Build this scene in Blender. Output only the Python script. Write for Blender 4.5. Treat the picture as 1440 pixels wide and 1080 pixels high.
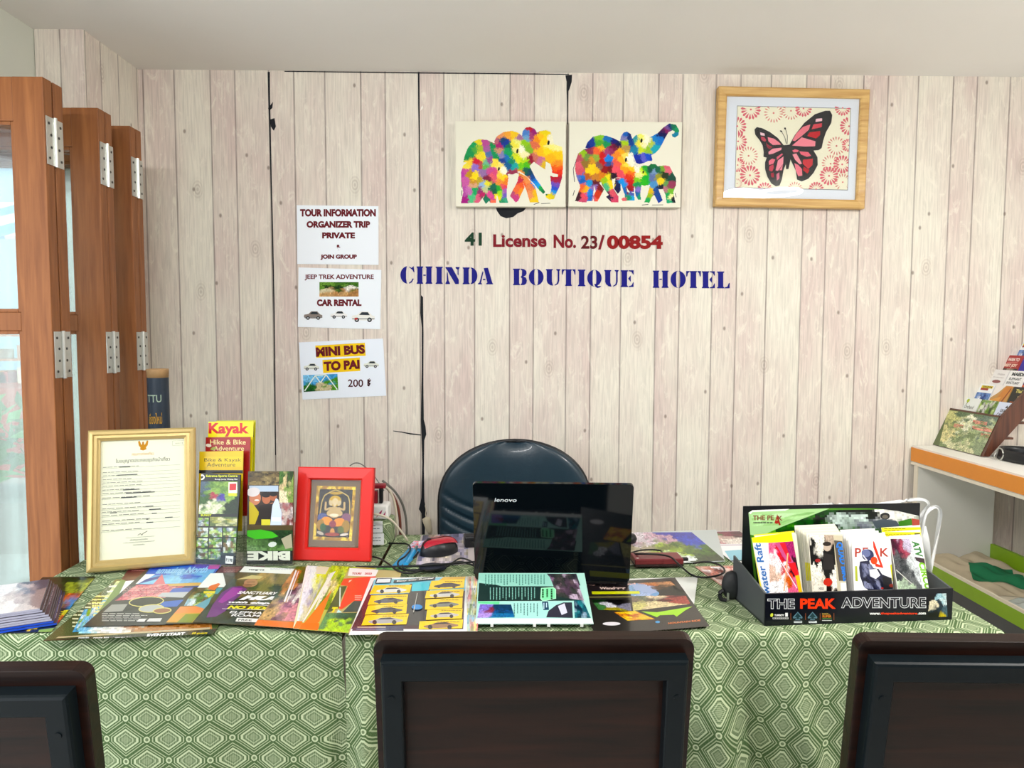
import bpy, math, random
import numpy as np
from mathutils import Vector, Matrix
from mathutils.geometry import tessellate_polygon
R = math.radians
SC = bpy.context.scene
COL = SC.collection
for o in list(bpy.data.objects):
    bpy.data.objects.remove(o)

# ------------------------------------------------------------------ camera
FPX = 1040.0
CAM = Vector((0, 0, 1.35))
_p, _r, _y = R(3.8517), R(-0.1749), R(0.8763)
FWD = Vector((math.sin(_y)*math.cos(_p), math.cos(_y)*math.cos(_p), -math.sin(_p)))
_r0 = Vector((math.cos(_y), -math.sin(_y), 0)); _d0 = FWD.cross(_r0)
RIGHT = _r0*math.cos(_r) + _d0*math.sin(_r)
DOWN = -_r0*math.sin(_r) + _d0*math.cos(_r)
cam = bpy.data.cameras.new('camera'); camo = bpy.data.objects.new('camera', cam); COL.objects.link(camo)
cam.sensor_width = 36; cam.lens = FPX/1440*36; cam.clip_start = 0.02
M = Matrix.Identity(4)
for i in range(3):
    M[i][0], M[i][1], M[i][2], M[i][3] = RIGHT[i], -DOWN[i], -FWD[i], CAM[i]
camo.matrix_world = M
SC.camera = camo

# ------------------------------------------------------------------ light and exposure
SC.view_settings.view_transform = 'Standard'
SC.view_settings.look = 'None'
SC.view_settings.gamma = 1.0
SC.view_settings.use_curve_mapping = False
SC.view_settings.exposure = 0.10
SC.cycles.transparent_max_bounces = 32
world = bpy.data.worlds.new('sky'); SC.world = world; world.use_nodes = True
_nt = world.node_tree; _nt.nodes.clear()
_o = _nt.nodes.new('ShaderNodeOutputWorld'); _b = _nt.nodes.new('ShaderNodeBackground')
_tc = _nt.nodes.new('ShaderNodeTexCoord'); _sp = _nt.nodes.new('ShaderNodeSeparateXYZ')
_cr = _nt.nodes.new('ShaderNodeValToRGB'); _mr = _nt.nodes.new('ShaderNodeMapRange')
_mr.inputs[1].default_value = -0.2; _mr.inputs[2].default_value = 1.0
_nt.links.new(_tc.outputs['Generated'], _sp.inputs[0]); _nt.links.new(_sp.outputs[2], _mr.inputs[0])
_nt.links.new(_mr.outputs[0], _cr.inputs[0]); _nt.links.new(_cr.outputs[0], _b.inputs[0]); _nt.links.new(_b.outputs[0], _o.inputs[0])
_e = _cr.color_ramp.elements
_e[0].position = 0.0; _e[0].color = (0.35, 0.36, 0.33, 1)
_e[1].position = 1.0; _e[1].color = (0.62, 0.78, 1.0, 1)
_k = _e.new(0.2); _k.color = (0.95, 0.97, 1.0, 1)
_b.inputs[1].default_value = 1.5

def area_light(name, loc, aim, size, power, color, shape='DISK', size_y=None):
    l = bpy.data.lights.new(name, 'AREA'); l.energy = power; l.color = color; l.size = size; l.shape = shape
    if size_y: l.size_y = size_y
    o = bpy.data.objects.new(name, l); COL.objects.link(o); o.location = loc
    o.rotation_euler = (Vector(aim)-Vector(loc)).to_track_quat('-Z', 'Y').to_euler()
    return o
# the shop's two ceiling lamps (the ring fitting is built further down)
area_light('ring_lamp_light', (1.5, 0.75, 2.18), (1.05, 1.3, 0), 0.3, 28, (1.0, 0.98, 0.94))
area_light('tube_lamp_light', (-0.35, -0.35, 2.2), (-0.2, 1.2, 0.6), 1.2, 28, (1.0, 0.99, 0.985), 'RECTANGLE', 0.12)
# daylight coming in through the open folding doors on the left
area_light('doorway_daylight', (-1.62, 0.4, 1.15), (0.6, 1.5, 1.0), 2.2, 22, (0.92, 0.97, 1.0), 'RECTANGLE', 1.7)

# ------------------------------------------------------------------ pixel <-> place
def ray(px, py): return FWD + RIGHT*((px-720)/FPX) + DOWN*((py-540)/FPX)
def on(ax, val, px, py):
    d = ray(px, py); return CAM + d*((val-CAM[ax])/d[ax])
def onZ(px, py, z): return on(2, z, px, py)
def onY(px, py, y): return on(1, y, px, py)
def onX(px, py, x): return on(0, x, px, py)
def on_plane(px, py, p0, n):
    d = ray(px, py); return CAM + d*((p0-CAM).dot(n)/d.dot(n))

# ------------------------------------------------------------------ materials
def lin(h):
    if not isinstance(h, str): return h
    h = h.lstrip('#')
    out = []
    for i in (0, 2, 4):
        c = int(h[i:i+2], 16)/255
        out.append(c/12.92 if c <= 0.04045 else ((c+0.055)/1.055)**2.4)
    return tuple(out)
MATS = {}
def mat(name, c, rough=0.5, metal=0.0, var=0.12, scale=18, stretch=(1, 1, 1), bump=0.0, coat=0.0, trans=0.0, alpha=1.0, ior=1.45, spec=0.5, emit=None):
    if name in MATS: return MATS[name]
    m = bpy.data.materials.new(name); m.use_nodes = True; nt = m.node_tree
    b = nt.nodes['Principled BSDF']; N = nt.nodes.new; L = nt.links.new
    b.inputs['Roughness'].default_value = rough; b.inputs['Metallic'].default_value = metal
    b.inputs['Coat Weight'].default_value = coat; b.inputs['Coat Roughness'].default_value = 0.06
    b.inputs['Transmission Weight'].default_value = trans; b.inputs['Alpha'].default_value = alpha
    b.inputs['IOR'].default_value = ior; b.inputs['Specular IOR Level'].default_value = spec
    c = lin(c)
    tc = N('ShaderNodeTexCoord'); mp = N('ShaderNodeMapping'); mp.inputs['Scale'].default_value = stretch
    nz = N('ShaderNodeTexNoise'); nz.inputs['Scale'].default_value = scale; nz.inputs['Detail'].default_value = 5
    L(tc.outputs['Object'], mp.inputs[0]); L(mp.outputs[0], nz.inputs['Vector'])
    mx = N('ShaderNodeMix'); mx.data_type = 'RGBA'
    mx.inputs[6].default_value = tuple(x*(1-var) for x in c)+(1,); mx.inputs[7].default_value = tuple(min(1, x*(1+var)) for x in c)+(1,)
    L(nz.outputs[0], mx.inputs[0]); L(mx.outputs[2], b.inputs['Base Color'])
    if bump:
        bp = N('ShaderNodeBump'); bp.inputs['Strength'].default_value = bump; bp.inputs['Distance'].default_value = 0.01
        L(nz.outputs[0], bp.inputs['Height']); L(bp.outputs[0], b.inputs['Normal'])
    if emit:
        b.inputs['Emission Color'].default_value = lin(emit[0])+(1,); b.inputs['Emission Strength'].default_value = emit[1]
    MATS[name] = m; return m
def print_mat(name, rough, coat=0.0):
    m = bpy.data.materials.new(name); m.use_nodes = True; nt = m.node_tree
    b = nt.nodes['Principled BSDF']; b.inputs['Specular IOR Level'].default_value = 0.2 if rough > 0.5 else 0.4; a = nt.nodes.new('ShaderNodeVertexColor'); a.layer_name = 'ink'
    nz = nt.nodes.new('ShaderNodeTexNoise'); nz.inputs['Scale'].default_value = 60
    mr = nt.nodes.new('ShaderNodeMapRange'); mr.inputs[3].default_value = rough*0.85; mr.inputs[4].default_value = rough*1.15
    nt.links.new(nz.outputs[0], mr.inputs[0]); nt.links.new(mr.outputs[0], b.inputs['Roughness'])
    nt.links.new(a.outputs[0], b.inputs['Base Color']); b.inputs['Coat Weight'].default_value = coat; b.inputs['Coat Roughness'].default_value = 0.05
    MATS[name] = m; return m
PAPER = print_mat('printed_paper', 0.6)
GLOSS = print_mat('glossy_print', 0.3, 0.25)
PAINT = print_mat('acrylic_paint', 0.55)
LAM = print_mat('laminated_print', 0.22, 0.5)

def wood(name, dark, light, rough=0.4, axis='Z', scale=6, coat=0.1, spec=0.5):
    m = bpy.data.materials.new(name); m.use_nodes = True; nt = m.node_tree; N = nt.nodes.new; L = nt.links.new
    b = nt.nodes['Principled BSDF']; b.inputs['Roughness'].default_value = rough; b.inputs['Coat Weight'].default_value = coat; b.inputs['Specular IOR Level'].default_value = spec
    tc = N('ShaderNodeTexCoord'); mp = N('ShaderNodeMapping')
    s = {'X': (1, 14, 14), 'Y': (14, 1, 14), 'Z': (14, 14, 1)}[axis]
    mp.inputs['Scale'].default_value = s
    nz = N('ShaderNodeTexNoise'); nz.inputs['Scale'].default_value = scale; nz.inputs['Detail'].default_value = 7; nz.inputs['Distortion'].default_value = 0.6
    cr = N('ShaderNodeValToRGB'); e = cr.color_ramp.elements
    e[0].position = 0.3; e[0].color = lin(dark)+(1,); e[1].position = 0.72; e[1].color = lin(light)+(1,)
    L(tc.outputs['Object'], mp.inputs[0]); L(mp.outputs[0], nz.inputs['Vector']); L(nz.outputs[0], cr.inputs[0]); L(cr.outputs[0], b.inputs['Base Color'])
    bp = N('ShaderNodeBump'); bp.inputs['Strength'].default_value = 0.12; bp.inputs['Distance'].default_value = 0.004
    L(nz.outputs[0], bp.inputs['Height']); L(bp.outputs[0], b.inputs['Normal'])
    MATS[name] = m; return m

# ------------------------------------------------------------------ mesh builder
class MB:
    def __init__(s): s.v = []; s.f = []; s.m = []; s.uv = {}
    def add(s, vs, fs, mi=0):
        n = len(s.v); s.v += [tuple(x) for x in vs]; s.f += [tuple(i+n for i in f) for f in fs]; s.m += [mi]*len(fs); return s
    def box(s, x0, y0, z0, x1, y1, z1, mi=0, M=None):
        vs = [Vector((x, y, z)) for z in (z0, z1) for y in (y0, y1) for x in (x0, x1)]
        if M: vs = [M @ v for v in vs]
        return s.add(vs, [(0, 2, 3, 1), (4, 5, 7, 6), (0, 1, 5, 4), (2, 6, 7, 3), (0, 4, 6, 2), (1, 3, 7, 5)], mi)
    def tube(s, pts, r, n=8, mi=0, closed=False):
        pts = [Vector(p) for p in pts]; k = len(pts); vs = []; up = Vector((0.13, 0.21, 0.97))
        for i, p in enumerate(pts):
            if closed: t = pts[(i+1) % k]-pts[i-1]
            else: t = pts[min(i+1, k-1)]-pts[max(i-1, 0)]
            t.normalize(); a = t.cross(up)
            if a.length < 1e-3: a = t.cross(Vector((1, 0, 0)))
            a.normalize(); b = t.cross(a); rr = r[i] if isinstance(r, (list, tuple)) else r
            for j in range(n):
                th = 2*math.pi*j/n; vs.append(p+a*(rr*math.cos(th))+b*(rr*math.sin(th)))
        fs = []
        for i in range(k if closed else k-1):
            for j in range(n):
                q = (i+1) % k
                fs.append((i*n+j, i*n+(j+1) % n, q*n+(j+1) % n, q*n+j))
        if not closed: fs += [tuple(range(n-1, -1, -1)), tuple((k-1)*n+j for j in range(n))]
        return s.add(vs, fs, mi)
    def cyl(s, p0, p1, r, n=20, mi=0, r1=None): return s.tube([p0, p1], [r, r if r1 is None else r1], n, mi)
    def lathe(s, prof, n=28, mi=0, M=None):
        vs = []
        for (r, z) in prof:
            for j in range(n):
                th = 2*math.pi*j/n; v = Vector((r*math.cos(th), r*math.sin(th), z)); vs.append(M @ v if M else v)
        k = len(prof); fs = []
        for i in range(k-1):
            for j in range(n): fs.append((i*n+j, i*n+(j+1) % n, (i+1)*n+(j+1) % n, (i+1)*n+j))
        fs += [tuple(range(n-1, -1, -1)), tuple((k-1)*n+j for j in range(n))]
        return s.add(vs, fs, mi)
    def grid(s, fn, nu, nv, mi=0, closed_u=False):
        vs = [fn(i/nu, j/nv) for j in range(nv+1) for i in range(nu+1)]
        fs = [(j*(nu+1)+i, j*(nu+1)+i+1, (j+1)*(nu+1)+i+1, (j+1)*(nu+1)+i) for j in range(nv) for i in range(nu)]
        return s.add(vs, fs, mi)
    def prism(s, poly, z0, z1, M=None, mi=0, side=None):
        n = len(poly); vs = [Vector((x, y, z)) for z in (z0, z1) for (x, y) in poly]
        if M: vs = [M @ v for v in vs]
        tris = tessellate_polygon([[Vector((x, y, 0)) for x, y in poly]])
        a = sum(poly[i][0]*poly[(i+1) % n][1]-poly[(i+1) % n][0]*poly[i][1] for i in range(n))
        def ori(t):
            (x0, y0), (x1, y1), (x2, y2) = (poly[i] for i in t)
            return t if (x1-x0)*(y2-y0)-(x2-x0)*(y1-y0) > 0 else t[::-1]
        tris = [ori(tuple(t)) for t in tris]
        s.add(vs, [tuple(i+n for i in t) for t in tris]+[t[::-1] for t in tris], mi)
        q = len(s.v)-2*n
        for i in range(n):
            j = (i+1) % n; f = (q+i, q+j, q+n+j, q+n+i)
            s.f.append(f if a > 0 else f[::-1]); s.m.append(mi if side is None else side)
        return s
    def frame(s, w, h, prof, mi=0):
        """mitred picture frame in the xy plane, corner at the origin; prof = [(inset, z), ...]"""
        base = len(s.v)
        for (d, z) in prof: s.v += [(d, d, z), (w-d, d, z), (w-d, h-d, z), (d, h-d, z)]
        for i in range(len(prof)-1):
            for j in range(4):
                k = (j+1) % 4; s.f.append((base+i*4+j, base+i*4+k, base+i*4+4+k, base+i*4+4+j)); s.m.append(mi)
        return s
    def build(s, name, mats, parent=None, mw=None, smooth=False, bevel=0, seg=2, subsurf=0, auto=None):
        me = bpy.data.meshes.new(name); me.from_pydata(s.v, [], s.f); me.update()
        if not isinstance(mats, (list, tuple)): mats = [mats]
        for m in mats: me.materials.append(m)
        if len(mats) > 1: me.polygons.foreach_set('material_index', s.m)
        if smooth: me.polygons.foreach_set('use_smooth', [True]*len(me.polygons))
        o = bpy.data.objects.new(name, me); COL.objects.link(o)
        if parent: o.parent = parent
        if mw is not None:
            if parent: o.matrix_local = mw
            else: o.matrix_world = mw
        if bevel:
            b = o.modifiers.new('bevel', 'BEVEL'); b.width = bevel; b.segments = seg; b.limit_method = 'ANGLE'; b.angle_limit = R(40)
        if subsurf:
            b = o.modifiers.new('sub', 'SUBSURF'); b.levels = subsurf; b.render_levels = subsurf
        return o
def tag(o, label, cat, group=None, kind=None):
    o['label'] = label; o['category'] = cat
    if group: o['group'] = group
    if kind: o['kind'] = kind
    return o
def struct(o): o['kind'] = 'structure'; return o
def thing(name, label, cat, mw=None, group=None):
    o = bpy.data.objects.new(name, None); COL.objects.link(o); o.empty_display_size = 0.05
    if mw is not None: o.matrix_world = mw
    return tag(o, label, cat, group)
def copy_tree(o, mw, label=None, group=None):
    c = o.copy(); COL.objects.link(c); c.matrix_world = mw
    if label: c['label'] = label
    if group: c['group'] = group
    for ch in list(o.children):
        d = ch.copy(); COL.objects.link(d); d.parent = c; d.matrix_local = ch.matrix_local.copy()
        for g in list(ch.children):
            e = g.copy(); COL.objects.link(e); e.parent = d; e.matrix_local = g.matrix_local.copy()
    return c
def frm(o, x, y):
    x = Vector(x).normalized(); y = Vector(y); y = (y-x*y.dot(x)).normalized(); z = x.cross(y)
    m = Matrix.Identity(4)
    for i in range(3): m[i][0], m[i][1], m[i][2], m[i][3] = x[i], y[i], z[i], o[i]
    return m
def T(x, y, z, rz=0): return Matrix.Translation((x, y, z)) @ Matrix.Rotation(rz, 4, 'Z')
def lying(bl, br, tl, z):
    """frame, width, height of a sheet lying at height z, from where its corners are seen"""
    a, b, c = onZ(*bl, z), onZ(*br, z), onZ(*tl, z)
    m = frm(a, b-a, c-a); y = Vector((m[0][1], m[1][1], m[2][1]))
    return m, (b-a).length, (c-a).dot(y)
def standing(bl, br, ytop, lean, z, depth=None):
    """frame, width, height of a panel standing on height z and leaning back by an angle"""
    a, b = onZ(*bl, z), onZ(*br, z)
    if depth is not None:
        b = Vector((b.x, a.y+depth, z))
    x = (b-a).normalized(); n = x.cross(Vector((0, 0, 1)))   # towards the viewer
    y = Vector((0, 0, 1))*math.cos(lean)-n*math.sin(lean)
    m = frm(a, x, y)
    nn = Vector((m[0][2], m[1][2], m[2][2]))
    t = on_plane((bl[0]+br[0])/2, ytop, a, nn)
    return m, (b-a).length, (t-a).dot(y)
def smooth_path(pts, k=6):
    pts = [Vector(p) for p in pts]; out = []
    for i in range(len(pts)-1):
        p0, p1, p2, p3 = pts[max(i-1, 0)], pts[i], pts[i+1], pts[min(i+2, len(pts)-1)]
        for j in range(k):
            t = j/k
            out.append(0.5*((2*p1)+(p2-p0)*t+(2*p0-5*p1+4*p2-p3)*t*t+(3*p1-p0-3*p2+p3)*t**3))
    out.append(pts[-1]); return out

# ------------------------------------------------------------------ lettering and printed art
_TX = {}
def text_tris(s, bold=0.0, shear=0.0):
    k = (s, bold, shear)
    if k in _TX: return _TX[k]
    cu = bpy.data.curves.new('t', 'FONT'); cu.body = s; cu.size = 1; cu.offset = bold; cu.shear = shear; cu.resolution_u = 4
    ob = bpy.data.objects.new('t', cu)
    COL.objects.link(ob)
    dg = bpy.context.evaluated_depsgraph_get()
    me = ob.evaluated_get(dg).to_mesh()
    me.calc_loop_triangles()
    vs = [(v.co.x, v.co.y) for v in me.vertices]; ts = [tuple(t.vertices) for t in me.loop_triangles]
    ob.evaluated_get(dg).to_mesh_clear()
    bpy.data.objects.remove(ob); bpy.data.curves.remove(cu)
    if not vs: vs = [(0, 0), (1, 0), (0, 1)]; ts = []
    xs = [v[0] for v in vs]; ys = [v[1] for v in vs]
    _TX[k] = (vs, ts, (min(xs), min(ys), max(xs), max(ys))); return _TX[k]

def ink(c):
    """printed colour: process inks are a little deeper and richer than the swatch"""
    r = [x**1.22 for x in lin(c)]; g = sum(r)/3
    return tuple(min(1, max(0.002, g+(x-g)*1.04)) for x in r)

class Art:
    """flat printed artwork: (u right, v down) drawing units mapped on a w x h sheet whose corner is at the origin"""
    def __init__(s, w, h, box=None, bg='FFFFFF', eps=3e-5, M=None, crop=(0, 0, 1)):
        s.w, s.h, s.b, s.bg, s.eps = w, h, box, bg, eps; s.k = 0.0
        s.V = []; s.F = []; s.C = []; s.n = 0; s.map = None; s.M = M; s.crop = crop
        if M is not None:
            s.inv = M.inverted(); s.p0 = M.translation.copy(); s.nrm = Vector((M[0][2], M[1][2], M[2][2]))
    def xy(s, u, v):
        if s.M is not None:                          # where on the sheet a spot of the reference lies
            x0, y0, k = s.crop; p = s.inv @ on_plane(x0+u/k, y0+v/k, s.p0, s.nrm)
            y = min(max(p.y, 0), s.h); return min(max(p.x-s.k*p.y, 0), s.w)+s.k*y, y
        u0, v0, u1, v1 = s.b; return (u-u0)/(u1-u0)*s.w, (v1-v)/(v1-v0)*s.h
    def tris(s, pts, ts, c):
        s.n += 1; z = s.eps*s.n; k = len(s.V)
        P = [s.xy(*p) for p in pts]
        s.V += [(x, y, z) for x, y in P]
        for t in ts:
            if len(t) == 3:
                (ax, ay), (bx, by), (cx, cy) = (P[i] for i in t)
                if (bx-ax)*(cy-ay)-(cx-ax)*(by-ay) < 0: t = t[::-1]
            s.F.append(tuple(i+k for i in t)); s.C.append(ink(c))
        return s
    def poly(s, pts, c):
        return s.tris(pts, tessellate_polygon([[Vector((x, y, 0)) for x, y in pts]]), c)
    def rect(s, x0, y0, x1, y1, c): return s.tris([(x0, y0), (x1, y0), (x1, y1), (x0, y1)], [(0, 3, 2), (0, 2, 1)], c)
    def ell(s, cx, cy, rx, ry, c, rot=0, n=20, a0=0, a1=360):
        cr, sr = math.cos(R(rot)), math.sin(R(rot)); p = []
        for i in range(n):
            t = R(a0+(a1-a0)*i/(n if a1-a0 == 360 else n-1)); x, y = rx*math.cos(t), ry*math.sin(t)
            p.append((cx+x*cr-y*sr, cy+x*sr+y*cr))
        return s.poly(p, c)
    def line(s, pts, wd, c):
        for (x0, y0), (x1, y1) in zip(pts[:-1], pts[1:]):
            dx, dy = x1-x0, y1-y0; l = math.hypot(dx, dy) or 1; a, b = -dy/l*wd/2, dx/l*wd/2
            s.tris([(x0+a, y0+b), (x1+a, y1+b), (x1-a, y1-b), (x0-a, y0-b)], [(0, 1, 2), (0, 2, 3)], c); s.n -= 1
        s.n += 1; return s
    def text(s, t, x0, y0, x1, y1, c, bold=0.0, rot=0, shear=0.0, q=None):
        """lettering fitted to a box; rot = 0, 90, -90 or 180 within the box"""
        vs, ts, (a, b, cc, d) = text_tris(t, bold, shear)
        W, H = (cc-a) or 1, (d-b) or 1; out = []
        for (x, y) in vs:
            p, r = (x-a)/W, (y-b)/H
            if rot == 0: u, v = p, 1-r
            elif rot == 90: u, v = 1-r, 1-p
            elif rot == -90: u, v = r, p
            else: u, v = 1-p, r
            if q: (ax, ay), (bx, by), (cx, cy), (dx, dy) = q; out.append(((ax*(1-u)+bx*u)*(1-v)+(dx*(1-u)+cx*u)*v, (ay*(1-u)+by*u)*(1-v)+(dy*(1-u)+cy*u)*v))
            else: out.append((x0+u*(x1-x0), y0+v*(y1-y0)))
        return s.tris(out, ts, c)
    def lines(s, x0, y0, x1, y1, n, c, fill=0.45, seed=0, vertical=False):
        """small running text, too small to read: rows of short word dashes"""
        rng = random.Random(seed)
        for i in range(n):
            if vertical:
                a = x0+(x1-x0)*i/n; b = a+(x1-x0)/n*fill; y = y0; end = y1-(y1-y0)*rng.random()*0.35
                while y < end:
                    l = (y1-y0)*rng.uniform(0.08, 0.2); s.rect(a, y, b, min(y+l, y1), c); s.n -= 1; y += l*1.18
            else:
                a = y0+(y1-y0)*i/n; b = a+(y1-y0)/n*fill; x = x0; end = x1-(x1-x0)*rng.random()*0.35
                while x < end:
                    l = (x1-x0)*rng.uniform(0.06, 0.16); s.rect(x, a, min(x+l, x1), b, c); s.n -= 1; x += l*1.2
        s.n += 1; return s
    def photo(s, x0, y0, x1, y1, pal, nx=24, ny=18, cells=30, seed=1, jit=0.12, quad=None):
        """a small printed photograph: blotches of colour; pal = [(hex, u, v, weight)] or [hex]"""
        rng = np.random.RandomState(seed); anc = []
        if isinstance(pal[0], str):
            for i in range(cells): anc.append((rng.rand(), rng.rand(), ink(pal[rng.randint(len(pal))])))
        else:
            for (c, u, v, r) in pal:
                for i in range(max(1, int(cells/len(pal)))): anc.append((u+rng.randn()*r, v+rng.randn()*r, ink(c)))
        A = np.array([(a[0], a[1]) for a in anc]); Cc = np.array([a[2] for a in anc])
        gx, gy = np.meshgrid((np.arange(nx)+.5)/nx, (np.arange(ny)+.5)/ny)
        P = np.stack([gx.ravel(), gy.ravel()], 1)+rng.randn(nx*ny, 2)*0.009
        D = ((P[:, None]-A[None])**2).sum(2); sg = 0.10/len(A)
        Wt = np.exp(-(D-D.min(1, keepdims=True))/(2*sg)); Wt /= Wt.sum(1, keepdims=True)
        col = (Wt @ Cc)*(1+jit*1.6*rng.randn(nx*ny, 1))+0.10*(Cc[D.argmin(1)]-Cc.mean(0))
        s.n += 1; z = s.eps*s.n; k = len(s.V)
        for j in range(ny+1):
            for i in range(nx+1):
                a, b = i/nx, j/ny
                if quad:
                    (ax, ay), (bx, by), (cx, cy), (dx, dy) = quad
                    u = (ax*(1-a)+bx*a)*(1-b)+(dx*(1-a)+cx*a)*b; v = (ay*(1-a)+by*a)*(1-b)+(dy*(1-a)+cy*a)*b
                else: u, v = x0+(x1-x0)*a, y0+(y1-y0)*b
                x, y = s.xy(u, v); s.V.append((x, y, z))
        for j in range(ny):
            for i in range(nx):
                q = k+j*(nx+1)+i; s.F.append((q+nx+1, q+nx+2, q+1, q)); s.C.append(tuple(np.clip(col[j*nx+i], 0, 1)))
        return s
    def raster(s, x0, y0, x1, y1, img, mask=None):
        """a painted area given cell by cell (linear colours), optionally masked"""
        ny, nx = img.shape[:2]; s.n += 1; z = s.eps*s.n; k = len(s.V)
        for j in range(ny+1):
            for i in range(nx+1):
                x, y = s.xy(x0+(x1-x0)*i/nx, y0+(y1-y0)*j/ny); s.V.append((x, y, z))
        for j in range(ny):
            for i in range(nx):
                if mask is None or mask[j, i]:
                    q = k+j*(nx+1)+i; s.F.append((q+nx+1, q+nx+2, q+1, q)); s.C.append(tuple(img[j, i]))
        return s
    def build(s, name, mw, t=0.0006, mt=None, parent=None, edge=None, base=True):
        V = []; F = []; C = []
        if base:
            w, h = s.w, s.h; k = s.k*h
            V = [(0, 0, 0), (w, 0, 0), (w+k, h, 0), (k, h, 0), (0, 0, t), (w, 0, t), (w+k, h, t), (k, h, t)]
            F = [(4, 5, 6, 7), (3, 2, 1, 0), (0, 1, 5, 4), (1, 2, 6, 5), (2, 3, 7, 6), (3, 0, 4, 7)]
            C = [ink(s.bg)]+[ink(edge or s.bg)]*5
        k = len(V); V = V+[(x, y, z+t) for x, y, z in s.V]; F = F+[tuple(i+k for i in f) for f in s.F]; C = C+s.C
        if s.map: V = [s.map(*p) for p in V]
        me = bpy.data.meshes.new(name); me.from_pydata(V, [], F); me.update()
        at = me.color_attributes.new('ink', 'FLOAT_COLOR', 'CORNER')
        arr = np.ones((len(me.loops), 4), dtype=np.float32)
        cnt = np.array([len(f) for f in F]); arr[:, :3] = np.repeat(np.array(C, dtype=np.float32), cnt, axis=0)
        at.data.foreach_set('color', arr.ravel())
        me.materials.append(mt or PAPER)
        o = bpy.data.objects.new(name, me); COL.objects.link(o)
        if parent: o.parent = parent; o.matrix_local = mw
        else: o.matrix_world = mw
        return o

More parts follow.
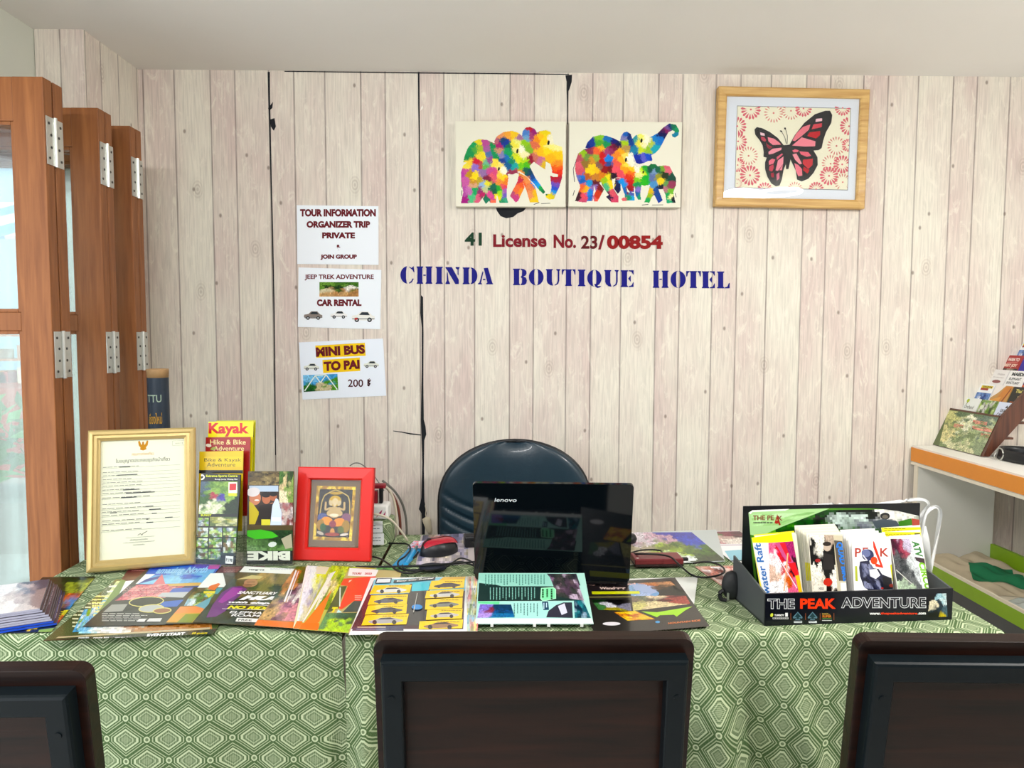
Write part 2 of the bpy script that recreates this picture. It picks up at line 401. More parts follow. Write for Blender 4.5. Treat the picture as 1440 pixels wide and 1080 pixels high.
# ================================================================== the room
WY = 2.694          # back wall
X0 = -0.8228        # first wallpaper seam
CZ = 2.277          # ceiling
def wallpaper(name, axis):
    m = bpy.data.materials.new(name); m.use_nodes = True; nt = m.node_tree; N = nt.nodes.new; L = nt.links.new
    b = nt.nodes['Principled BSDF']; b.inputs['Roughness'].default_value = 0.62; b.inputs['Specular IOR Level'].default_value = 0.25
    tc = N('ShaderNodeTexCoord'); sp = N('ShaderNodeSeparateXYZ'); L(tc.outputs['Object'], sp.inputs[0])
    def math_(op, a, bv=None, c=None):
        n = N('ShaderNodeMath'); n.operation = op
        for i, x in enumerate((a, bv, c)):
            if x is None: continue
            if isinstance(x, (int, float)): n.inputs[i].default_value = x
            else: L(x, n.inputs[i])
        return n.outputs[0]
    x = sp.outputs[axis]; z = sp.outputs[2]
    u = math_('DIVIDE', math_('SUBTRACT', x, X0), 0.53)
    fr = math_('FRACT', u); roll = math_('FLOOR', u)
    # five planks on each roll
    ramp = N('ShaderNodeValToRGB'); ramp.color_ramp.interpolation = 'CONSTANT'; e = ramp.color_ramp.elements
    vals = [(0, .78), (.167, .42), (.373, .12), (.612, .88), (.775, .3)]
    e[0].position = 0; e[0].color = (vals[0][1],)*3+(1,); e[1].position = vals[1][0]; e[1].color = (vals[1][1],)*3+(1,)
    for p, v in vals[2:]:
        k = e.new(p); k.color = (v, v, v, 1)
    L(fr, ramp.inputs[0])
    # broad pink and cream patches along each plank
    cmb = N('ShaderNodeCombineXYZ'); L(math_('MULTIPLY', x, 7.0), cmb.inputs[0]); L(math_('MULTIPLY', z, 2.3), cmb.inputs[1]); L(ramp.outputs[0], cmb.inputs[2])
    n1 = N('ShaderNodeTexNoise'); n1.inputs['Scale'].default_value = 1.0; n1.inputs['Detail'].default_value = 3; L(cmb.outputs[0], n1.inputs['Vector'])
    pink = math_('ADD', math_('MULTIPLY', ramp.outputs[0], 0.6), math_('MULTIPLY', math_('ADD', math_('SUBTRACT', n1.outputs[0], 0.5), 0.06), 2.4)); 
    mr = N('ShaderNodeClamp'); L(pink, mr.inputs[0])
    mx = N('ShaderNodeMix'); mx.data_type = 'RGBA'; mx.inputs[6].default_value = lin('E9E3D5')+(1,); mx.inputs[7].default_value = lin('DBC9C1')+(1,); L(mr.outputs[0], mx.inputs[0])
    # fine grain streaks
    c2 = N('ShaderNodeCombineXYZ'); L(math_('MULTIPLY', x, 210.0), c2.inputs[0]); L(math_('MULTIPLY', z, 9.0), c2.inputs[1])
    n2 = N('ShaderNodeTexNoise'); n2.inputs['Scale'].default_value = 1.0; n2.inputs['Detail'].default_value = 6; n2.inputs['Distortion'].default_value = 0.4; L(c2.outputs[0], n2.inputs['Vector'])
    st = N('ShaderNodeMapRange'); st.inputs[1].default_value = 0.32; st.inputs[2].default_value = 0.62; st.inputs[3].default_value = 0.84; st.inputs[4].default_value = 1.03; L(n2.outputs[0], st.inputs[0])
    mu = N('ShaderNodeMix'); mu.data_type = 'RGBA'; mu.blend_type = 'MULTIPLY'; mu.inputs[0].default_value = 1; L(mx.outputs[2], mu.inputs[6]); L(st.outputs[0], mu.inputs[7])
    # whitish worn scrapes
    c3 = N('ShaderNodeCombineXYZ'); L(math_('MULTIPLY', x, 34.0), c3.inputs[0]); L(math_('MULTIPLY', z, 11.0), c3.inputs[1])
    n3 = N('ShaderNodeTexNoise'); n3.inputs['Scale'].default_value = 1.0; n3.inputs['Detail'].default_value = 8; n3.inputs['Roughness'].default_value = 0.7; n3.inputs['Distortion'].default_value = 1.2; L(c3.outputs[0], n3.inputs['Vector'])
    sc = N('ShaderNodeMapRange'); sc.inputs[1].default_value = 0.53; sc.inputs[2].default_value = 0.66; sc.inputs[3].default_value = 0; sc.inputs[4].default_value = 0.75; L(n3.outputs[0], sc.inputs[0])
    m2 = N('ShaderNodeMix'); m2.data_type = 'RGBA'; L(sc.outputs[0], m2.inputs[0]); L(mu.outputs[2], m2.inputs[6]); m2.inputs[7].default_value = lin('EFE8DA')+(1,)
    # knots and nail holes
    c4 = N('ShaderNodeCombineXYZ'); L(math_('MULTIPLY', x, 4.6), c4.inputs[0]); L(math_('MULTIPLY', z, 3.1), c4.inputs[1])
    vo = N('ShaderNodeTexVoronoi'); vo.voronoi_dimensions = '2D'; vo.inputs['Scale'].default_value = 1.0; L(c4.outputs[0], vo.inputs['Vector'])
    dk = N('ShaderNodeMapRange'); dk.inputs[1].default_value = 0.012; dk.inputs[2].default_value = 0.03; dk.inputs[3].default_value = 0.65; dk.inputs[4].default_value = 0; L(vo.outputs['Distance'], dk.inputs[0])
    m3 = N('ShaderNodeMix'); m3.data_type = 'RGBA'; L(dk.outputs[0], m3.inputs[0]); L(m2.outputs[2], m3.inputs[6]); m3.inputs[7].default_value = lin('6A5648')+(1,)
    c5 = N('ShaderNodeCombineXYZ'); L(math_('MULTIPLY', x, 3.1), c5.inputs[0]); L(math_('MULTIPLY', z, 1.9), c5.inputs[1])
    v2 = N('ShaderNodeTexVoronoi'); v2.voronoi_dimensions = '2D'; v2.inputs['Scale'].default_value = 1.0; L(c5.outputs[0], v2.inputs['Vector'])
    rg = math_('SINE', math_('MULTIPLY', v2.outputs['Distance'], 260.0))
    rm = N('ShaderNodeMapRange'); rm.inputs[1].default_value = 0.03; rm.inputs[2].default_value = 0.085; rm.inputs[3].default_value = 0.28; rm.inputs[4].default_value = 0; L(v2.outputs['Distance'], rm.inputs[0])
    kn = math_('MULTIPLY', rm.outputs[0], math_('ADD', math_('MULTIPLY', rg, 0.5), 0.6))
    m4 = N('ShaderNodeMix'); m4.data_type = 'RGBA'; L(kn, m4.inputs[0]); L(m3.outputs[2], m4.inputs[6]); m4.inputs[7].default_value = lin('8A7263')+(1,)
    # joints between planks
    dist = None
    for p in (0, .167, .373, .612, .775, 1.0):
        d = math_('ABSOLUTE', math_('SUBTRACT', fr, p)); dist = d if dist is None else math_('MINIMUM', dist, d)
    jn = N('ShaderNodeMapRange'); jn.inputs[1].default_value = 0.0022; jn.inputs[2].default_value = 0.0068; jn.inputs[3].default_value = 0.62; jn.inputs[4].default_value = 0; L(dist, jn.inputs[0])
    n6 = N('ShaderNodeTexNoise'); n6.inputs['Scale'].default_value = 9; L(tc.outputs['Object'], n6.inputs['Vector'])
    m5 = N('ShaderNodeMix'); m5.data_type = 'RGBA'; L(math_('MULTIPLY', jn.outputs[0], math_('ADD', n6.outputs[0], 0.42)), m5.inputs[0]); L(m4.outputs[2], m5.inputs[6]); m5.inputs[7].default_value = lin('5A4A42')+(1,)
    L(m5.outputs[2], b.inputs['Base Color'])
    bp = N('ShaderNodeBump'); bp.inputs['Strength'].default_value = 0.1; bp.inputs['Distance'].default_value = 0.003
    L(n2.outputs[0], bp.inputs['Height']); L(bp.outputs[0], b.inputs['Normal'])
    return m
WALLP = wallpaper('plank_wallpaper', 0)
WALLP_SIDE = wallpaper('plank_wallpaper_side', 1)
PLASTER = mat('white_plaster', 'F6F4F0', 0.8, var=0.03, scale=3)
PLASTER_G = mat('grey_green_plaster', 'D5D8CC', 0.8, var=0.03, scale=3)
TILE = mat('floor_tile', 'C2BEB6', 0.35, var=0.1, scale=5)
VOID = mat('bare_dark_gap', '1A1C22', 0.9)
CHIP = mat('torn_paper_chip', 'F2EEE6', 0.8)

# back wall: wallpaper over boards, with the gaps and tears where sheets meet
mb = MB(); mb.box(-1.303, WY, 0, 2.75, WY+0.1, CZ)
def wall_poly(pts, mi, dz=0.0006):
    P = [onY(x, y, WY-dz) for x, y in pts]; n = len(P)
    ts = tessellate_polygon([[Vector((p.x, p.z, 0)) for p in P]])
    mb.add(P, [tuple(t) for t in ts], mi)
wall_poly([(376.3, 101), (379.5, 101), (379.8, 140), (380.8, 180), (382.2, 250), (384.2, 330), (386, 420), (387.2, 520), (388.2, 640), (386.8, 640), (385.6, 520), (384.2, 420), (382.4, 330), (380.3, 250), (378.4, 180), (377.2, 140)], 1)
wall_poly([(587.6, 101), (590, 101), (590.2, 150), (590.6, 190), (591.4, 300), (592.2, 415), (595, 418), (595.6, 470), (595.4, 540), (596, 590), (598.5, 600), (599.5, 611), (596.8, 619), (596.2, 660), (597, 705), (599, 716), (600, 722), (598, 735), (597, 760), (593.5, 760), (592.8, 722), (589, 716), (592.6, 700), (593.8, 650), (592.6, 612), (591.8, 590), (593, 520), (593, 460), (591, 440), (591.4, 415), (589.8, 300), (589, 190), (588, 150)], 1)
wall_poly([(553, 605.5), (565, 607), (577, 609), (592, 611), (592, 612.5), (577, 611), (565, 608.4), (553, 606.5)], 1)
wall_poly([(795, 106), (804.5, 105), (804, 115), (801, 125), (799.5, 128), (798.6, 160), (799.2, 175), (797.4, 175), (797.2, 140), (796.6, 125), (796.8, 115)], 1)
wall_poly([(796.6, 290), (798.2, 290), (797.4, 345), (796.4, 345)], 1)
wall_poly([(696, 288), (742, 290), (736, 297), (728, 300), (722, 305), (712, 307), (704, 304), (699, 297)], 1)
wall_poly([(400, 99.6), (589, 101.6), (700, 102.6), (800, 104), (800, 105.2), (590, 103.4), (400, 101)], 1)
wall_poly([(377, 152), (384, 143), (383, 152), (378, 156)], 1)
wall_poly([(380, 168), (386, 166), (388, 178), (385, 184), (381, 178)], 1)
wall_poly([(592, 151), (594.5, 148), (595, 152), (591, 156)], 2)
struct(mb.build('wall_back', [WALLP, VOID, CHIP]))
# left return: a boxed pier the doors fold back against, header over the opening
mb = MB(); mb.box(-1.43, 2.352, 0, -1.28, WY+0.1, CZ); o = mb.build('wall_left', [WALLP_SIDE, WALLP])
for p in o.data.polygons:
    if abs(p.normal.y) > 0.5: p.material_index = 1
struct(o)
struct(MB().box(-1.58, -2.0, 2.0, -1.432, 2.6, CZ).build('wall_left_header', PLASTER_G))
struct(MB().box(-1.75, -2.2, CZ, 2.9, WY+0.1, CZ+0.1).build('ceiling', PLASTER))
struct(MB().box(-1.75, -2.2, -0.1, 2.9, WY+0.1, 0).build('floor', TILE))
struct(MB().box(-1.75, -2.3, 0, 2.9, -2.2, CZ).build('wall_front', mat('front_wall_paint', '6E675E', 0.8, var=0.05, scale=3)))
struct(MB().box(2.62, -2.2, 0, 2.75, WY, CZ).build('wall_right', PLASTER))

# ------------------------------------------------------------------ folding doors, stacked open against the pier
DOORW = wood('door_wood', '7C4A28', '9A6238', 0.45, 'Z', 5, 0.0, 0.25)
STEEL = mat('brushed_steel', 'C9CBC6', 0.32, 0.85, var=0.08, scale=40)
SCREW = mat('screw_dark', '4A4A48', 0.4, 0.8)
def pane_mat(tint=(0.97, 0.99, 0.985, 1), f0=0.04):
    m = bpy.data.materials.new('window_glass'); m.use_nodes = True; nt = m.node_tree
    nt.nodes.remove(nt.nodes['Principled BSDF']); out = nt.nodes['Material Output']
    t = nt.nodes.new('ShaderNodeBsdfTransparent'); t.inputs[0].default_value = tint
    g = nt.nodes.new('ShaderNodeBsdfGlossy'); g.inputs['Roughness'].default_value = 0.01
    lw_ = nt.nodes.new('ShaderNodeLayerWeight'); lw_.inputs[0].default_value = 0.5; pw_ = nt.nodes.new('ShaderNodeMath'); pw_.operation = 'POWER'; pw_.inputs[1].default_value = 4.0
    f = nt.nodes.new('ShaderNodeMath'); f.operation = 'MULTIPLY_ADD'; f.inputs[1].default_value = 0.6; f.inputs[2].default_value = f0; mx = nt.nodes.new('ShaderNodeMixShader')
    nt.links.new(lw_.outputs[1], pw_.inputs[0]); nt.links.new(pw_.outputs[0], f.inputs[0]); nt.links.new(f.outputs[0], mx.inputs[0]); nt.links.new(t.outputs[0], mx.inputs[1]); nt.links.new(g.outputs[0], mx.inputs[2]); nt.links.new(mx.outputs[0], out.inputs[0])
    return m
PANE = pane_mat()
DX = -1.109
leaf_y = [(1.850, 1.886), (1.892, 1.930), (2.096, 2.130), (2.134, 2.166), (2.272, 2.304), (2.308, 2.340)]
LEAF_W, LEAF_H = 0.62, 1.968
for i, (ya, yb) in enumerate(leaf_y):
    mb = MB(); w, h, st = LEAF_W, LEAF_H, 0.075
    mb.box(-w, 0, 0.012, -w+st, yb-ya, h); mb.box(-st, 0, 0.012, 0, yb-ya, h)
    for z0, z1 in ((0.012, 0.26), (1.355, 1.40), (h-0.105, h)): mb.box(-w+st, 0.001, z0, -st, yb-ya-0.001, z1)
    for z0, z1 in ((0.26, 1.355), (1.40, h-0.105)):           # glazing beads
        for a in (-w+st, -st-0.009): mb.box(a, 0.004, z0, a+0.009, yb-ya-0.004, z1)
        for a in (z0, z1-0.009): mb.box(-w+st+0.009, 0.004, a, -st-0.009, yb-ya-0.004, a+0.009)
    d = struct(mb.build('door_%d' % (i+1), DOORW, None, T(DX, ya, 0), bevel=0.0018))
    for z0, z1 in ((0.262, 1.353), (1.402, h-0.107)):
        MB().box(-w+st+0.002, (yb-ya)/2-0.002, z0, -st-0.002, (yb-ya)/2+0.002, z1).build('glass_pane', PANE, d)
    if i % 2 == 0:
        ynext = leaf_y[i+1][1]-ya; mid = (yb-ya+leaf_y[i+1][0]-ya)/2
        for zc in (1.82, 1.295, 0.2):
            hb = MB(); hb.box(0.0003, mid-0.034, zc-0.058, 0.0022, mid-0.004, zc+0.058); hb.box(0.0003, mid+0.004, zc-0.058, 0.0022, mid+0.034, zc+0.058)
            hb.cyl((0.004, mid, zc-0.06), (0.004, mid, zc+0.06), 0.0048, 12)
            hg = hb.build('hinge', STEEL, d)
            sb = MB()
            for q in (-1, 1):
                for dz in (-0.042, -0.015, 0.015, 0.042):
                    yy = mid+q*(0.016+0.008*(abs(dz) > 0.03)); sb.cyl((0.002, yy, zc+dz), (0.0032, yy, zc+dz), 0.0034, 10)
            sb.build('screw', SCREW, hg)

# ------------------------------------------------------------------ what the door panes look out on
sun = bpy.data.lights.new('street_sun', 'SUN'); sun.energy = 1.8; sun.color = (1, 0.97, 0.9); sun.angle = 0.01
suno = bpy.data.objects.new('street_sun', sun); COL.objects.link(suno); suno.rotation_euler = Vector((0.25, 0.75, -0.85)).to_track_quat('-Z', 'Y').to_euler()
struct(MB().box(-16, -6, -0.14, -1.752, 16, -0.02).build('street_pavement', mat('street_concrete', 'A9A79E', 0.85, var=0.15, scale=2)))
t = thing('market_stall', 'street stall with blue white awning seen through the glazed doors', 'stall', T(-5.2, 7.6, -0.02))
for x in (-1.2, 1.2): MB().cyl((x, -0.7, 0), (x, -0.7, 2.2), 0.03, 10).build('post', STEEL, t)
mb = MB()
for i in range(9): mb.box(-1.5+i/3, -1.0, 0, -1.5+(i+1)/3, 1.0, 0.03, i % 2)
mb.build('awning', [mat('awning_blue', '3E8FB8', 0.6), mat('awning_white', 'E8F0F2', 0.6)], t, Matrix.Translation((0, 0, 2.5)) @ Matrix.Rotation(R(18), 4, 'X'))
MB().box(-1.3, -0.6, 0, 1.3, 0.5, 0.85).build('counter', mat('stall_red', 'B8452E', 0.6, var=0.3, scale=8), t)
mb = MB(); rng = random.Random(4)
for i in range(40): x, z = rng.uniform(-1.25, 1.2), rng.choice((0.85, 1.1, 1.35)); mb.box(x, 0.1, z, x+0.12, 0.35, z+rng.uniform(.08, .22), rng.randrange(3))
for z in (1.08, 1.33): mb.box(-1.3, 0.05, z, 1.3, 0.4, z+0.02, 0)
mb.build('shelf_of_goods', [mat('goods_orange', 'E88A3A', .6), mat('goods_red', 'C8303A', .6), mat('goods_cream', 'EAE0C0', .6)], t)
struct(MB().box(-14, 10.5, -0.02, 2, 10.9, 6).build('opposite_building', mat('street_facade', 'A4C4D8', 0.8, var=0.25, scale=1.3)))
mb = MB(); rng = random.Random(9)
for i in range(700):
    x, y, z = rng.uniform(-6, -2.5), rng.uniform(4.6, 5.1), rng.uniform(0.42, 0.9)
    a = Vector((x, y, z)); d1 = Vector((rng.uniform(-1, 1), rng.uniform(-1, 1), rng.uniform(-.4, 1))).normalized()*0.09; d2 = d1.cross(Vector((rng.random(), rng.random(), rng.random()))).normalized()*0.035
    mb.add([a-d1, a+d2, a+d1, a-d2], [(0, 1, 2, 3)])
hd = tag(mb.build('hedge', mat('hedge_leaf', '4E8F36', 0.6, var=0.4, scale=3)), 'low green hedge outside the glazed folding doors', 'hedge', kind='stuff')
tag(MB().box(-6.1, 4.55, -0.02, -2.4, 5.15, 0.3).build('planter_trough', mat('planter_concrete', '8E8D86', 0.8)), 'long grey planter trough under the hedge outside', 'planter')

# ================================================================== tables under printed cloths
ZT = 0.752
def cloth_mat():
    m = bpy.data.materials.new('diamond_print_cloth'); m.use_nodes = True; nt = m.node_tree; N = nt.nodes.new; L = nt.links.new
    b = nt.nodes['Principled BSDF']; b.inputs['Roughness'].default_value = 0.8; b.inputs['Specular IOR Level'].default_value = 0.2
    uv = N('ShaderNodeUVMap'); uv.uv_map = 'UVMap'; sp = N('ShaderNodeSeparateXYZ'); L(uv.outputs[0], sp.inputs[0])
    def f(op, a, bv=None):
        n = N('ShaderNodeMath'); n.operation = op
        for i, x in enumerate((a, bv)):
            if x is None: continue
            if isinstance(x, (int, float)): n.inputs[i].default_value = x
            else: L(x, n.inputs[i])
        return n.outputs[0]
    u = f('DIVIDE', sp.outputs[0], 0.083); v = f('DIVIDE', sp.outputs[1], 0.088)
    def cell(off):
        a = f('ABSOLUTE', f('SUBTRACT', f('FRACT', f('ADD', u, off)), 0.5)); c = f('ABSOLUTE', f('SUBTRACT', f('FRACT', f('ADD', v, off)), 0.5))
        m1 = f('ADD', a, f('MULTIPLY', c, 1.45)); m2 = f('MULTIPLY', a, 1.22)
        return f('MAXIMUM', m1, m2), a, c
    dA, aA, cA = cell(0.0); dB, aB, cB = cell(0.5)
    d = f('MINIMUM', dA, dB)
    ramp = N('ShaderNodeValToRGB'); e = ramp.color_ramp.elements
    stops = [(0, .35), (.13, .4), (.145, .12), (.19, .1), (.20, .85), (.232, .85), (.242, .1), (.305, .06), (.313, 1), (.37, 1), (.385, .05), (.425, .03), (.435, .75), (.462, .75), (.47, .04), (.515, .04), (.525, .7), (.555, .7), (.565, .05)]
    e[0].position = 0; e[0].color = (stops[0][1],)*3+(1,); e[1].position = stops[1][0]; e[1].color = (stops[1][1],)*3+(1,)
    for p, q in stops[2:]:
        k = e.new(p); k.color = (q, q, q, 1)
    L(d, ramp.inputs[0])
    # little ring where four motifs meet, and a hatch inside the motifs
    rr = f('SQRT', f('ADD', f('POWER', f('SUBTRACT', aA, 0.5), 2), f('POWER', cA, 2))); rb = f('SQRT', f('ADD', f('POWER', f('SUBTRACT', aB, 0.5), 2), f('POWER', cB, 2)))
    r = f('MINIMUM', rr, rb)
    ring = N('ShaderNodeValToRGB'); q = ring.color_ramp.elements; q[0].position = 0; q[0].color = (.2, .2, .2, 1); q[1].position = 0.035; q[1].color = (.2, .2, .2, 1)
    for p, c in ((.042, 1), (.07, 1), (.078, .05), (.1, .05)):
        k = q.new(p); k.color = (c, c, c, 1)
    L(r, ring.inputs[0])
    inr = f('LESS_THAN', r, 0.098)
    mixr = N('ShaderNodeMix'); L(inr, mixr.inputs[0]); L(ramp.outputs[0], mixr.inputs[2]); L(ring.outputs[0], mixr.inputs[3])
    hat = f('ADD', f('MULTIPLY', f('SINE', f('MULTIPLY', sp.outputs[0], 1900.0)), 0.5), 0.5)
    ins = f('MULTIPLY', f('LESS_THAN', d, 0.30), 0.35)
    mh = N('ShaderNodeMix'); L(ins, mh.inputs[0]); L(mixr.outputs[0], mh.inputs[2]); L(hat, mh.inputs[3])
    nz = N('ShaderNodeTexNoise'); nz.inputs['Scale'].default_value = 420; L(uv.outputs[0], nz.inputs['Vector'])
    val = f('ADD', mh.outputs[0], f('MULTIPLY', f('SUBTRACT', nz.outputs[0], 0.5), 0.35))
    cl = N('ShaderNodeClamp'); L(val, cl.inputs[0])
    mx = N('ShaderNodeMix'); mx.data_type = 'RGBA'; L(cl.outputs[0], mx.inputs[0]); mx.inputs[6].default_value = lin('3F5C30')+(1,); mx.inputs[7].default_value = lin('C2CEA8')+(1,)
    L(mx.outputs[2], b.inputs['Base Color'])
    return m
CLOTH = cloth_mat()
def tablecloth(name, x0, x1, yf, yb, label, swap, fold, hang_left, hang_right, seed, zb=0.12):
    """one mesh: top, rounded front edge, hanging front with folds, and hanging ends"""
    V = []; F = []; UV = []
    r = 0.014
    path = []                                         # (y, z, drop, length) from the back over the top and down
    path.append((yb, ZT-0.2, 0)); path.append((yb, ZT-0.02, 0)); path.append((yb-0.008, ZT, 0))
    n = 30
    for i in range(1, n+1): path.append((yb-0.008+(yf+r-yb+0.008)*i/n, ZT, 0))
    for i in range(1, 6): a = R(90*i/5); path.append((yf+r-r*math.sin(a), ZT-r+r*math.cos(a), 0))
    nd = 60
    for i in range(1, nd+1): d = (ZT-r-zb)*i/nd; path.append((yf, ZT-r-d, d))
    L = [0]
    for a, b in zip(path[:-1], path[1:]): L.append(L[-1]+math.hypot(a[0]-b[0], a[1]-b[1]))
    nx = int((x1-x0)/0.006)
    for j, (y, z, d) in enumerate(path):
        for i in range(nx+1):
            x = x0+(x1-x0)*i/nx; dy, dx = fold(x, d) if d > 0 else (0, 0)
            V.append((x+dx, y-dy, z)); UV.append((x+0.25*dy, L[j]) if not swap else (L[j], x+0.25*dy))
    for j in range(len(path)-1):
        for i in range(nx):
            q = j*(nx+1)+i; F.append((q, q+nx+1, q+nx+2, q+1))
    for side, on_ in ((0, hang_left), (1, hang_right)):
        if not on_: continue
        xx = (x0, x1)[side]; k = len(V); m = 40; nh = 24
        for jj in range(nh+1):
            for i in range(m+1):
                y = yf+(yb-yf)*i/m; z = ZT-(ZT-0.16)*jj/nh
                off = 0.006*math.sin(y*38+1)*min(1, jj/6)*(jj/nh)
                V.append((xx+(-1 if side == 0 else 1)*abs(off), y, z-0.0005)); UV.append((y, z) if not swap else (z, y))
        for jj in range(nh):
            for i in range(m):
                q = k+jj*(m+1)+i; f = (q, q+m+1, q+m+2, q+1); F.append(f if side else f[::-1])
    me = bpy.data.meshes.new(name); me.from_pydata(V, [], F); me.update()
    ul = me.uv_layers.new(name='UVMap'); li = np.zeros(len(me.loops), dtype=np.int32); me.loops.foreach_get('vertex_index', li)
    ul.data.foreach_set('uv', np.array(UV, dtype=np.float32)[li].ravel())
    me.materials.append(CLOTH); me.polygons.foreach_set('use_smooth', [True]*len(me.polygons))
    o = bpy.data.objects.new(name, me); COL.objects.link(o)
    return tag(o, label, 'tablecloth')
def sm(a, b, x): t = min(1, max(0, (x-a)/(b-a))); return t*t*(3-2*t)
def fold_l(x, d):
    k = min(1, d/0.25)
    dy = k*(0.006*math.sin(x*17+0.6)+0.004*math.sin(x*41+d*3))
    e = sm(-0.40, -0.325, x); dy += k*0.022*e*math.sin((x+0.40)*60)
    return max(dy, -0.008)*(0.5+d), 0.012*k*e
def fold_r(x, d):
    k = min(1, d/0.18)
    dy = k*(0.007*math.sin(x*13+2)+0.004*math.sin(x*37))
    xc = 0.41+0.16*d                                   # a deep slanting fold, running down to the right
    dy += k*0.058*(math.exp(-((x-xc)/0.035)**2)-0.75*math.exp(-((x-xc-0.075)/0.03)**2))
    dy += k*0.036*math.exp(-((x-0.56-0.30*d)/0.03)**2)
    dy += k*0.04*math.exp(-((x+0.27-0.02*d)/0.02)**2)-k*0.012*math.exp(-((x+0.225)/0.018)**2)
    return dy*(0.35+d)*1.5, 0
YF, YB = 1.442, 2.185
tablecloth('tablecloth', -1.098, -0.316, YF, YB, 'green diamond print tablecloth on the left table, motifs lying wide', False, fold_l, True, False, 1)
tablecloth('tablecloth', -0.308, 1.02, YF-0.004, YB, 'green diamond print tablecloth on the right table, motifs standing tall with deep folds', True, fold_r, False, True, 2)
def table(x0, x1, label):
    t = thing('folding_table', label, 'table', T((x0+x1)/2, (YF+YB)/2, 0)); w = (x1-x0)/2-0.014; d = (YB-YF)/2-0.02
    MB().box(-w, -d, 0.715, w, d, 0.7495).build('tabletop', wood('table_laminate', '8A6A4A', 'A8845C', 0.5, 'X', 4) if 'table_laminate' not in MATS else MATS['table_laminate'], t, bevel=0.004)
    for sx in (-1, 1):
        for sy in (-1, 1): MB().cyl((sx*(w-0.06), sy*(d-0.06), 0), (sx*(w-0.06), sy*(d-0.06), 0.716), 0.014, 12).build('leg', STEEL, t)
    return t
table(-1.098, -0.312, 'left folding table hidden under green cloth that hangs nearest the doors')
table(-0.308, 1.02, 'right folding table hidden under green cloth that carries the laptop')

# ================================================================== dining chairs in the foreground
CHW = wood('chair_dark_wood', '0A0504', '27120B', 0.32, 'X', 4, 0.05, 0.25)
CHB = mat('chair_black_steel', '0A1216', 0.38, 0.0, var=0.15, scale=30, spec=0.22)
def dining_chair(mw, label, group='dark dining chairs in front of the tables', W=0.460, lean=7.6):
    t = thing('dining_chair', label, 'chair', mw, group)
    H = 0.50; c = 0.016
    Mb = Matrix.Translation((0, 0, 0.421)) @ Matrix.Rotation(R(lean), 4, 'X')      # bottom of the backrest, leaning to -y
    out = []
    for cx, cz, a0 in ((W/2-c, H-c, 0), (-W/2+c, H-c, 90)):
        for i in range(6): a = R(a0+90*i/5); out.append((cx+c*math.cos(a), cz+c*math.sin(a)))
    out += [(-W/2+0.004, 0), (W/2-0.004, 0)]
    Mx = Mb @ Matrix.Rotation(R(90), 4, 'X')
    b = MB().prism(out, -0.012, 0.012, None).build('backrest', CHW, t, Mx, bevel=0.003)
    fb = MB(); a, top, wd, dp = W/2-0.013, H-0.021, 0.030, 0.024
    fb.frame(2*a, top-0.1, [(0, 0.0125), (0, 0.0125+dp-0.005), (0.0015, 0.0125+dp-0.0015), (0.005, 0.0125+dp), (wd-0.002, 0.0125+dp), (wd, 0.0125+dp-0.002), (wd, 0.0125)])
    fr = fb.build('backrest_frame', CHB, b, Matrix.Translation((-a, 0.1, 0)))
    for sx in (-1, 1):
        for zz in (0.085, 0.3):
            p = Vector((sx*(a-wd/2), top-zz+0.03, 0.0125+dp-0.0004)); MB().cyl(p, p+Vector((0, 0, 0.002)), 0.0045, 12).build('screw', CHB, b)
    MB().box(-0.215, 0.02, 0.425, 0.215, 0.235, 0.455).build('seat', CHW, t, bevel=0.008)
    for sx in (-1, 1):
        MB().box(sx*0.2-0.014, 0.202, 0, sx*0.2+0.014, 0.23, 0.4255).build('leg', CHB, t, bevel=0.002)
        MB().tube([(sx*0.2, -0.055, 0), (sx*0.2, 0.0, 0.42)], 0.0145, 4).build('leg', CHB, t)
    MB().box(-0.19, 0.0, 0.36, 0.19, 0.02, 0.385).build('stretcher', CHB, t)
    return t
def back_top(px, py, z): return onZ(px, py, z)
dining_chair(T(0.049, 1.106, 0), 'dark wooden dining chair with black framed back, in front of the laptop')
dining_chair(T(-0.768, 1.010, 0, R(1)), 'dark wooden dining chair at the left edge, in front of the magazine stack')
dining_chair(T(0.748, 1.102, 0, R(-2)), 'dark wooden dining chair at the right edge, in front of the display box', lean=8.5)

# ================================================================== office chair behind the table
LEA = mat('black_blue_leather', '1A303D', 0.36, var=0.1, scale=90, bump=0.05, coat=0.15)
BLK = mat('black_plastic', '15161A', 0.4, var=0.1, scale=60)
oc = thing('office_chair', 'black leather swivel chair with rounded stitched back, behind the laptop', 'chair', T(0.048, 2.2, 0))
def back_fn(side):
    def fn(u, v):
        v = v if v < 0.62 else 0.62+0.38*math.sin((v-0.62)/0.38*math.pi/2)
        z = v*0.56; W = 0.253
        # half width: straight sides, elliptical head
        hw = W*(0.93+0.07*min(1, v/0.45))
        if v > 0.62: hw *= math.sqrt(max(0, 1-((v-0.62)/0.38)**2.3))
        s = (u*2-1); x = hw*s
        edge = (1-abs(s)**5)*(1-max(0, (v-0.62)/0.38)**7)
        if side > 0:
            th = 0.016+0.036*max(0, edge)**0.5
            g = 0
            for k in range(6):
                zc = 0.40-0.042*k-0.10*(1-(abs(x)/W)**2)*0.9
                g += 0.010*math.exp(-((z-zc)/0.0055)**2)
            th -= g*max(0, edge)**0.5
            return (x, 0.28-th+0.03*(v-0.5)**2-0.06*(s*s)*0.4, 0.435+z)
        return (x, 0.285+0.012*max(0, edge)+0.03*(v-0.5)**2-0.06*(s*s)*0.4, 0.435+z)
    return fn
mb = MB(); mb.grid(back_fn(1), 60, 110)
k = MB(); k.grid(back_fn(-1), 60, 40)
pad = mb.build('backrest', LEA, oc, smooth=True)
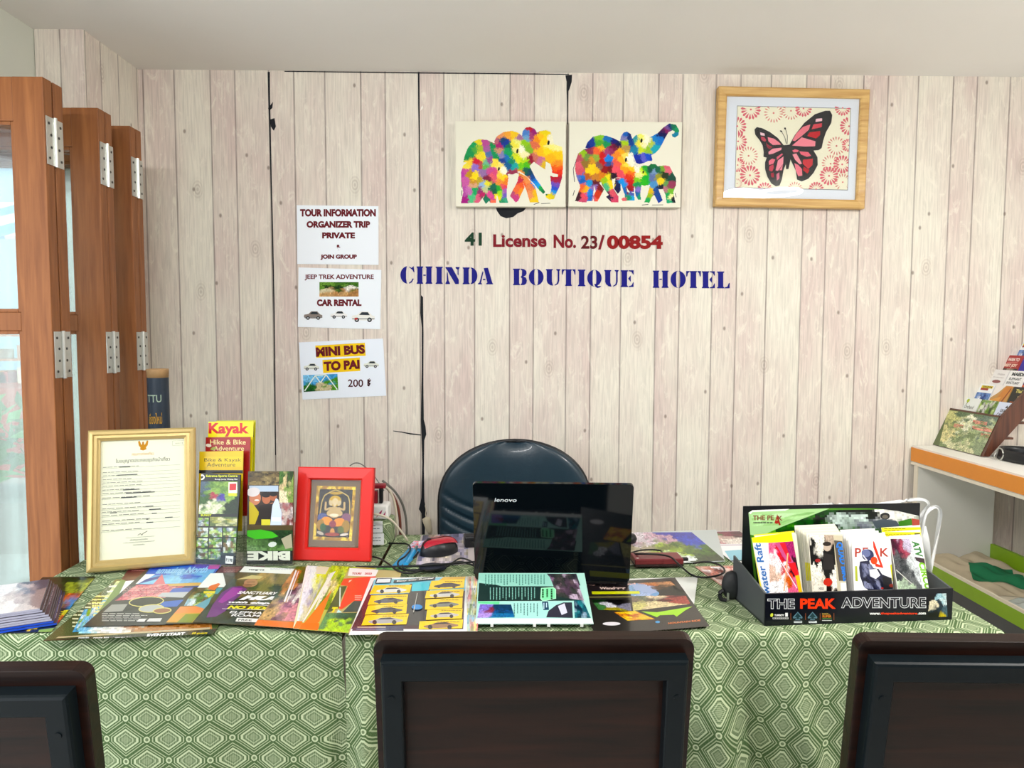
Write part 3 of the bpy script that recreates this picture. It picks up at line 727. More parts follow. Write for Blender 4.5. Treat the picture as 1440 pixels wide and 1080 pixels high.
k.f = [f[::-1] for f in k.f]; k.build('back_shell', BLK, oc, smooth=True)
rim = [Vector(back_fn(1)(1, i/40))+Vector((0, 0.008, 0)) for i in range(41)]+[Vector(back_fn(1)(0, 1-i/40))+Vector((0, 0.008, 0)) for i in range(41)]
MB().tube(rim, 0.0065, 8).build('piping', BLK, pad, smooth=True)
def seat_fn(u, v):
    a = 2*math.pi*u; rr = (abs(math.cos(a))**4+abs(math.sin(a))**4)**-0.25; 
    if v < 0.5: q = v*2; return (0.235*q*rr*math.cos(a), -0.02+0.225*q*rr*math.sin(a), 0.50-0.012*q**6)
    q = (v-0.5)*2; s = 1-0.06*q; return (0.235*s*rr*math.cos(a), -0.02+0.225*s*rr*math.sin(a), 0.488-0.07*q)
MB().grid(seat_fn, 48, 16).build('seat', LEA, oc, smooth=True)
MB().box(-0.03, 0.21, 0.40, 0.03, 0.24, 0.44).box(-0.03, -0.1, 0.39, 0.03, 0.24, 0.42).build('back_bracket', BLK, oc, bevel=0.004)
MB().cyl((0, 0, 0.1), (0, 0, 0.41), 0.025, 16).build('gas_lift', STEEL, oc)
for i in range(5):
    a = R(72*i+18); c, s = math.cos(a), math.sin(a)
    MB().tube([(0, 0, 0.11), (0.26*c, 0.26*s, 0.075)], [0.026, 0.016], 8).build('base_arm', BLK, oc)
    MB().cyl((0.26*c-0.012*s, 0.26*s+0.012*c, 0.03), (0.26*c+0.012*s, 0.26*s-0.012*c, 0.03), 0.03, 16).build('caster', BLK, oc)

# ================================================================== lettering on the wall
NAVY = '14148C'
def arc(cx, cy, rx, ry, a0, a1, n=14): return [(cx+rx*math.cos(R(a0+(a1-a0)*i/n)), cy+ry*math.sin(R(a0+(a1-a0)*i/n))) for i in range(n+1)]
def slab(x0, x1, s=0.05, y0=0, y1=1): return [(x0-s, y0), (x1+s, y0), (x1+s, y0+.05), (x1, y0+.1), (x1, y1-.1), (x1+s, y1-.05), (x1+s, y1), (x0-s, y1), (x0-s, y1-.05), (x0, y1-.1), (x0, y0+.1), (x0-s, y0+.05)]
def lens(left):
    p = arc(.52, .5, .52, .5, 92, 268)+[(.40, .06), (.37, .3), (.37, .7), (.40, .94)]
    return p if left else [(1-x, y) for x, y in p]
GLY = {
 'C': [arc(.53, .5, .53, .5, 96, 264)+[(.44, .06), (.40, .3), (.40, .7), (.44, .94)], [(.6, .98), (.78, .9), (.92, 1), (.98, .66), (.93, .64), (.84, .78), (.62, .93)], [(.6, 0), (.8, .08), (.93, .28), (.86, .3), (.74, .14), (.6, .06)]],
 'H': [slab(.06, .37), slab(.62, .94), [(.43, .46), (.58, .46), (.58, .53), (.43, .53)]],
 'I': [slab(.14, .86, .14)],
 'N': [[(0, 1), (.45, 1), (.95, .25), (.95, 0), (.7, 0), (.12, .82), (0, .95)], [(0, 0), (.32, 0), (.32, .05), (.22, .2), (.16, .66), (.1, .72), (.1, .2), (0, .06)], [(.72, 1), (1, 1), (1, .95), (.93, .85), (.93, .5), (.86, .58), (.86, .85), (.72, .93)]],
 'D': [slab(.08, .42, .06), [(.54, 1)]+arc(.54, .5, .45, .5, 88, -88)+[(.54, .02), (.62, .12), (.62, .88)]],
 'A': [[(.38, .98), (.66, 1), (.95, .07), (1, .04), (1, 0), (.54, 0), (.54, .05), (.62, .1)], [(0, 0), (.28, 0), (.28, .04), (.2, .08), (.36, .72), (.31, .8), (.1, .1), (0, .05)], [(.32, .25), (.5, .25), (.48, .33), (.34, .33)]],
 'B': [slab(.08, .45, .06), [(.55, 1), (.8, .97), (.95, .86), (.98, .72), (.9, .58), (.75, .52), (.92, .46), (1, .28), (.95, .1), (.8, .01), (.55, 0), (.55, .05), (.64, .12), (.66, .4), (.55, .5), (.64, .58), (.66, .88), (.55, .95)]],
 'O': [lens(1), lens(0)],
 'U': [[(0, 1), (.48, 1), (.48, .95), (.42, .9), (.42, .25), (.47, .1), (.5, 0), (.3, .03), (.12, .15), (.06, .3), (.06, .9), (0, .95)], [(.72, 1), (1, 1), (1, .95), (.93, .88), (.93, .3), (.85, .1), (.62, 0), (.6, .05), (.76, .14), (.82, .3), (.82, .88), (.72, .95)]],
 'T': [slab(.3, .68, .05), [(0, 1), (.24, 1), (.24, .96), (.13, .88), (.07, .68), (.01, .68)], [(1, 1), (.76, 1), (.76, .96), (.87, .88), (.93, .68), (.99, .68)]],
 'Q': [lens(1), lens(0), [(.48, .14), (.62, .16), (.74, .02), (.97, .03), (.9, -.05), (.7, -.1), (.58, -.02)]],
 'E': [slab(.08, .5, .07), [(.62, 1), (1, 1), (1, .74), (.95, .74), (.84, .9), (.62, .95)], [(.58, .5), (.78, .7), (.78, .3)], [(.62, 0), (1, 0), (1, .28), (.95, .28), (.84, .1), (.62, .05)]],
 'L': [slab(.1, .5, .08), [(.6, 0), (1, 0), (1, .3), (.94, .32), (.82, .1), (.6, .05)]],
}
def wall_frame(tl, tr, bl, Y):
    a, b, c = onY(*bl, Y), onY(*tr, Y), onY(*tl, Y)
    m = frm(a, b-c, c-a); y = Vector((m[0][1], m[1][1], m[2][1]))
    return m, (b-c).length, (c-a).dot(y)
m, w, h = wall_frame((560, 370), (1032, 370), (560, 408), WY-0.0008)
lt = thing('wall_lettering', 'large navy stencil letters naming the boutique hotel on the plank wall', 'lettering', m)
words = [('CHINDA', [(563, 583.3), (585.6, 608.2), (612.6, 622.6), (626.5, 646.2), (650.2, 671.5), (672, 693.5)], (374.2, 399), (376.5, 399.8)),
         ('BOUTIQUE', [(721, 741), (743.6, 764.4), (767.6, 787.9), (790, 809.3), (812.6, 823.2), (825.8, 846), (849.8, 870), (872.6, 891)], (377.8, 401), (380, 403.6)),
         ('HOTEL', [(917.6, 940.3), (943, 964.3), (964.8, 985.6), (986.8, 1005.2), (1008, 1026)], (380.5, 404.8), (381.8, 405.4))]
for wd, xs, (ya, yb), (yc, yd) in words:
    ar = Art(w, h, M=m)
    for i, ch in enumerate(wd):
        q = i/(len(wd)-1); t0, t1 = ya+(yc-ya)*q, yb+(yd-yb)*q; a, b = xs[i]
        for pl in GLY[ch]: ar.poly([(a+(b-a)*x, t1-(t1-t0)*y) for x, y in pl], NAVY)
    ar.build('word', Matrix.Identity(4), 0.0004, PAINT, lt, base=False)
m, w, h = wall_frame((648, 322), (938, 322), (648, 356), WY-0.0008)
lt = thing('wall_lettering', 'small green and red licence number lettering on the wall below the canvases', 'lettering', m)
ar = Art(w, h, M=m); ar.text('41', 653.5, 327, 677.5, 345.5, '0A4A30', 0.03); ar.build('green_number', Matrix.Identity(4), 0.0004, PAINT, lt, base=False); ar = Art(w, h, M=m)
ar.text('License', 693.5, 329.5, 768.5, 347.5, '8E1430', 0.035); ar.build('word', Matrix.Identity(4), 0.0004, PAINT, lt, base=False); ar = Art(w, h, M=m); ar.text('No.', 778.5, 330, 810, 349, '8E1430', 0.035); ar.build('word', Matrix.Identity(4), 0.0004, PAINT, lt, base=False); ar = Art(w, h, M=m); ar.text('23', 817, 331.5, 840, 350, '701820', 0.03)
ar.text('/', 841, 330.5, 850.5, 351, '8A2030', 0.03); ar.text('00854', 853.5, 331, 932, 350.3, '9C0A1C', 0.05)
ar.build('red_number', Matrix.Identity(4), 0.0004, PAINT, lt, base=False)

# ================================================================== paper signs
MAR = '7A1F2E'
def car(a, cx, cy, s, body, sh='8A8F94'):
    a.poly([(cx-s, cy+.12*s), (cx-.95*s, cy-.12*s), (cx-.5*s, cy-.2*s), (cx-.2*s, cy-.48*s), (cx+.45*s, cy-.48*s), (cx+.75*s, cy-.16*s), (cx+s, cy-.06*s), (cx+s, cy+.2*s), (cx+.7*s, cy+.3*s), (cx-.85*s, cy+.28*s)], body)
    a.poly([(cx-.36*s, cy-.18*s), (cx-.12*s, cy-.42*s), (cx+.4*s, cy-.42*s), (cx+.58*s, cy-.16*s)], '3A434A')
    a.rect(cx-.95*s, cy+.12*s, cx+.98*s, cy+.19*s, sh)
    for q in (-.55, .55): a.ell(cx+q*s, cy+.24*s, .2*s, .2*s, '202224', n=12); a.ell(cx+q*s, cy+.24*s, .1*s, .1*s, 'B8BCC0', n=10)
m, w, h = wall_frame((418, 288.5), (533, 290), (418, 371.3), WY-0.0015)
ar = Art(w, h, M=m, crop=(390, 270, 3.378), bg='F4F9FF')
B = 0.06
ar.text('TOUR INFORMATION', 108, 81, 468, 117, MAR, B); ar.text('ORGANIZER TRIP', 139, 138, 441, 170, MAR, B); ar.text('PRIVATE', 213, 192, 369, 221, MAR, B)
ar.text('&', 280, 250, 301, 276, MAR, B); ar.text('JOIN GROUP', 205, 297, 378, 323, MAR, B)
tag(ar.build('paper_sign', m, 0.0006), 'white paper sign offering tour information, topmost of three on the wall', 'sign')
m, w, h = wall_frame((418.5, 376), (535, 379.5), (419, 459.8), WY-0.0015)
ar = Art(w, h, M=m, crop=(390, 270, 3.378), bg='F4F9FF')
ar.text('JEEP TREK ADVENTURE', 130, 392, 458, 420, MAR, 0.035); ar.photo(200, 428, 386, 497, [('7CA04A', .3, .2, .2), ('5E8038', .7, .15, .2), ('C9A878', .4, .8, .15), ('B89060', .7, .8, .15), ('D8D0B0', .25, .55, .06), ('4A5A30', .5, .45, .1), ('E8E4DA', .75, .4, .05)], 30, 14, 60, 3)
ar.text('CAR RENTAL', 188, 510, 400, 542, MAR, B); car(ar, 170, 588, 44, '9A8F88'); car(ar, 292, 584, 40, 'F4F4F4'); car(ar, 408, 594, 55, 'F2F2EE'); ar.ell(374, 602, 8, 5, 'C05050')
tag(ar.build('paper_sign', m, 0.0006), 'white paper sign with three cars for jeep treks and car rental, middle of three', 'sign')
m, w, h = wall_frame((420.2, 481.5), (538.6, 476), (425.5, 562), WY-0.002)
ar = Art(w, h, M=m, crop=(390, 270, 3.378), bg='F0F6FF')
ar.poly([(180, 730), (416, 716), (420, 778), (186, 788)], 'F5D21E'); ar.poly([(214, 798), (392, 786), (394, 850), (218, 860)], 'F5D21E')
ar.text('MINI BUS', 0, 0, 0, 0, MAR, B, q=[(182, 738), (414, 724), (418, 768), (184, 784)]); ar.text('TO PAI', 0, 0, 0, 0, MAR, B, q=[(220, 806), (390, 796), (392, 840), (222, 852)])
car(ar, 162, 832, 37, 'E8ECE4'); car(ar, 446, 820, 36, 'E8ECE4')
ar.photo(0, 0, 0, 0, [('5AA8D8', .5, .1, .2), ('8CC8E8', .2, .2, .15), ('4A8A3A', .1, .7, .1), ('5C9A40', .9, .65, .1), ('C8C0A0', .5, .8, .1), ('2E6A48', .2, .9, .1)], 28, 14, 50, 8, quad=[(122, 870), (286, 864), (290, 940), (126, 950)])
for pts in ([(130, 945), (180, 872), (205, 905)], [(285, 938), (232, 868), (206, 905)], [(180, 872), (232, 868)]): ar.line(pts, 5, 'E8F0E8')
ar.text('200', 336, 890, 408, 926, '5A1A2C', 0.012); ar.text('฿', 428, 886, 448, 924, '5A1A2C', 0.012)
tag(ar.build('paper_sign', m, 0.0006), 'white paper sign with yellow highlighted mini bus fare, lowest of three', 'sign')

# ================================================================== elephant canvases
def inside(P, poly):
    x, y = P[:, 0], P[:, 1]; r = np.zeros(len(P), bool); n = len(poly)
    for i in range(n):
        (x0, y0), (x1, y1) = poly[i], poly[i-1]
        c = ((y0 > y) != (y1 > y)) & (x < (x1-x0)*(y-y0)/((y1-y0) or 1e-9)+x0); r ^= c
    return r
def paint(polys, anchors, box, n, seed):
    """palette-knife colour patches inside outlines: every cell takes the nearest dab's colour"""
    rng = np.random.RandomState(seed); u0, v0, u1, v1 = box; ny = int(n*(v1-v0)/(u1-u0))
    gx, gy = np.meshgrid(u0+(np.arange(n)+.5)/n*(u1-u0), v0+(np.arange(ny)+.5)/ny*(v1-v0)); P = np.stack([gx.ravel(), gy.ravel()], 1)
    mask = np.zeros(len(P), bool)
    for p in polys: mask |= inside(P, p)
    A = np.array([(a, b) for a, b, c in anchors], float); Cc = np.array([ink(c) for a, b, c in anchors])
    k1, k2 = rng.rand(ny//6+2, n//6+2, 2), rng.rand(ny//2+2, n//2+2, 2)
    def up(k, f): return np.repeat(np.repeat(k, f, 0), f, 1)[:ny, :n].reshape(-1, 2)-.5
    Q = P+up(k1, 6)*20+up(k2, 2)*16+rng.randn(len(P), 2)*3
    img = np.zeros((len(P), 3)); w = np.where(mask)[0]
    for i in range(0, len(w), 4000):
        q = w[i:i+4000]; d = ((Q[q][:, None]-A[None])**2).sum(2); o = np.argsort(d, 1)[:, :2]
        d0 = np.take_along_axis(d, o, 1)**.5; t = np.clip((d0[:, 1]-d0[:, 0])/12, 0, 1)[:, None]*.5+.5
        img[q] = Cc[o[:, 0]]*t+Cc[o[:, 1]]*(1-t)
    img *= 1+0.07*rng.randn(len(P), 1)
    return np.clip(img, 0, 1).reshape(ny, n, 3), mask.reshape(ny, n)
def anc(t): return [(int(a.split(',')[0]), int(a.split(',')[1]), a.split(',')[2]) for a in t.split()]
CVS = mat('canvas_edge', 'E4E2D2', 0.8, var=0.04, scale=200)
def canvas(tl, tr, bl, crop, box, polys, anchors, eyes, strokes, white, label, seed):
    m, w, h = wall_frame(tl, tr, bl, WY-0.032)
    t = thing('canvas_painting', label, 'painting', m)
    MB().box(0, 0, -0.031, w, h, 0).build('stretched_canvas', CVS, t, bevel=0.003)
    a = Art(w, h, M=m, crop=crop, bg='ECEADB')
    img, mask = paint(polys, anchors, box, 250, seed); a.raster(*box, img, mask)
    for p in white: a.poly(p, 'ECEADB')
    for x, y, rx, ry in eyes: a.ell(x, y, rx, ry, '16161C', 10)
    for s_, c in strokes: a.line(s_, 7, c)
    a.build('painted_elephants', Matrix.Translation((0, 0, 0.0002)), 0.0003, PAINT, t)
P1 = [[(500, 300), (530, 245), (600, 200), (690, 185), (760, 205), (800, 240), (812, 185), (845, 150), (890, 143), (940, 165), (965, 205), (1000, 188), (1060, 178), (1110, 195), (1128, 230), (1150, 330), (1235, 360), (1245, 450), (1245, 600), (1235, 700), (1205, 800), (1165, 880), (1150, 925), (1100, 932), (1060, 905), (1062, 868), (1112, 868), (1122, 790), (1108, 680), (1130, 620), (1112, 545), (1060, 520), (1055, 605), (1000, 570), (930, 520), (890, 560), (700, 660), (640, 650)],
      [(650, 620), (770, 650), (755, 730), (672, 890), (735, 962), (760, 945), (830, 800), (780, 640)], [(765, 640), (850, 830), (888, 962), (985, 962), (945, 790), (850, 680)],
      [(165, 530), (180, 460), (215, 370), (275, 300), (340, 275), (420, 283), (490, 315), (520, 320), (545, 270), (590, 258), (640, 285), (655, 330), (720, 300), (790, 320), (850, 410), (870, 500), (890, 580), (950, 700), (1010, 780), (1055, 850), (1035, 870), (990, 830), (920, 745), (820, 650), (760, 615), (640, 610), (540, 520), (400, 560), (300, 530)],
      [(140, 640), (165, 560), (220, 515), (300, 505), (350, 515), (385, 560), (400, 500), (450, 470), (495, 510), (560, 505), (610, 550), (640, 610), (655, 700), (640, 800), (635, 900), (652, 965), (560, 968), (530, 880), (520, 965), (460, 968), (445, 945), (410, 978), (378, 925), (400, 880), (385, 900), (335, 965), (140, 972), (165, 850), (145, 740)]]
A1 = anc('560,240,E8A070 650,215,F0B050 720,220,F5D040 770,270,B080A0 520,290,C07080 880,165,C03040 840,210,6090D0 930,200,A03080 905,240,B05080 850,260,80B0D0 830,320,A0D030 860,370,90C040 940,330,E08060 1000,250,FFC800 960,280,F0A030 1040,200,F0D830 1040,300,FFD820 1130,290,F3EFD2 1190,350,F8F0A0 1100,360,FBEE90 1080,400,FFE030 1000,420,FFC818 1200,450,F8D020 1120,480,FFC010 950,480,D08070 990,520,D080A0 1040,560,E0C040 1180,540,F0A040 1180,590,F07030 1190,640,E84828 1170,690,C02040 1175,730,B03060 1165,770,8060C0 1150,810,4060D0 1140,845,30A0E0 1120,880,E0D030 1090,905,F0D820 900,500,A02040 730,640,A84060 690,660,A04060 790,640,E8A050 770,720,D04060 800,760,F07040 780,850,F0A030 720,900,D05090 700,880,C06080 740,830,F08050 850,720,F0A060 890,800,E89060 900,880,F0A070 950,860,F0C030 940,930,F0D040 '
 '230,420,10A060 200,470,109858 270,340,20A868 330,310,E8D840 290,380,60B050 340,380,B0C840 400,330,C060A0 430,380,B070A8 480,350,10A060 500,430,18A068 360,470,F0D850 390,460,F0E040 440,440,6080B0 540,480,20A060 590,290,105080 610,320,0848A0 560,350,B03080 545,400,D0A080 575,450,9090C0 590,500,3050A0 640,400,10A870 660,360,108060 690,440,20B060 640,480,1080C0 660,560,0870A0 720,570,20B0B0 690,520,109870 720,340,F0E860 760,300,F0F090 720,450,D8E040 740,400,F0E890 800,380,FAF8E0 820,450,F8F0C0 760,500,E0E830 830,520,C0E030 790,570,80D020 850,550,60C020 850,620,107060 890,650,085070 920,690,0858A0 940,740,1090E0 970,770,30A8E8 1010,810,10B060 1040,850,108050 '
 '200,560,F0E060 230,540,F0D050 320,530,D03050 350,560,C06060 300,580,A080D0 160,640,C050B0 190,620,D060A0 300,670,FFE020 285,690,FFE020 240,650,C8A030 340,730,C8B040 270,740,D0A040 380,640,A080B0 430,700,903050 190,740,D070B0 180,850,C060B0 220,840,D080C0 190,930,B02090 290,830,20B070 260,930,60C890 270,780,E0B090 350,840,A04080 320,930,E07090 370,870,C03070 370,760,A0C0E0 420,760,E8E050 400,820,C8D0A0 410,900,108060 420,940,108868 480,800,107860 500,840,0a7050 450,880,E060A0 490,920,D050A0 500,950,F08060 550,820,30B040 570,860,A8E020 540,900,F0E040 420,540,80C0A0 410,570,70C060 450,500,A060A0 460,620,D060A0 510,650,E06090 480,680,E87080 520,530,F8E060 560,560,F8E890 600,610,F8F8E0 550,660,F8D860 590,700,F8D840 620,740,F09040 580,740,F0A050 600,790,E86070 610,850,B070C0 620,890,8070C8 620,940,50B090 600,950,30a070')
canvas((641, 170.3), (796.4, 171), (641, 290.3), (630, 160, 7.712), (85, 80, 1285, 1005), P1, A1, [(1090, 315, 12, 26), (752, 405, 11, 26), (552, 598, 10, 20)], [([(150, 740), (150, 800)], '503040'), ([(152, 830), (145, 890)], '404048'), ([(930, 985), (990, 962)], '202020'), ([(1010, 975), (1110, 970)], '707068')], [[(1060, 530), (1090, 560), (1130, 640), (1195, 660), (1190, 685), (1140, 685), (1100, 665), (1070, 600)]], 'left canvas of bright patchwork elephants walking right, three heads in profile', 5)
P2 = [[(215, 370), (240, 310), (300, 250), (380, 230), (450, 240), (520, 265), (595, 300), (600, 250), (630, 205), (670, 193), (710, 220), (725, 270), (760, 235), (820, 215), (880, 225), (920, 255), (1000, 210), (1060, 150), (1130, 105), (1200, 120), (1235, 180), (1225, 235), (1190, 258), (1160, 250), (1155, 222), (1180, 212), (1186, 190), (1160, 180), (1120, 200), (1090, 250), (1060, 310), (1020, 380), (970, 430), (930, 450), (945, 500), (935, 515), (900, 510), (850, 535), (800, 547), (765, 530), (740, 460), (690, 420), (590, 420), (400, 430)],
      [(140, 430), (200, 385), (300, 365), (420, 400), (460, 340), (530, 330), (590, 360), (600, 395), (680, 395), (740, 470), (765, 560), (755, 700), (745, 850), (700, 852), (665, 800), (640, 700), (560, 690), (515, 710), (480, 690), (380, 745), (300, 745), (150, 760), (120, 680), (105, 600), (115, 500)],
      [(150, 740), (160, 800), (105, 945), (165, 958), (225, 962), (240, 945), (295, 948), (305, 850), (310, 740)], [(300, 745), (360, 740), (420, 820), (350, 950), (312, 950), (298, 900), (330, 840)], [(365, 650), (450, 610), (500, 680), (520, 810), (577, 900), (577, 962), (500, 962), (440, 900), (470, 880), (400, 780)],
      [(545, 695), (600, 700), (602, 830), (570, 870), (525, 810)], [(580, 695), (645, 700), (672, 850), (745, 858), (752, 940), (640, 945), (645, 880)], [(605, 925), (630, 908), (662, 915), (665, 942), (625, 948)],
      [(755, 560), (800, 580), (850, 560), (905, 565), (925, 543), (975, 545), (1000, 570), (1080, 560), (1130, 570), (1165, 640), (1202, 700), (1197, 780), (1170, 850), (1195, 965), (1100, 970), (1085, 880), (1060, 820), (1010, 820), (1055, 940), (1010, 970), (965, 880), (940, 900), (910, 965), (855, 960), (890, 880), (918, 770), (850, 782), (825, 770), (812, 870), (822, 930), (788, 932), (760, 880), (750, 760)]]
A2 = anc('270,310,0848A0 240,350,10308A 380,260,90C840 370,310,60B040 390,380,F0C020 450,280,1080C0 440,330,20A060 540,300,102080 570,330,0a1a60 640,230,1870C0 630,260,9090C0 700,250,083880 640,320,B0D030 640,370,C0A060 720,310,1050A0 760,290,60B0A0 750,250,40A0B0 830,250,F0F080 860,230,F8F4D8 800,320,F0E860 850,330,F4F0C0 890,310,F8F4DC 820,390,D0E040 760,390,3090B0 900,390,A0C840 930,320,C0D060 980,290,1090D0 960,370,30B0C0 1020,280,0880D0 1050,220,101860 1060,180,602060 1090,170,903070 1110,150,8060A0 1140,130,203080 1170,130,108060 1210,180,10A070 1200,230,2090B0 780,480,0840B0 800,520,1030A0 850,480,7070D0 890,470,2060D0 930,490,1050C0 '
 '190,430,A0C830 260,400,A04060 240,470,80A050 340,410,F07848 330,480,A0B850 400,440,D03030 400,540,C82828 440,600,A01020 480,600,801828 290,590,FFD810 275,625,FFD810 330,600,F8C818 230,540,A08040 290,500,D8A040 370,560,907060 250,680,C07030 330,690,D09040 140,560,E07080 150,620,D86878 140,470,C06070 170,690,3080D0 140,690,8080C0 180,720,2070C0 260,740,30A0D8 320,750,702030 520,370,902050 500,400,A04070 550,350,701840 460,490,2090E0 470,540,4060A0 440,420,B05080 560,440,F09840 600,410,F8B830 560,540,F07060 540,600,F06878 590,650,E86070 610,500,F8C040 640,460,F8E070 690,480,F8F8E8 710,530,FAF6E0 670,560,F8E060 650,600,F8B030 720,600,F8D020 710,640,F08020 700,690,E04820 700,740,D02818 710,800,B01828 690,830,901838 '
 '190,790,F07848 230,820,F0B830 200,900,E86070 195,950,D06080 135,900,502030 260,850,2090E0 270,930,1878C8 320,800,A080C0 380,800,902028 350,880,D04828 330,930,F07060 430,720,A8D020 470,690,F0E030 400,680,E09030 450,790,60C090 490,770,F0D830 520,860,E06878 550,930,D85878 470,910,302050 510,680,301030 570,780,102060 560,830,201050 620,760,30A0E8 640,840,2878C0 720,870,6070C0 690,910,10A070 730,920,20B0E0 630,930,E07078 '
 '780,600,F8F4E0 800,660,F0E8A0 840,620,D0E840 780,720,90D030 870,600,30B040 880,700,20B840 850,740,40C030 780,770,10A060 780,820,9080D0 770,870,3070B0 800,910,10A080 920,600,0a6050 950,570,108050 970,640,80A0C0 940,690,7080B0 1010,600,107058 1050,590,80B040 1120,600,E07888 1100,580,D87080 1035,720,FFD820 1030,740,FFD820 1000,680,A0A040 1070,680,304020 1035,785,202838 1150,690,0a5848 1180,670,106850 1140,770,A04868 1090,760,70A060 960,770,60A0D0 925,840,E0C030 900,880,A8C020 880,940,20B060 990,850,1858A0 1010,930,2050A8 1080,830,C08090 1110,880,10A860 1140,900,F0F0B0 1140,850,80C040 1180,930,102030 1130,950,30B080')
canvas((800.2, 170.6), (958.6, 172), (799.6, 290.3), (795, 160, 7.712), (40, 82, 1258, 1005), P2, A2, [(825, 292, 12, 24), (657, 500, 11, 24), (845, 632, 8, 16)], [([(118, 510), (85, 600), (100, 740)], '605060'), ([(100, 830), (82, 890)], '303038'), ([(1185, 680), (1200, 740)], '104040'), ([(1190, 860), (1202, 905)], '303038'), ([(830, 990), (900, 984)], '404040'), ([(940, 990), (1060, 988)], '808078')], [], 'right canvas of bright patchwork elephants with one blue trunk raised', 9)

# ================================================================== framed butterfly
OAK = wood('oak_frame', 'B98A48', 'DDB872', 0.45, 'X', 5)
m, w, h = wall_frame((1012.2, 121.3), (1224.8, 125.8), (1005.2, 289.6), WY-0.03)
t = thing('framed_picture', 'oak framed butterfly print hanging slightly crooked on the right wall', 'picture', m)
f = 0.031
MB().frame(w, h, [(0, -0.028), (0, 0.001), (0.004, 0.004), (f-0.006, 0.002), (f, -0.002), (f, -0.012), (0.006, -0.014)]).build('frame', OAK, t)
a = Art(w-2*f+0.01, h-2*f+0.01, bg='E6ECF4')
ins = m @ Matrix.Translation((f-0.005, f-0.005, -0.0115)); a.M = ins; a.crop = (990, 110, 5.4); a.inv = ins.inverted(); a.p0 = ins.translation.copy(); a.nrm = Vector((ins[0][2], ins[1][2], ins[2][2]))
a.poly([(250, 208), (1116, 228), (1092, 852), (232, 832)], '8A8F94'); a.poly([(254, 213), (1112, 232), (1088, 847), (237, 828)], 'F2F0DC')
PK, RD = 'E07080', 'C8D0A8'
def clipq(x, y):
    x = min(max(x, 256-(y-213)*0.028), 1110-(y-232)*0.038); y = min(max(y, 215), 843); return x, y
def flower(cx, cy, r, c, full=True, n=16):
    for i in range(n):
        th = 360*i/n+7; ux, uy = math.cos(R(th)), math.sin(R(th)); px_, py_ = -uy, ux
        r0 = r*(.38 if full else .55); wd = r*(.13 if full else .07)
        pts = [(cx+ux*r0, cy+uy*r0), (cx+ux*r*.85+px_*wd, cy+uy*r*.85+py_*wd), (cx+ux*r, cy+uy*r), (cx+ux*r*.85-px_*wd, cy+uy*r*.85-py_*wd)]
        if 245 < cx+ux*r*.8 < 1105 and 216 < cy+uy*r*.8 < 840: a.poly([clipq(*p) for p in pts], c); a.n -= 1
    a.n += 1; a.ell(*clipq(cx, cy), r*.1, r*.1, c, n=8)
for cx, cy, r, fu in ((355, 238, 78, 1), (528, 265, 76, 0), (660, 248, 72, 0), (755, 230, 66, 1), (1052, 226, 62, 1), (250, 365, 74, 1), (258, 480, 70, 1), (338, 590, 74, 0), (348, 738, 80, 1), (460, 850, 62, 1), (255, 660, 56, 1), (1100, 365, 72, 1), (1005, 515, 74, 0), (1096, 510, 52, 1), (960, 650, 70, 0), (1048, 655, 72, 1), (948, 742, 74, 1), (1052, 790, 68, 0), (690, 845, 60, 0), (850, 845, 60, 1), (250, 800, 40, 0)):
    flower(cx, cy, r, 'DD7A86' if fu else 'D98C86', fu, 16 if fu else 18)
K = '2A2B30'
a.poly([(640, 545), (600, 505), (560, 455), (500, 410), (440, 380), (400, 372), (382, 390), (388, 430), (420, 470), (444, 510), (452, 560), (450, 598), (475, 604), (462, 640), (462, 690), (480, 750), (510, 800), (545, 822), (572, 815), (590, 770), (602, 700), (625, 640), (640, 600)], K)
a.poly([(640, 520), (690, 430), (760, 340), (840, 275), (920, 248), (955, 248), (972, 280), (965, 340), (925, 410), (905, 470), (892, 530), (870, 547), (830, 550), (860, 600), (862, 660), (830, 720), (790, 765), (740, 785), (705, 770), (695, 700), (665, 640), (648, 600)], K)
a.poly([(600, 510), (650, 505), (665, 540), (655, 620), (640, 690), (622, 692), (618, 610), (598, 560)], K)
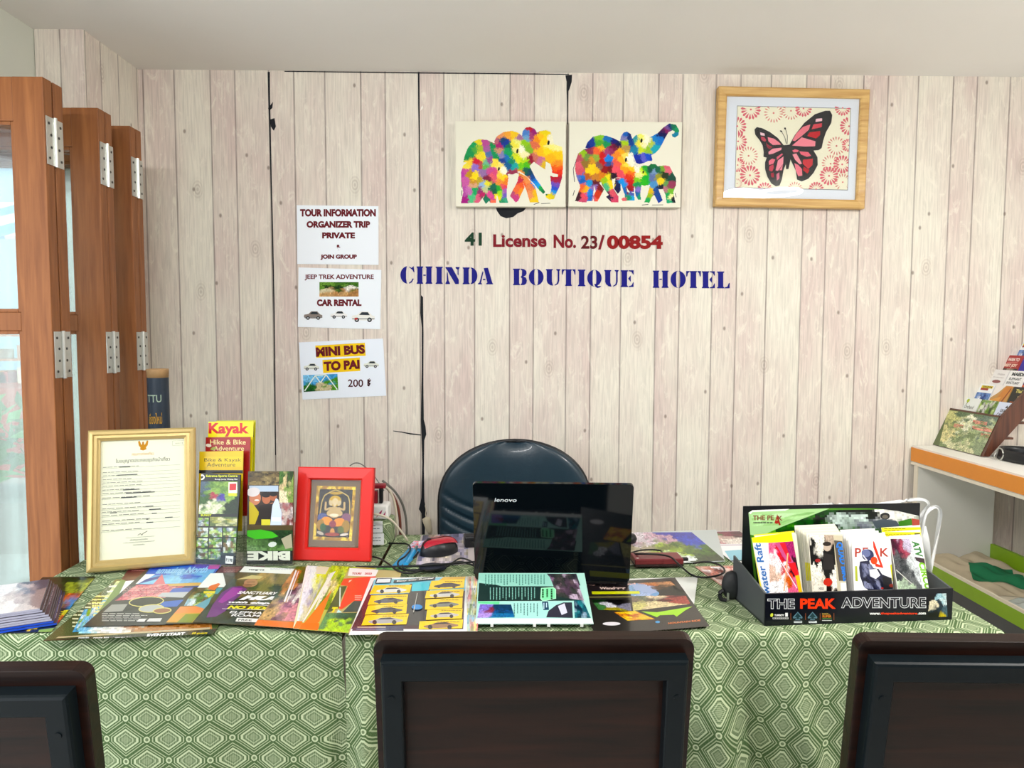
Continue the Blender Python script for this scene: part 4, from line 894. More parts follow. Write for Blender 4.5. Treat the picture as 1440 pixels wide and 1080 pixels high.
for pts, c in (([(425, 412), (458, 420), (460, 438), (428, 434)], 'F2D4DC'), ([(430, 445), (455, 448), (472, 470), (462, 484), (435, 470)], 'C85468'), ([(482, 448), (530, 460), (565, 485), (585, 505), (520, 508), (488, 480)], 'EE96A6'), ([(470, 490), (490, 510), (520, 522), (495, 540), (475, 520)], 'A03048'), ([(488, 560), (520, 536), (588, 528), (585, 545), (520, 575), (490, 580)], 'F0A4B2'),
               ([(490, 630), (515, 612), (540, 618), (525, 650), (492, 660)], 'E87E92'), ([(550, 600), (590, 572), (598, 580), (552, 622)], 'E07088'), ([(560, 625), (602, 595), (600, 650), (560, 705), (542, 700)], 'F0A0B0'), ([(495, 670), (525, 655), (530, 680), (515, 710), (492, 700)], 'C84860'), ([(505, 722), (528, 718), (530, 755), (510, 752)], 'B03048'), ([(548, 730), (570, 715), (572, 760), (552, 778)], 'D88098'), ([(570, 700), (598, 655), (590, 700)], 'EE96A6'),
               ([(670, 475), (700, 420), (750, 370), (806, 352), (795, 392), (740, 440), (690, 478)], 'E88A98'), ([(848, 310), (895, 305), (895, 326), (845, 334)], 'F4D0D8'), ([(830, 352), (895, 342), (892, 372), (815, 390)], 'D85866'), ([(800, 412), (880, 402), (880, 432), (850, 458), (782, 440)], 'CC2F3C'), ([(668, 512), (740, 450), (845, 480), (842, 518), (760, 520)], 'F098A6'),
               ([(668, 550), (690, 540), (718, 548), (712, 562), (680, 564)], 'E87C90'), ([(670, 580), (700, 572), (722, 610), (742, 650), (725, 655), (690, 620)], 'F0A4B0'), ([(722, 556), (790, 562), (812, 590), (780, 598), (735, 580)], 'E87A8C'), ([(750, 620), (825, 612), (822, 660), (790, 690), (748, 650)], 'D04450'), ([(755, 672), (800, 698), (785, 725), (750, 700)], 'C62834'), ([(685, 645), (715, 660), (742, 690), (745, 740), (715, 745), (695, 700)], 'EC8E9E')):
    a.poly(pts, c); a.n -= 1
a.n += 1
a.line([(624, 500), (612, 450), (590, 410)], 4, K); a.line([(630, 500), (632, 440), (618, 388)], 4, K); a.ell(584, 404, 10, 6, K, 30, 8); a.ell(614, 383, 7, 8, K, 0, 8)
a.build('print', Matrix.Translation((f-0.005, f-0.005, -0.0115)), 0.0005, PAPER, t)
GLASS = pane_mat((0.99, 0.99, 0.99, 1), 0.025); GLASS.name = 'picture_glass'
MB().box(f-0.003, f-0.003, -0.0075, w-f+0.003, h-f+0.003, -0.0065).build('glass', GLASS, t)

# ================================================================== leaflets lying on the tables
def sheet(name, label, bl, br, tl, layer, bg, draw, crop, mt=None, cat='leaflet', edge=None, t=0.0006, group=None):
    z = ZT+0.0004+0.0013*layer
    m, w, h = lying(bl, br, tl, z)
    a = Art(w, h, M=m, crop=crop, bg=bg); a.k = (m.inverted() @ onZ(*tl, z)).x/h; draw(a)
    o = a.build(name, m, t, mt or GLOSS, edge=edge)
    return tag(o, label, cat, group)
GRN = ['5E8A3C', '8FB45A', '3F5E2C', 'B8C88A', '7A6A48']
C1, C2, C3, C4, C5, C6, C7, C8 = (0, 780, 8), (110, 780, 7.2), (270, 780, 9), (380, 780, 9), (490, 790, 8), (650, 790, 7.58), (810, 790, 7.2), (860, 730, 6.545)
def d_(a):
    a.photo(0, 0, 0, 0, [('2C3A24', .5, .5, .3), ('3A4A2A', .3, .3, .3), ('E8C83A', .5, .6, .1), ('D87838', .7, .35, .06), ('4AA0D8', .72, .4, .04), ('22261C', .4, .7, .2), ('A8B048', .8, .2, .1)], 40, 26, 120, 11, quad=[(480, 250), (1290, 280), (640, 890), (-100, 890)])
    a.lines(560, 640, 860, 800, 7, 'E8D838', .45, seed=33); a.lines(1000, 330, 1200, 480, 6, 'D8D8A0', .4, seed=34)
    a.poly([(845, 530), (1030, 520), (1000, 565), (835, 572)], 'E4EA10'); a.poly([(880, 515), (960, 430), (1010, 440), (960, 490)], '3CA0E8')
    a.photo(0, 0, 0, 0, ['E8A838', 'F0C848', 'C84830', 'D8D040'], 14, 10, 20, 4, quad=[(720, 630), (850, 610), (760, 760), (640, 770)])
    a.poly([(560, 740), (640, 740), (590, 800), (520, 800)], 'C8C830'); a.poly([(440, 850), (690, 825), (640, 880), (420, 885)], '9AB84A')
sheet('leaflet', 'dark green leaflet with yellow panels partly under the magazine stack', (-20, 891), (72, 889), (60, 812), 1, '2A3424', d_, C1)
def d_(a):
    a.photo(0, 0, 0, 0, [('7FC0E0', .15, .5, .15), ('A8D8E8', .1, .7, .15), ('D8E0B0', .3, .3, .2), ('7A9A4A', .5, .4, .2), ('E8E4D0', .4, .6, .15), ('B88A60', .7, .7, .2), ('F0F0E8', .2, .85, .1)], 44, 30, 140, 5, quad=[(390, 270), (1300, 250), (1360, 790), (0, 800)])
    for i in range(7): a.line([(200+i*18, 640-i*52), (300+i*18, 630-i*52)], 16, 'F4F4E8')
    a.poly([(-340, 870), (1400, 755), (1400, 830), (-370, 875)], '23242A')
    a.poly([(-200, 835), (1340, 740), (1330, 760), (-230, 850)], 'C8B898')
    a.lines(-60, 300, 330, 760, 12, 'E8E4C0', .4, seed=31); a.lines(140, 420, 420, 640, 7, 'F4F0A0', .45, seed=32); a.photo(0, 0, 0, 0, ['7FC0E0', '5AA0C8', 'D8E8F0', '8AB050'], 14, 12, 40, 3, quad=[(60, 560), (180, 540), (90, 780), (-60, 790)])
    a.text('EVENT START', 0, 0, 0, 0, 'F4F4F4', 0.05, shear=0.3, q=[(690, 806), (1085, 790), (1085, 822), (690, 838)])
    a.text('60 guests', 0, 0, 0, 0, 'D8C830', 0.04, shear=0.3, q=[(1150, 790), (1310, 786), (1308, 812), (1148, 818)])
    for x0, x1 in ((0, 110), (150, 310), (370, 540)): a.text('route km', 0, 0, 0, 0, 'E8E8E8', 0.03, shear=0.3, q=[(x0, 838), (x1, 834), (x1, 850), (x0, 854)])
sheet('leaflet', 'wide race event leaflet with a black footer band at the table front', (60, 902), (300, 892), (163, 815), 2, '5A6A40', d_, C2, LAM)
def d_(a):
    a.poly([(410, 252), (525, 115), (1200, 90), (900, 400)], '6E3038'); a.lines(540, 145, 720, 175, 2, 'C89088', seed=2)
    a.poly([(480, 270), (640, 255), (520, 420), (395, 440)], 'F6F8F8'); a.poly([(395, 440), (640, 400), (600, 560), (250, 560)], '9AA868')
sheet('leaflet', 'maroon and white leaflet under the pink temple leaflet', (140, 858), (236, 855), (184, 796), 3, '88A060', d_, C2)
def d_(a):
    a.poly([(-200, 800), (1100, 800), (1300, 620), (300, 440)], '3C3E40')
    a.poly([(600, 300), (760, 100), (1500, 60), (1350, 330)], '2E64C0')
    a.photo(0, 0, 0, 0, [('2C50B8', .5, .05, .2), ('3C78D8', .5, .3, .2), ('78B8E8', .5, .7, .2), ('98D0F0', .4, .9, .15), ('6858C8', .8, .1, .1)], 30, 14, 60, 3, jit=.04, quad=[(790, 100), (1440, 70), (1300, 290), (600, 300)])
    a.text('amazing North', 0, 0, 0, 0, 'A8D8F8', 0.03, shear=0.4, q=[(810, 130), (1330, 120), (1290, 205), (770, 215)])
    a.poly([(1330, 105), (1440, 100), (1420, 145), (1310, 148)], 'D060B8')
    a.poly([(580, 300), (680, 200), (780, 200), (640, 290)], 'EEF4FA') ; a.poly([(600, 302), (690, 250), (860, 210), (800, 250)], '3A50A8')
    a.photo(0, 0, 0, 0, ['D87888', 'E89898', 'C86078', 'E8B0B0', 'B85068'], 30, 12, 70, 6, quad=[(590, 310), (1130, 290), (880, 440), (370, 470)])
    a.poly([(760, 300), (850, 200), (880, 300)], 'E08894'); a.lines(450, 330, 900, 440, 9, 'F0D0D0', .25, seed=9)
    a.poly([(890, 300), (1250, 285), (1230, 318), (930, 322)], 'D8B870')
    a.poly([(960, 345), (1170, 335), (1100, 400), (900, 410)], '5878C8'); a.poly([(850, 390), (1120, 380), (1060, 440), (800, 430)], 'C8CCD0')
    a.poly([(860, 480), (1070, 460), (1000, 530), (800, 540)], '4A78C8')
    for cx, cy, rx, ry, c in ((690, 480, 180, 52, '2E3030'), (740, 550, 132, 42, 'C0C4C4'), (850, 572, 96, 32, 'A07058')): a.ell(cx, cy, rx, ry, 'E0D890', -4); a.ell(cx, cy, rx-12, ry-9, c, -4)
    a.poly([(340, 510), (500, 505), (450, 580), (250, 590)], 'A8A8A4'); a.lines(240, 600, 700, 690, 5, 'E4E4E0', .3, seed=5)
    a.poly([(620, 655), (690, 655), (670, 685), (590, 685)], 'E8E8E8'); a.poly([(720, 652), (850, 648), (830, 684), (690, 684)], 'E0E0E0')
sheet('leaflet', 'charcoal leaflet with pink temple and blue sky photo, under the gold frame', (116, 881.5), (243, 878.5), (213, 795), 4, '3C3E40', d_, C2)
def d_(a):
    a.poly([(900, 170), (1500, 150), (1500, 330), (1150, 340)], 'F4F8F4'); a.photo(0, 0, 0, 0, GRN+['9AC0D0', 'C8D8E0'], 16, 10, 40, 3, quad=[(1170, 340), (1420, 340), (1300, 520), (1070, 520)])
    a.poly([(1330, 320), (1420, 290), (1440, 300), (1380, 365), (1310, 350)], 'E88038'); a.poly([(1270, 372), (1400, 370), (1390, 395), (1270, 395)], 'E8D820'); a.poly([(1290, 400), (1370, 398), (1320, 440)], 'E0D828'); a.poly([(1400, 345), (1500, 335), (1500, 405), (1380, 400)], '5CA8B0')
    a.poly([(960, 530), (1300, 520), (1240, 600), (920, 605)], 'E89A60'); a.poly([(900, 600), (1240, 590), (1160, 690), (870, 690)], 'D8A850'); a.poly([(1000, 690), (1090, 605), (1240, 600), (1150, 690)], '8A9A40'); a.poly([(1180, 520), (1350, 430), (1300, 560), (1260, 545)], '7AB0C0')
sheet('leaflet', 'white topped leaflet with orange base between temple and purple leaflets', (232, 877.5), (318, 876), (296, 806.5), 5, '5A5440', d_, C2)
def d_(a): a.lines(400, 165, 700, 230, 4, 'B88880', seed=4)
sheet('leaflet', 'small maroon leaflet showing behind the purple elephant leaflet', (296, 812), (360, 811), (312, 797), 3, '6A2E34', d_, C3)
def d_(a):
    a.photo(0, 0, 0, 0, [('6A5A2E', .5, .2, .2), ('8A7A48', .7, .1, .2), ('504828', .6, .5, .2), ('3C3A2C', .3, .6, .2), ('4A5048', .5, .9, .3), ('C0A060', .5, .08, .05)], 40, 30, 90, 2, jit=.05, quad=[(590, 225), (1260, 245), (900, 900), (10, 850)])
    a.poly([(690, 120), (1330, 160), (1260, 248), (600, 222)], 'F2F4F0'); a.text('rangers', 0, 0, 0, 0, '30343A', 0.05, q=[(722, 185), (918, 190), (912, 212), (716, 206)]); a.lines(990, 178, 1260, 200, 2, 'B8C0D0', seed=3)
    a.poly([(500, 410), (620, 400), (700, 440), (560, 560), (470, 640), (420, 720), (300, 790), (180, 800), (260, 640), (380, 480)], '7A2A88'); a.poly([(520, 420), (640, 430), (590, 500), (380, 620), (330, 600), (420, 500)], 'A838A8')
    a.ell(745, 360, 88, 52, 'C09070', -5); a.ell(700, 392, 60, 22, 'A87858'); a.poly([(560, 320), (760, 262), (900, 280), (860, 310), (700, 310)], 'D8C890'); a.line([(690, 352), (800, 348)], 6, '5A3A28'); a.line([(690, 390), (800, 378)], 5, '6A4A38')
    a.text('SANCTUARY', 0, 0, 0, 0, 'F4F0F0', 0.05, shear=0.3, q=[(590, 462), (1100, 480), (1080, 515), (570, 500)])
    a.text('HUG', 0, 0, 0, 0, 'FFFFFF', 0.08, shear=0.35, q=[(630, 518), (1250, 540), (1200, 590), (590, 578)]); a.text('with elephants', 0, 0, 0, 0, 'FFFFFF', 0.05, shear=0.3, q=[(470, 592), (1290, 612), (1270, 650), (450, 622)])
    a.line([(440, 632), (1200, 655)], 5, 'F0F0F0'); a.text('NO RIDING', 0, 0, 0, 0, 'E8E020', 0.06, shear=0.3, q=[(460, 648), (1180, 670), (1160, 712), (440, 688)]); a.line([(380, 690), (1200, 714)], 5, 'F0F0F0')
    a.text('ELEPHANTS', 0, 0, 0, 0, 'F0F0F0', 0.02, shear=0.2, q=[(480, 716), (1130, 736), (1110, 770), (470, 746)]); a.text('ROAMING', 0, 0, 0, 0, 'F0F0F0', 0.03, shear=0.2, q=[(500, 756), (1090, 776), (1070, 806), (490, 786)])
    a.poly([(570, 806), (1000, 824), (960, 870), (548, 852)], 'F2F2EE'); a.text('FREE', 0, 0, 0, 0, '50505A', 0.02, q=[(590, 820), (760, 826), (752, 850), (582, 842)])
sheet('leaflet', 'purple elephant leaflet with bold white HU lettering and yellow line', (271, 875), (405, 883.5), (341, 796.5), 6, '504A38', d_, C3)
def d_(a):
    a.photo(0, 0, 0, 0, [('5A7A38', .3, .1, .15), ('C8884A', .1, .3, .1), ('3A2A38', .35, .4, .12), ('8A5878', .4, .6, .12), ('C8A878', .2, .75, .15), ('D898A0', .5, .8, .12), ('F0ECE4', .5, .5, .1), ('4A5A40', .1, .6, .1)], 30, 34, 130, 8, quad=[(335, 140), (900, 150), (560, 860), (-170, 820)])
    a.poly([(-190, 825), (560, 872), (540, 990), (-215, 915)], 'E8863C'); a.line([(330, 200), (180, 600)], 20, 'F4F0F4'); a.line([(360, 210), (215, 600)], 10, 'F0E8F0')
sheet('leaflet', 'photo leaflet with orange footer overlapping the purple elephant leaflet', (357, 879.5), (470, 888), (417, 796.5), 7, 'A88A68', d_, C4)
def d_(a):
    a.photo(0, 0, 0, 0, [('F4F6F8', .12, .3, .1), ('E8EEF4', .15, .6, .1), ('E8E830', .55, .15, .12), ('F0F0B0', .45, .45, .15), ('C8C8A0', .7, .4, .15), ('B8B8C8', .4, .6, .1), ('E0E0C0', .3, .8, .1), ('D8E040', .7, .1, .1)], 34, 34, 120, 12, jit=.05, quad=[(470, 140), (1000, 140), (640, 860), (340, 840)])
    a.poly([(590, 150), (750, 160), (700, 250), (580, 245)], 'EFE4D0'); a.poly([(340, 842), (700, 870), (680, 990), (290, 940)], 'EE8A34')
    a.poly([(480, 160), (420, 160), (290, 560), (330, 600)], 'FAFCFE')  # white left strip and blotches are glare painted into the print
sheet('leaflet', 'bright yellow green leaflet with glare, under the red triangle leaflet', (412, 884), (490, 890), (431, 795.5), 8, 'E8E8C8', d_, C4, LAM)
def d_(a):
    a.photo(0, 0, 0, 0, [('B8D030', .5, .1, .2), ('D8E048', .4, .2, .2), ('8AA038', .5, .4, .15), ('E8D890', .4, .5, .1), ('F0E8D0', .2, .4, .1)], 26, 26, 70, 14, quad=[(780, 140), (1100, 140), (760, 700), (560, 700)])
    a.poly([(780, 450), (620, 860), (380, 960), (420, 880)], 'EE8E3C'); a.poly([(760, 240), (830, 210), (500, 740), (420, 860), (350, 850)], 'F6F2E8'); a.poly([(400, 870), (620, 870), (600, 990), (360, 950)], 'F08A20'); a.poly([(520, 580), (440, 700), (420, 760), (500, 640)], '5A6248')  # the white diagonal band stands for glare, put in as colour
sheet('leaflet', 'lime and orange leaflet with a white diagonal, left of the red triangle leaflet', (420, 885), (500, 891), (466, 795.5), 9, 'C8C868', d_, C4, LAM)
def d_(a):
    a.poly([(1010, 165), (1380, 170), (1330, 280), (980, 270)], 'F6F2F2'); a.text('TOURS', 0, 0, 0, 0, 'C05050', 0.05, q=[(1040, 228), (1160, 230), (1150, 255), (1030, 253)]); a.text('2023', 0, 0, 0, 0, 'C04848', 0.05, q=[(1200, 230), (1290, 232), (1282, 256), (1192, 254)])
    a.poly([(880, 305), (1340, 275), (1180, 590), (1060, 590), (900, 700), (870, 680), (980, 400), (830, 385)], 'EE5C44'); a.poly([(1000, 330), (1040, 320), (990, 360)], 'F0D8C8')
    a.poly([(840, 405), (970, 400), (900, 560), (870, 680), (700, 750), (720, 640)], '5A6A40'); a.line([(885, 420), (880, 660)], 14, 'E8ECE4')
    a.poly([(640, 720), (690, 715), (650, 860), (590, 860)], 'F2EEE0')
    a.text('T', 0, 0, 0, 0, 'F0E020', 0.08, q=[(790, 668), (860, 668), (830, 735), (750, 740)])
    a.poly([(1060, 590), (1200, 590), (1100, 730), (910, 735)], '4A6260'); a.poly([(860, 700), (910, 735), (840, 740)], 'C8ECF0')
    a.photo(0, 0, 0, 0, [('4A7858', .5, .1, .2), ('6A9A60', .3, .3, .2), ('A8D040', .5, .6, .2), ('B8D838', .4, .9, .2), ('3A6A40', .8, .2, .15)], 26, 16, 50, 15, quad=[(690, 745), (1100, 740), (980, 1000), (600, 960)])
    a.lines(1070, 520, 1160, 590, 3, 'F8C8B8', seed=3)
sheet('leaflet', 'leaflet with a large red orange triangle over green fields, left of the car sheet', (446.5, 887), (540, 894), (491, 799), 10, 'C8B880', d_, C4)
def d_(a): a.photo(0, 0, 0, 0, ['5CB04A', '8AD070', '3A8A3A', '4A6A48'], 14, 10, 30, 6, quad=[(300, 60), (580, 60), (560, 180), (200, 180)])
sheet('leaflet', 'small green leaflet showing behind the car rental sheet', (505, 828), (548, 827), (531, 798.5), 3, '58A848', d_, C5)
def d_(a):
    a.poly([(290, 205), (1320, 165), (1290, 760), (30, 760)], '50303C'); a.poly([(290, 205), (1320, 165), (1315, 330), (240, 375)], '9AD8E8')
    a.poly([(690, 250), (920, 240), (880, 720), (640, 720)], '4A4C4E'); a.poly([(720, 240), (920, 228), (900, 325), (710, 335)], '58D0E0')
    a.poly([(1070, 175), (1320, 165), (1300, 250), (950, 260)], 'E8C050')
    a.poly([(50, 740), (620, 720), (620, 780), (40, 780)], '50506A'); a.rect(100, 735, 420, 745, 'D8C8B0'); a.rect(90, 758, 420, 768, '9090A8')
    cells = [((290, 268), (712, 262), (690, 352), (235, 368)), ((255, 385), (672, 370), (655, 480), (215, 490)), ((220, 498), (662, 482), (650, 585), (185, 602)), ((190, 610), (680, 592), (650, 712), (145, 722)),
             ((935, 222), (1310, 200), (1300, 300), (900, 322)), ((880, 335), (1300, 312), (1285, 402), (860, 420)), ((870, 432), (1285, 412), (1280, 530), (860, 548)), ((885, 550), (1285, 535), (1275, 650), (870, 665)), ((800, 682), (1290, 660), (1280, 760), (790, 770))]
    cols = ['E8E8E4', '6A6A6E', '5A5A60', 'B8B4B4', '4A4A50', 'D8D8D4', '8A9088', 'C8C4C4', 'A88868']
    for q, c in zip(cells, cols):
        a.poly(q, 'F8D822'); cx = sum(p[0] for p in q)/4; cy = sum(p[1] for p in q)/4+12; s = (q[1][0]-q[0][0])*.40
        P = [(-1, .1), (-.95, -.05), (-.55, -.2), (-.3, -.42), (.3, -.46), (.7, -.22), (1, -.05), (1, .12), (.6, .3), (-.2, .34), (-.8, .28)]
        a.poly([(cx+x*s, cy+y*s*.42-x*6) for x, y in P], c); a.poly([(cx+x*s, cy+y*s*.42-x*6) for x, y in [(-.45, -.2), (-.25, -.4), (.28, -.42), (.55, -.2)]], '34363C')
        for w_ in (-.62, .5): a.ell(cx+w_*s, cy+.2*s*.42, .13*s, .3*s*.42, '26282C', n=10)
        a.lines(q[0][0]+(q[1][0]-q[0][0])*.4, q[0][1]+4, q[1][0]-20, q[0][1]+16, 1, 'A08010', .6, seed=int(cx))
    a.poly([(318, 198), (488, 194), (475, 250), (300, 256)], '3A3C40'); a.poly([(328, 205), (478, 201), (466, 243), (312, 249)], 'F0F4F8')
    a.poly([(515, 218), (982, 180), (975, 212), (505, 250)], '3A4A52'); a.text('Easy Car Rental', 0, 0, 0, 0, 'F4F4F0', 0.03, shear=0.1, q=[(545, 222), (960, 186), (955, 206), (540, 243)])
    a.ell(772, 522, 62, 30, '3A98D8', n=12); a.line([(776, 365), (732, 580)], 8, 'C8C8C0')
sheet('leaflet', 'white bordered car rental sheet with yellow car panels', (490.5, 893), (657, 890), (521.3, 813), 11, 'F0F2F2', d_, C5, LAM)
def d_(a): a.photo(0, 0, 0, 0, ['E8A0A0', 'F0E8A0', 'A8D0E0', 'D0D8C0', 'E8E8E8', '9AB080'], 10, 24, 50, 4, quad=[(1350, 170), (1460, 170), (1460, 780), (1300, 780)])
sheet('leaflet', 'narrow pastel leaflet between the car sheet and the mint page', (640, 889), (671.5, 888), (652, 811), 10, 'D8D8C8', d_, C5)
# mint page propped up in front of the laptop
a0, b0 = onZ(668.5, 878, ZT+0.012), onZ(834.7, 878, ZT+0.012)
xd = (b0-a0).normalized(); yd = Vector((-xd.y, xd.x, 0))*math.cos(R(14))+Vector((0, 0, 1))*math.sin(R(14))
pm = frm(a0, xd, yd); nn = Vector((pm[0][2], pm[1][2], pm[2][2]))
tp = on_plane(742, 806.5, a0, nn); ph = (tp-a0).dot(yd); pw = (b0-a0).length
pt = thing('desk_flip_chart', 'tilted mint green information page with sideways text, in front of the laptop', 'display', pm)
a = Art(pw, ph, M=pm, crop=C6, bg='B6DDD2')
a.poly([(180, 128), (1215, 132), (1000, 262), (170, 262)], 'A8D8CA'); a.poly([(180, 230), (350, 250), (1010, 262), (1120, 210), (1210, 130), (1290, 420), (165, 425)], '24403C'); a.poly([(180, 130), (900, 130), (960, 200), (1090, 215), (1010, 266), (420, 266), (180, 200)], 'A0D2C4')
a.lines(245, 142, 900, 255, 20, '5A9488', .35, seed=3, vertical=True); a.lines(295, 280, 800, 412, 15, '8ABCB0', .3, seed=8, vertical=True)
a.poly([(900, 132), (1215, 132), (1260, 260), (1010, 205), (960, 200)], '4A4450'); a.photo(0, 0, 0, 0, ['5A4A58', '8A7088', '3A3840', 'B8A8B8', '484A48', '6A5A60'], 20, 14, 50, 3, quad=[(920, 135), (1200, 135), (1300, 420), (1020, 380)])
a.poly([(840, 285), (970, 275), (1000, 300), (1000, 400), (860, 428), (832, 400)], 'B8E8C8'); a.poly([(848, 292), (965, 284), (990, 305), (990, 395), (865, 418), (842, 395)], '90E4B0'); a.lines(850, 295, 990, 410, 3, '30583C', .4, seed=2, vertical=True)
a.poly([(170, 430), (1310, 430), (1370, 610), (150, 610)], 'B2E0D8'); a.poly([(170, 430), (400, 430), (390, 460), (170, 450)], '78D8A0')
a.photo(0, 0, 0, 0, [('8A78C8', .15, .4, .12), ('B098D8', .1, .7, .1), ('904060', .3, .5, .06), ('2A5A90', .65, .5, .15), ('204A70', .8, .4, .1), ('3A78A8', .6, .8, .1)], 26, 14, 60, 4, quad=[(190, 460), (520, 462), (560, 600), (160, 605)])
a.lines(550, 450, 830, 590, 8, '5A8A88', .3, seed=4, vertical=True); a.poly([(850, 430), (915, 430), (925, 520), (865, 522)], '24506A'); a.lines(865, 445, 920, 510, 2, 'C8E0E8', .4, seed=4, vertical=True)
a.poly([(895, 600), (920, 530), (1000, 470), (1080, 440), (1170, 440), (1180, 606)], '40404E'); a.poly([(1020, 480), (1090, 450), (1120, 550), (1060, 575)], 'D8D8E8'); a.photo(0, 0, 0, 0, ['286878', '3A8890', '204858', '90A8B8', '1A3A50'], 12, 12, 30, 5, quad=[(1190, 420), (1290, 420), (1370, 606), (1200, 606)])
a.poly([(140, 612), (1380, 612), (1405, 675), (135, 675)], 'F4F6F6')
a.build('page', Matrix.Identity(4), 0.0012, GLOSS, pt)
for q_ in (.14, .5, .62, .9): u = pw*q_; MB().box(u-0.003, -0.003, -0.004, u+0.003, 0.007, 0.0028).build('binding_clip', mat('white_plastic', 'F0F0EC', 0.4, var=0.03), pt)
MB().box(0.01, 0.01, -0.0035, pw-0.01, ph-0.01, -0.0003).build('backing_board', mat('grey_card', '9A9C98', 0.8), pt)
zf = (ZT-(pm @ Vector((0, ph-0.03, 0))).z)
Mi = pm.inverted()
p1 = Vector((0, ph-0.03, -0.002)); w1 = pm @ p1; p2 = Mi @ Vector((w1.x, w1.y-0.006, ZT+0.0025))
sb = MB(); n_ = Mi.to_3x3() @ Vector((0, 0, 1))
sb.add([Vector((0.02, p1.y, p1.z)), Vector((pw-0.02, p1.y, p1.z)), Vector((pw-0.02, p2.y, p2.z)), Vector((0.02, p2.y, p2.z)), Vector((0.02, p1.y+0.002, p1.z)), Vector((pw-0.02, p1.y+0.002, p1.z)), Vector((pw-0.02, p2.y+0.002, p2.z)), Vector((0.02, p2.y+0.002, p2.z))], [(0, 1, 2, 3), (7, 6, 5, 4), (0, 4, 5, 1), (1, 5, 6, 2), (2, 6, 7, 3), (3, 7, 4, 0)])
sb.build('prop_flap', MATS['grey_card'], pt)
def d_(a): a.poly([(300, 180), (780, 160), (1000, 215), (1100, 260), (1200, 420), (200, 420)], 'E8EAE8'); a.poly([(560, 200), (900, 175), (1010, 240), (700, 260)], 'C8D0D8')
sheet('leaflet', 'pale sheet peeking out behind the black car and house leaflet', (846, 862), (975, 858), (868, 814.5), 2, 'E0E4E0', d_, C7)
def d_(a):
    a.photo(0, 0, 0, 0, [('8AA8C8', .1, .2, .1), ('A8B8D8', .35, .3, .08), ('B87848', .5, .08, .08), ('6A5040', .7, .2, .15), ('C89870', .8, .1, .1), ('3A3830', .8, .4, .1)], 34, 18, 70, 3, quad=[(520, 225), (960, 200), (1110, 340), (560, 350)])
    a.poly([(50, 215), (330, 210), (540, 235), (520, 290), (120, 300)], '30282A'); a.text('Day Ticket and', 0, 0, 0, 0, 'F0C8C0', 0.05, q=[(60, 222), (600, 216), (610, 244), (66, 246)]); a.text('Wanderer', 0, 0, 0, 0, 'E8D0C8', 0.05, q=[(236, 258), (500, 254), (504, 282), (240, 284)])
    a.poly([(158, 304), (640, 300), (648, 326), (164, 332)], 'DCE018'); a.line([(80, 362), (760, 356)], 6, 'B8B070')
    a.photo(0, 0, 0, 0, [('3A4A38', .1, .2, .1), ('5A8A58', .1, .6, .08), ('D8D8E0', .4, .5, .06), ('26242A', .6, .3, .12), ('8A8A98', .8, .6, .1), ('A8A048', .5, .9, .08), ('C8C8D0', .3, .4, .05)], 30, 16, 80, 7, quad=[(150, 385), (545, 385), (560, 500), (230, 490)])
    a.photo(0, 0, 0, 0, [('8A7A68', .1, .3, .1), ('A85848', .75, .25, .12), ('6A3A34', .6, .3, .1), ('C8C080', .15, .5, .08), ('D8C8A0', .4, .7, .1), ('E0D0B0', .5, .1, .06), ('7A8068', .3, .2, .1)], 34, 16, 80, 9, quad=[(560, 350), (1110, 345), (1160, 430), (580, 500)])
    a.poly([(660, 505), (820, 515), (1180, 455), (1100, 500), (1020, 560), (990, 540), (850, 545), (820, 565)], 'A8D820')
    a.photo(0, 0, 0, 0, ['E8B838', 'F0D030', 'D88830', 'E8C020', 'C87828'], 22, 10, 40, 5, quad=[(385, 515), (600, 500), (800, 585), (520, 600)])
    a.ell(800, 325, 42, 26, '7AA8D0'); a.poly([(560, 230), (700, 240), (830, 310), (760, 330), (600, 290)], 'A8B8D8')
    a.ell(360, 632, 90, 18, 'E8E4E8'); a.ell(826, 614, 24, 12, '50A0D0'); a.text('MOUNTAIN RIDE', 0, 0, 0, 0, 'D88850', 0.03, shear=0.1, q=[(930, 620), (1258, 588), (1262, 606), (934, 638)])
sheet('leaflet', 'black leaflet with yellow line and collage of car, house and flowers', (836, 893.5), (998, 881), (813.5, 821), 4, '3A3632', d_, C7)
def d_(a):
    a.photo(0, 0, 0, 0, [('2A48B0', .7, .1, .15), ('3858C0', .85, .3, .1), ('C8A8B8', .35, .2, .12), ('D8D0D8', .2, .15, .1), ('7A8A48', .5, .45, .15), ('A8C050', .45, .7, .15), ('E8F0F0', .55, .8, .1), ('5A7A38', .8, .6, .15), ('B8B098', .15, .6, .1), ('48583A', .85, .85, .1)], 44, 26, 170, 5, quad=[(185, 125), (738, 122), (1050, 385), (170, 420)])
sheet('poster', 'mountain poster with deep blue sky lying behind the laptop', (882, 795), (1019.5, 789.5), (889, 749), 3, 'C8D0D0', d_, C8, cat='poster')
def d_(a):
    a.photo(0, 0, 0, 0, [('6A8A48', .15, .2, .1), ('8A4858', .7, .15, .15), ('C8B0A8', .4, .6, .15), ('B86878', .2, .8, .1), ('E0D8D0', .6, .8, .15), ('5A3038', .85, .2, .1)], 34, 10, 70, 6, quad=[(770, 120), (1240, 112), (1250, 228), (890, 232)])
    a.poly([(890, 238), (1250, 232), (1250, 245), (905, 250)], 'D8D0D8'); a.poly([(1040, 295), (1240, 280), (1240, 380), (1085, 382)], '9AD0E0'); a.poly([(1085, 382), (1240, 378), (1240, 388), (1092, 392)], '486068')
sheet('poster', 'white poster with photo strip and pale blue panel, left of the display box', (1045, 801), (1125, 800), (972, 747.5), 2, 'F2F4F6', d_, C8, cat='poster')
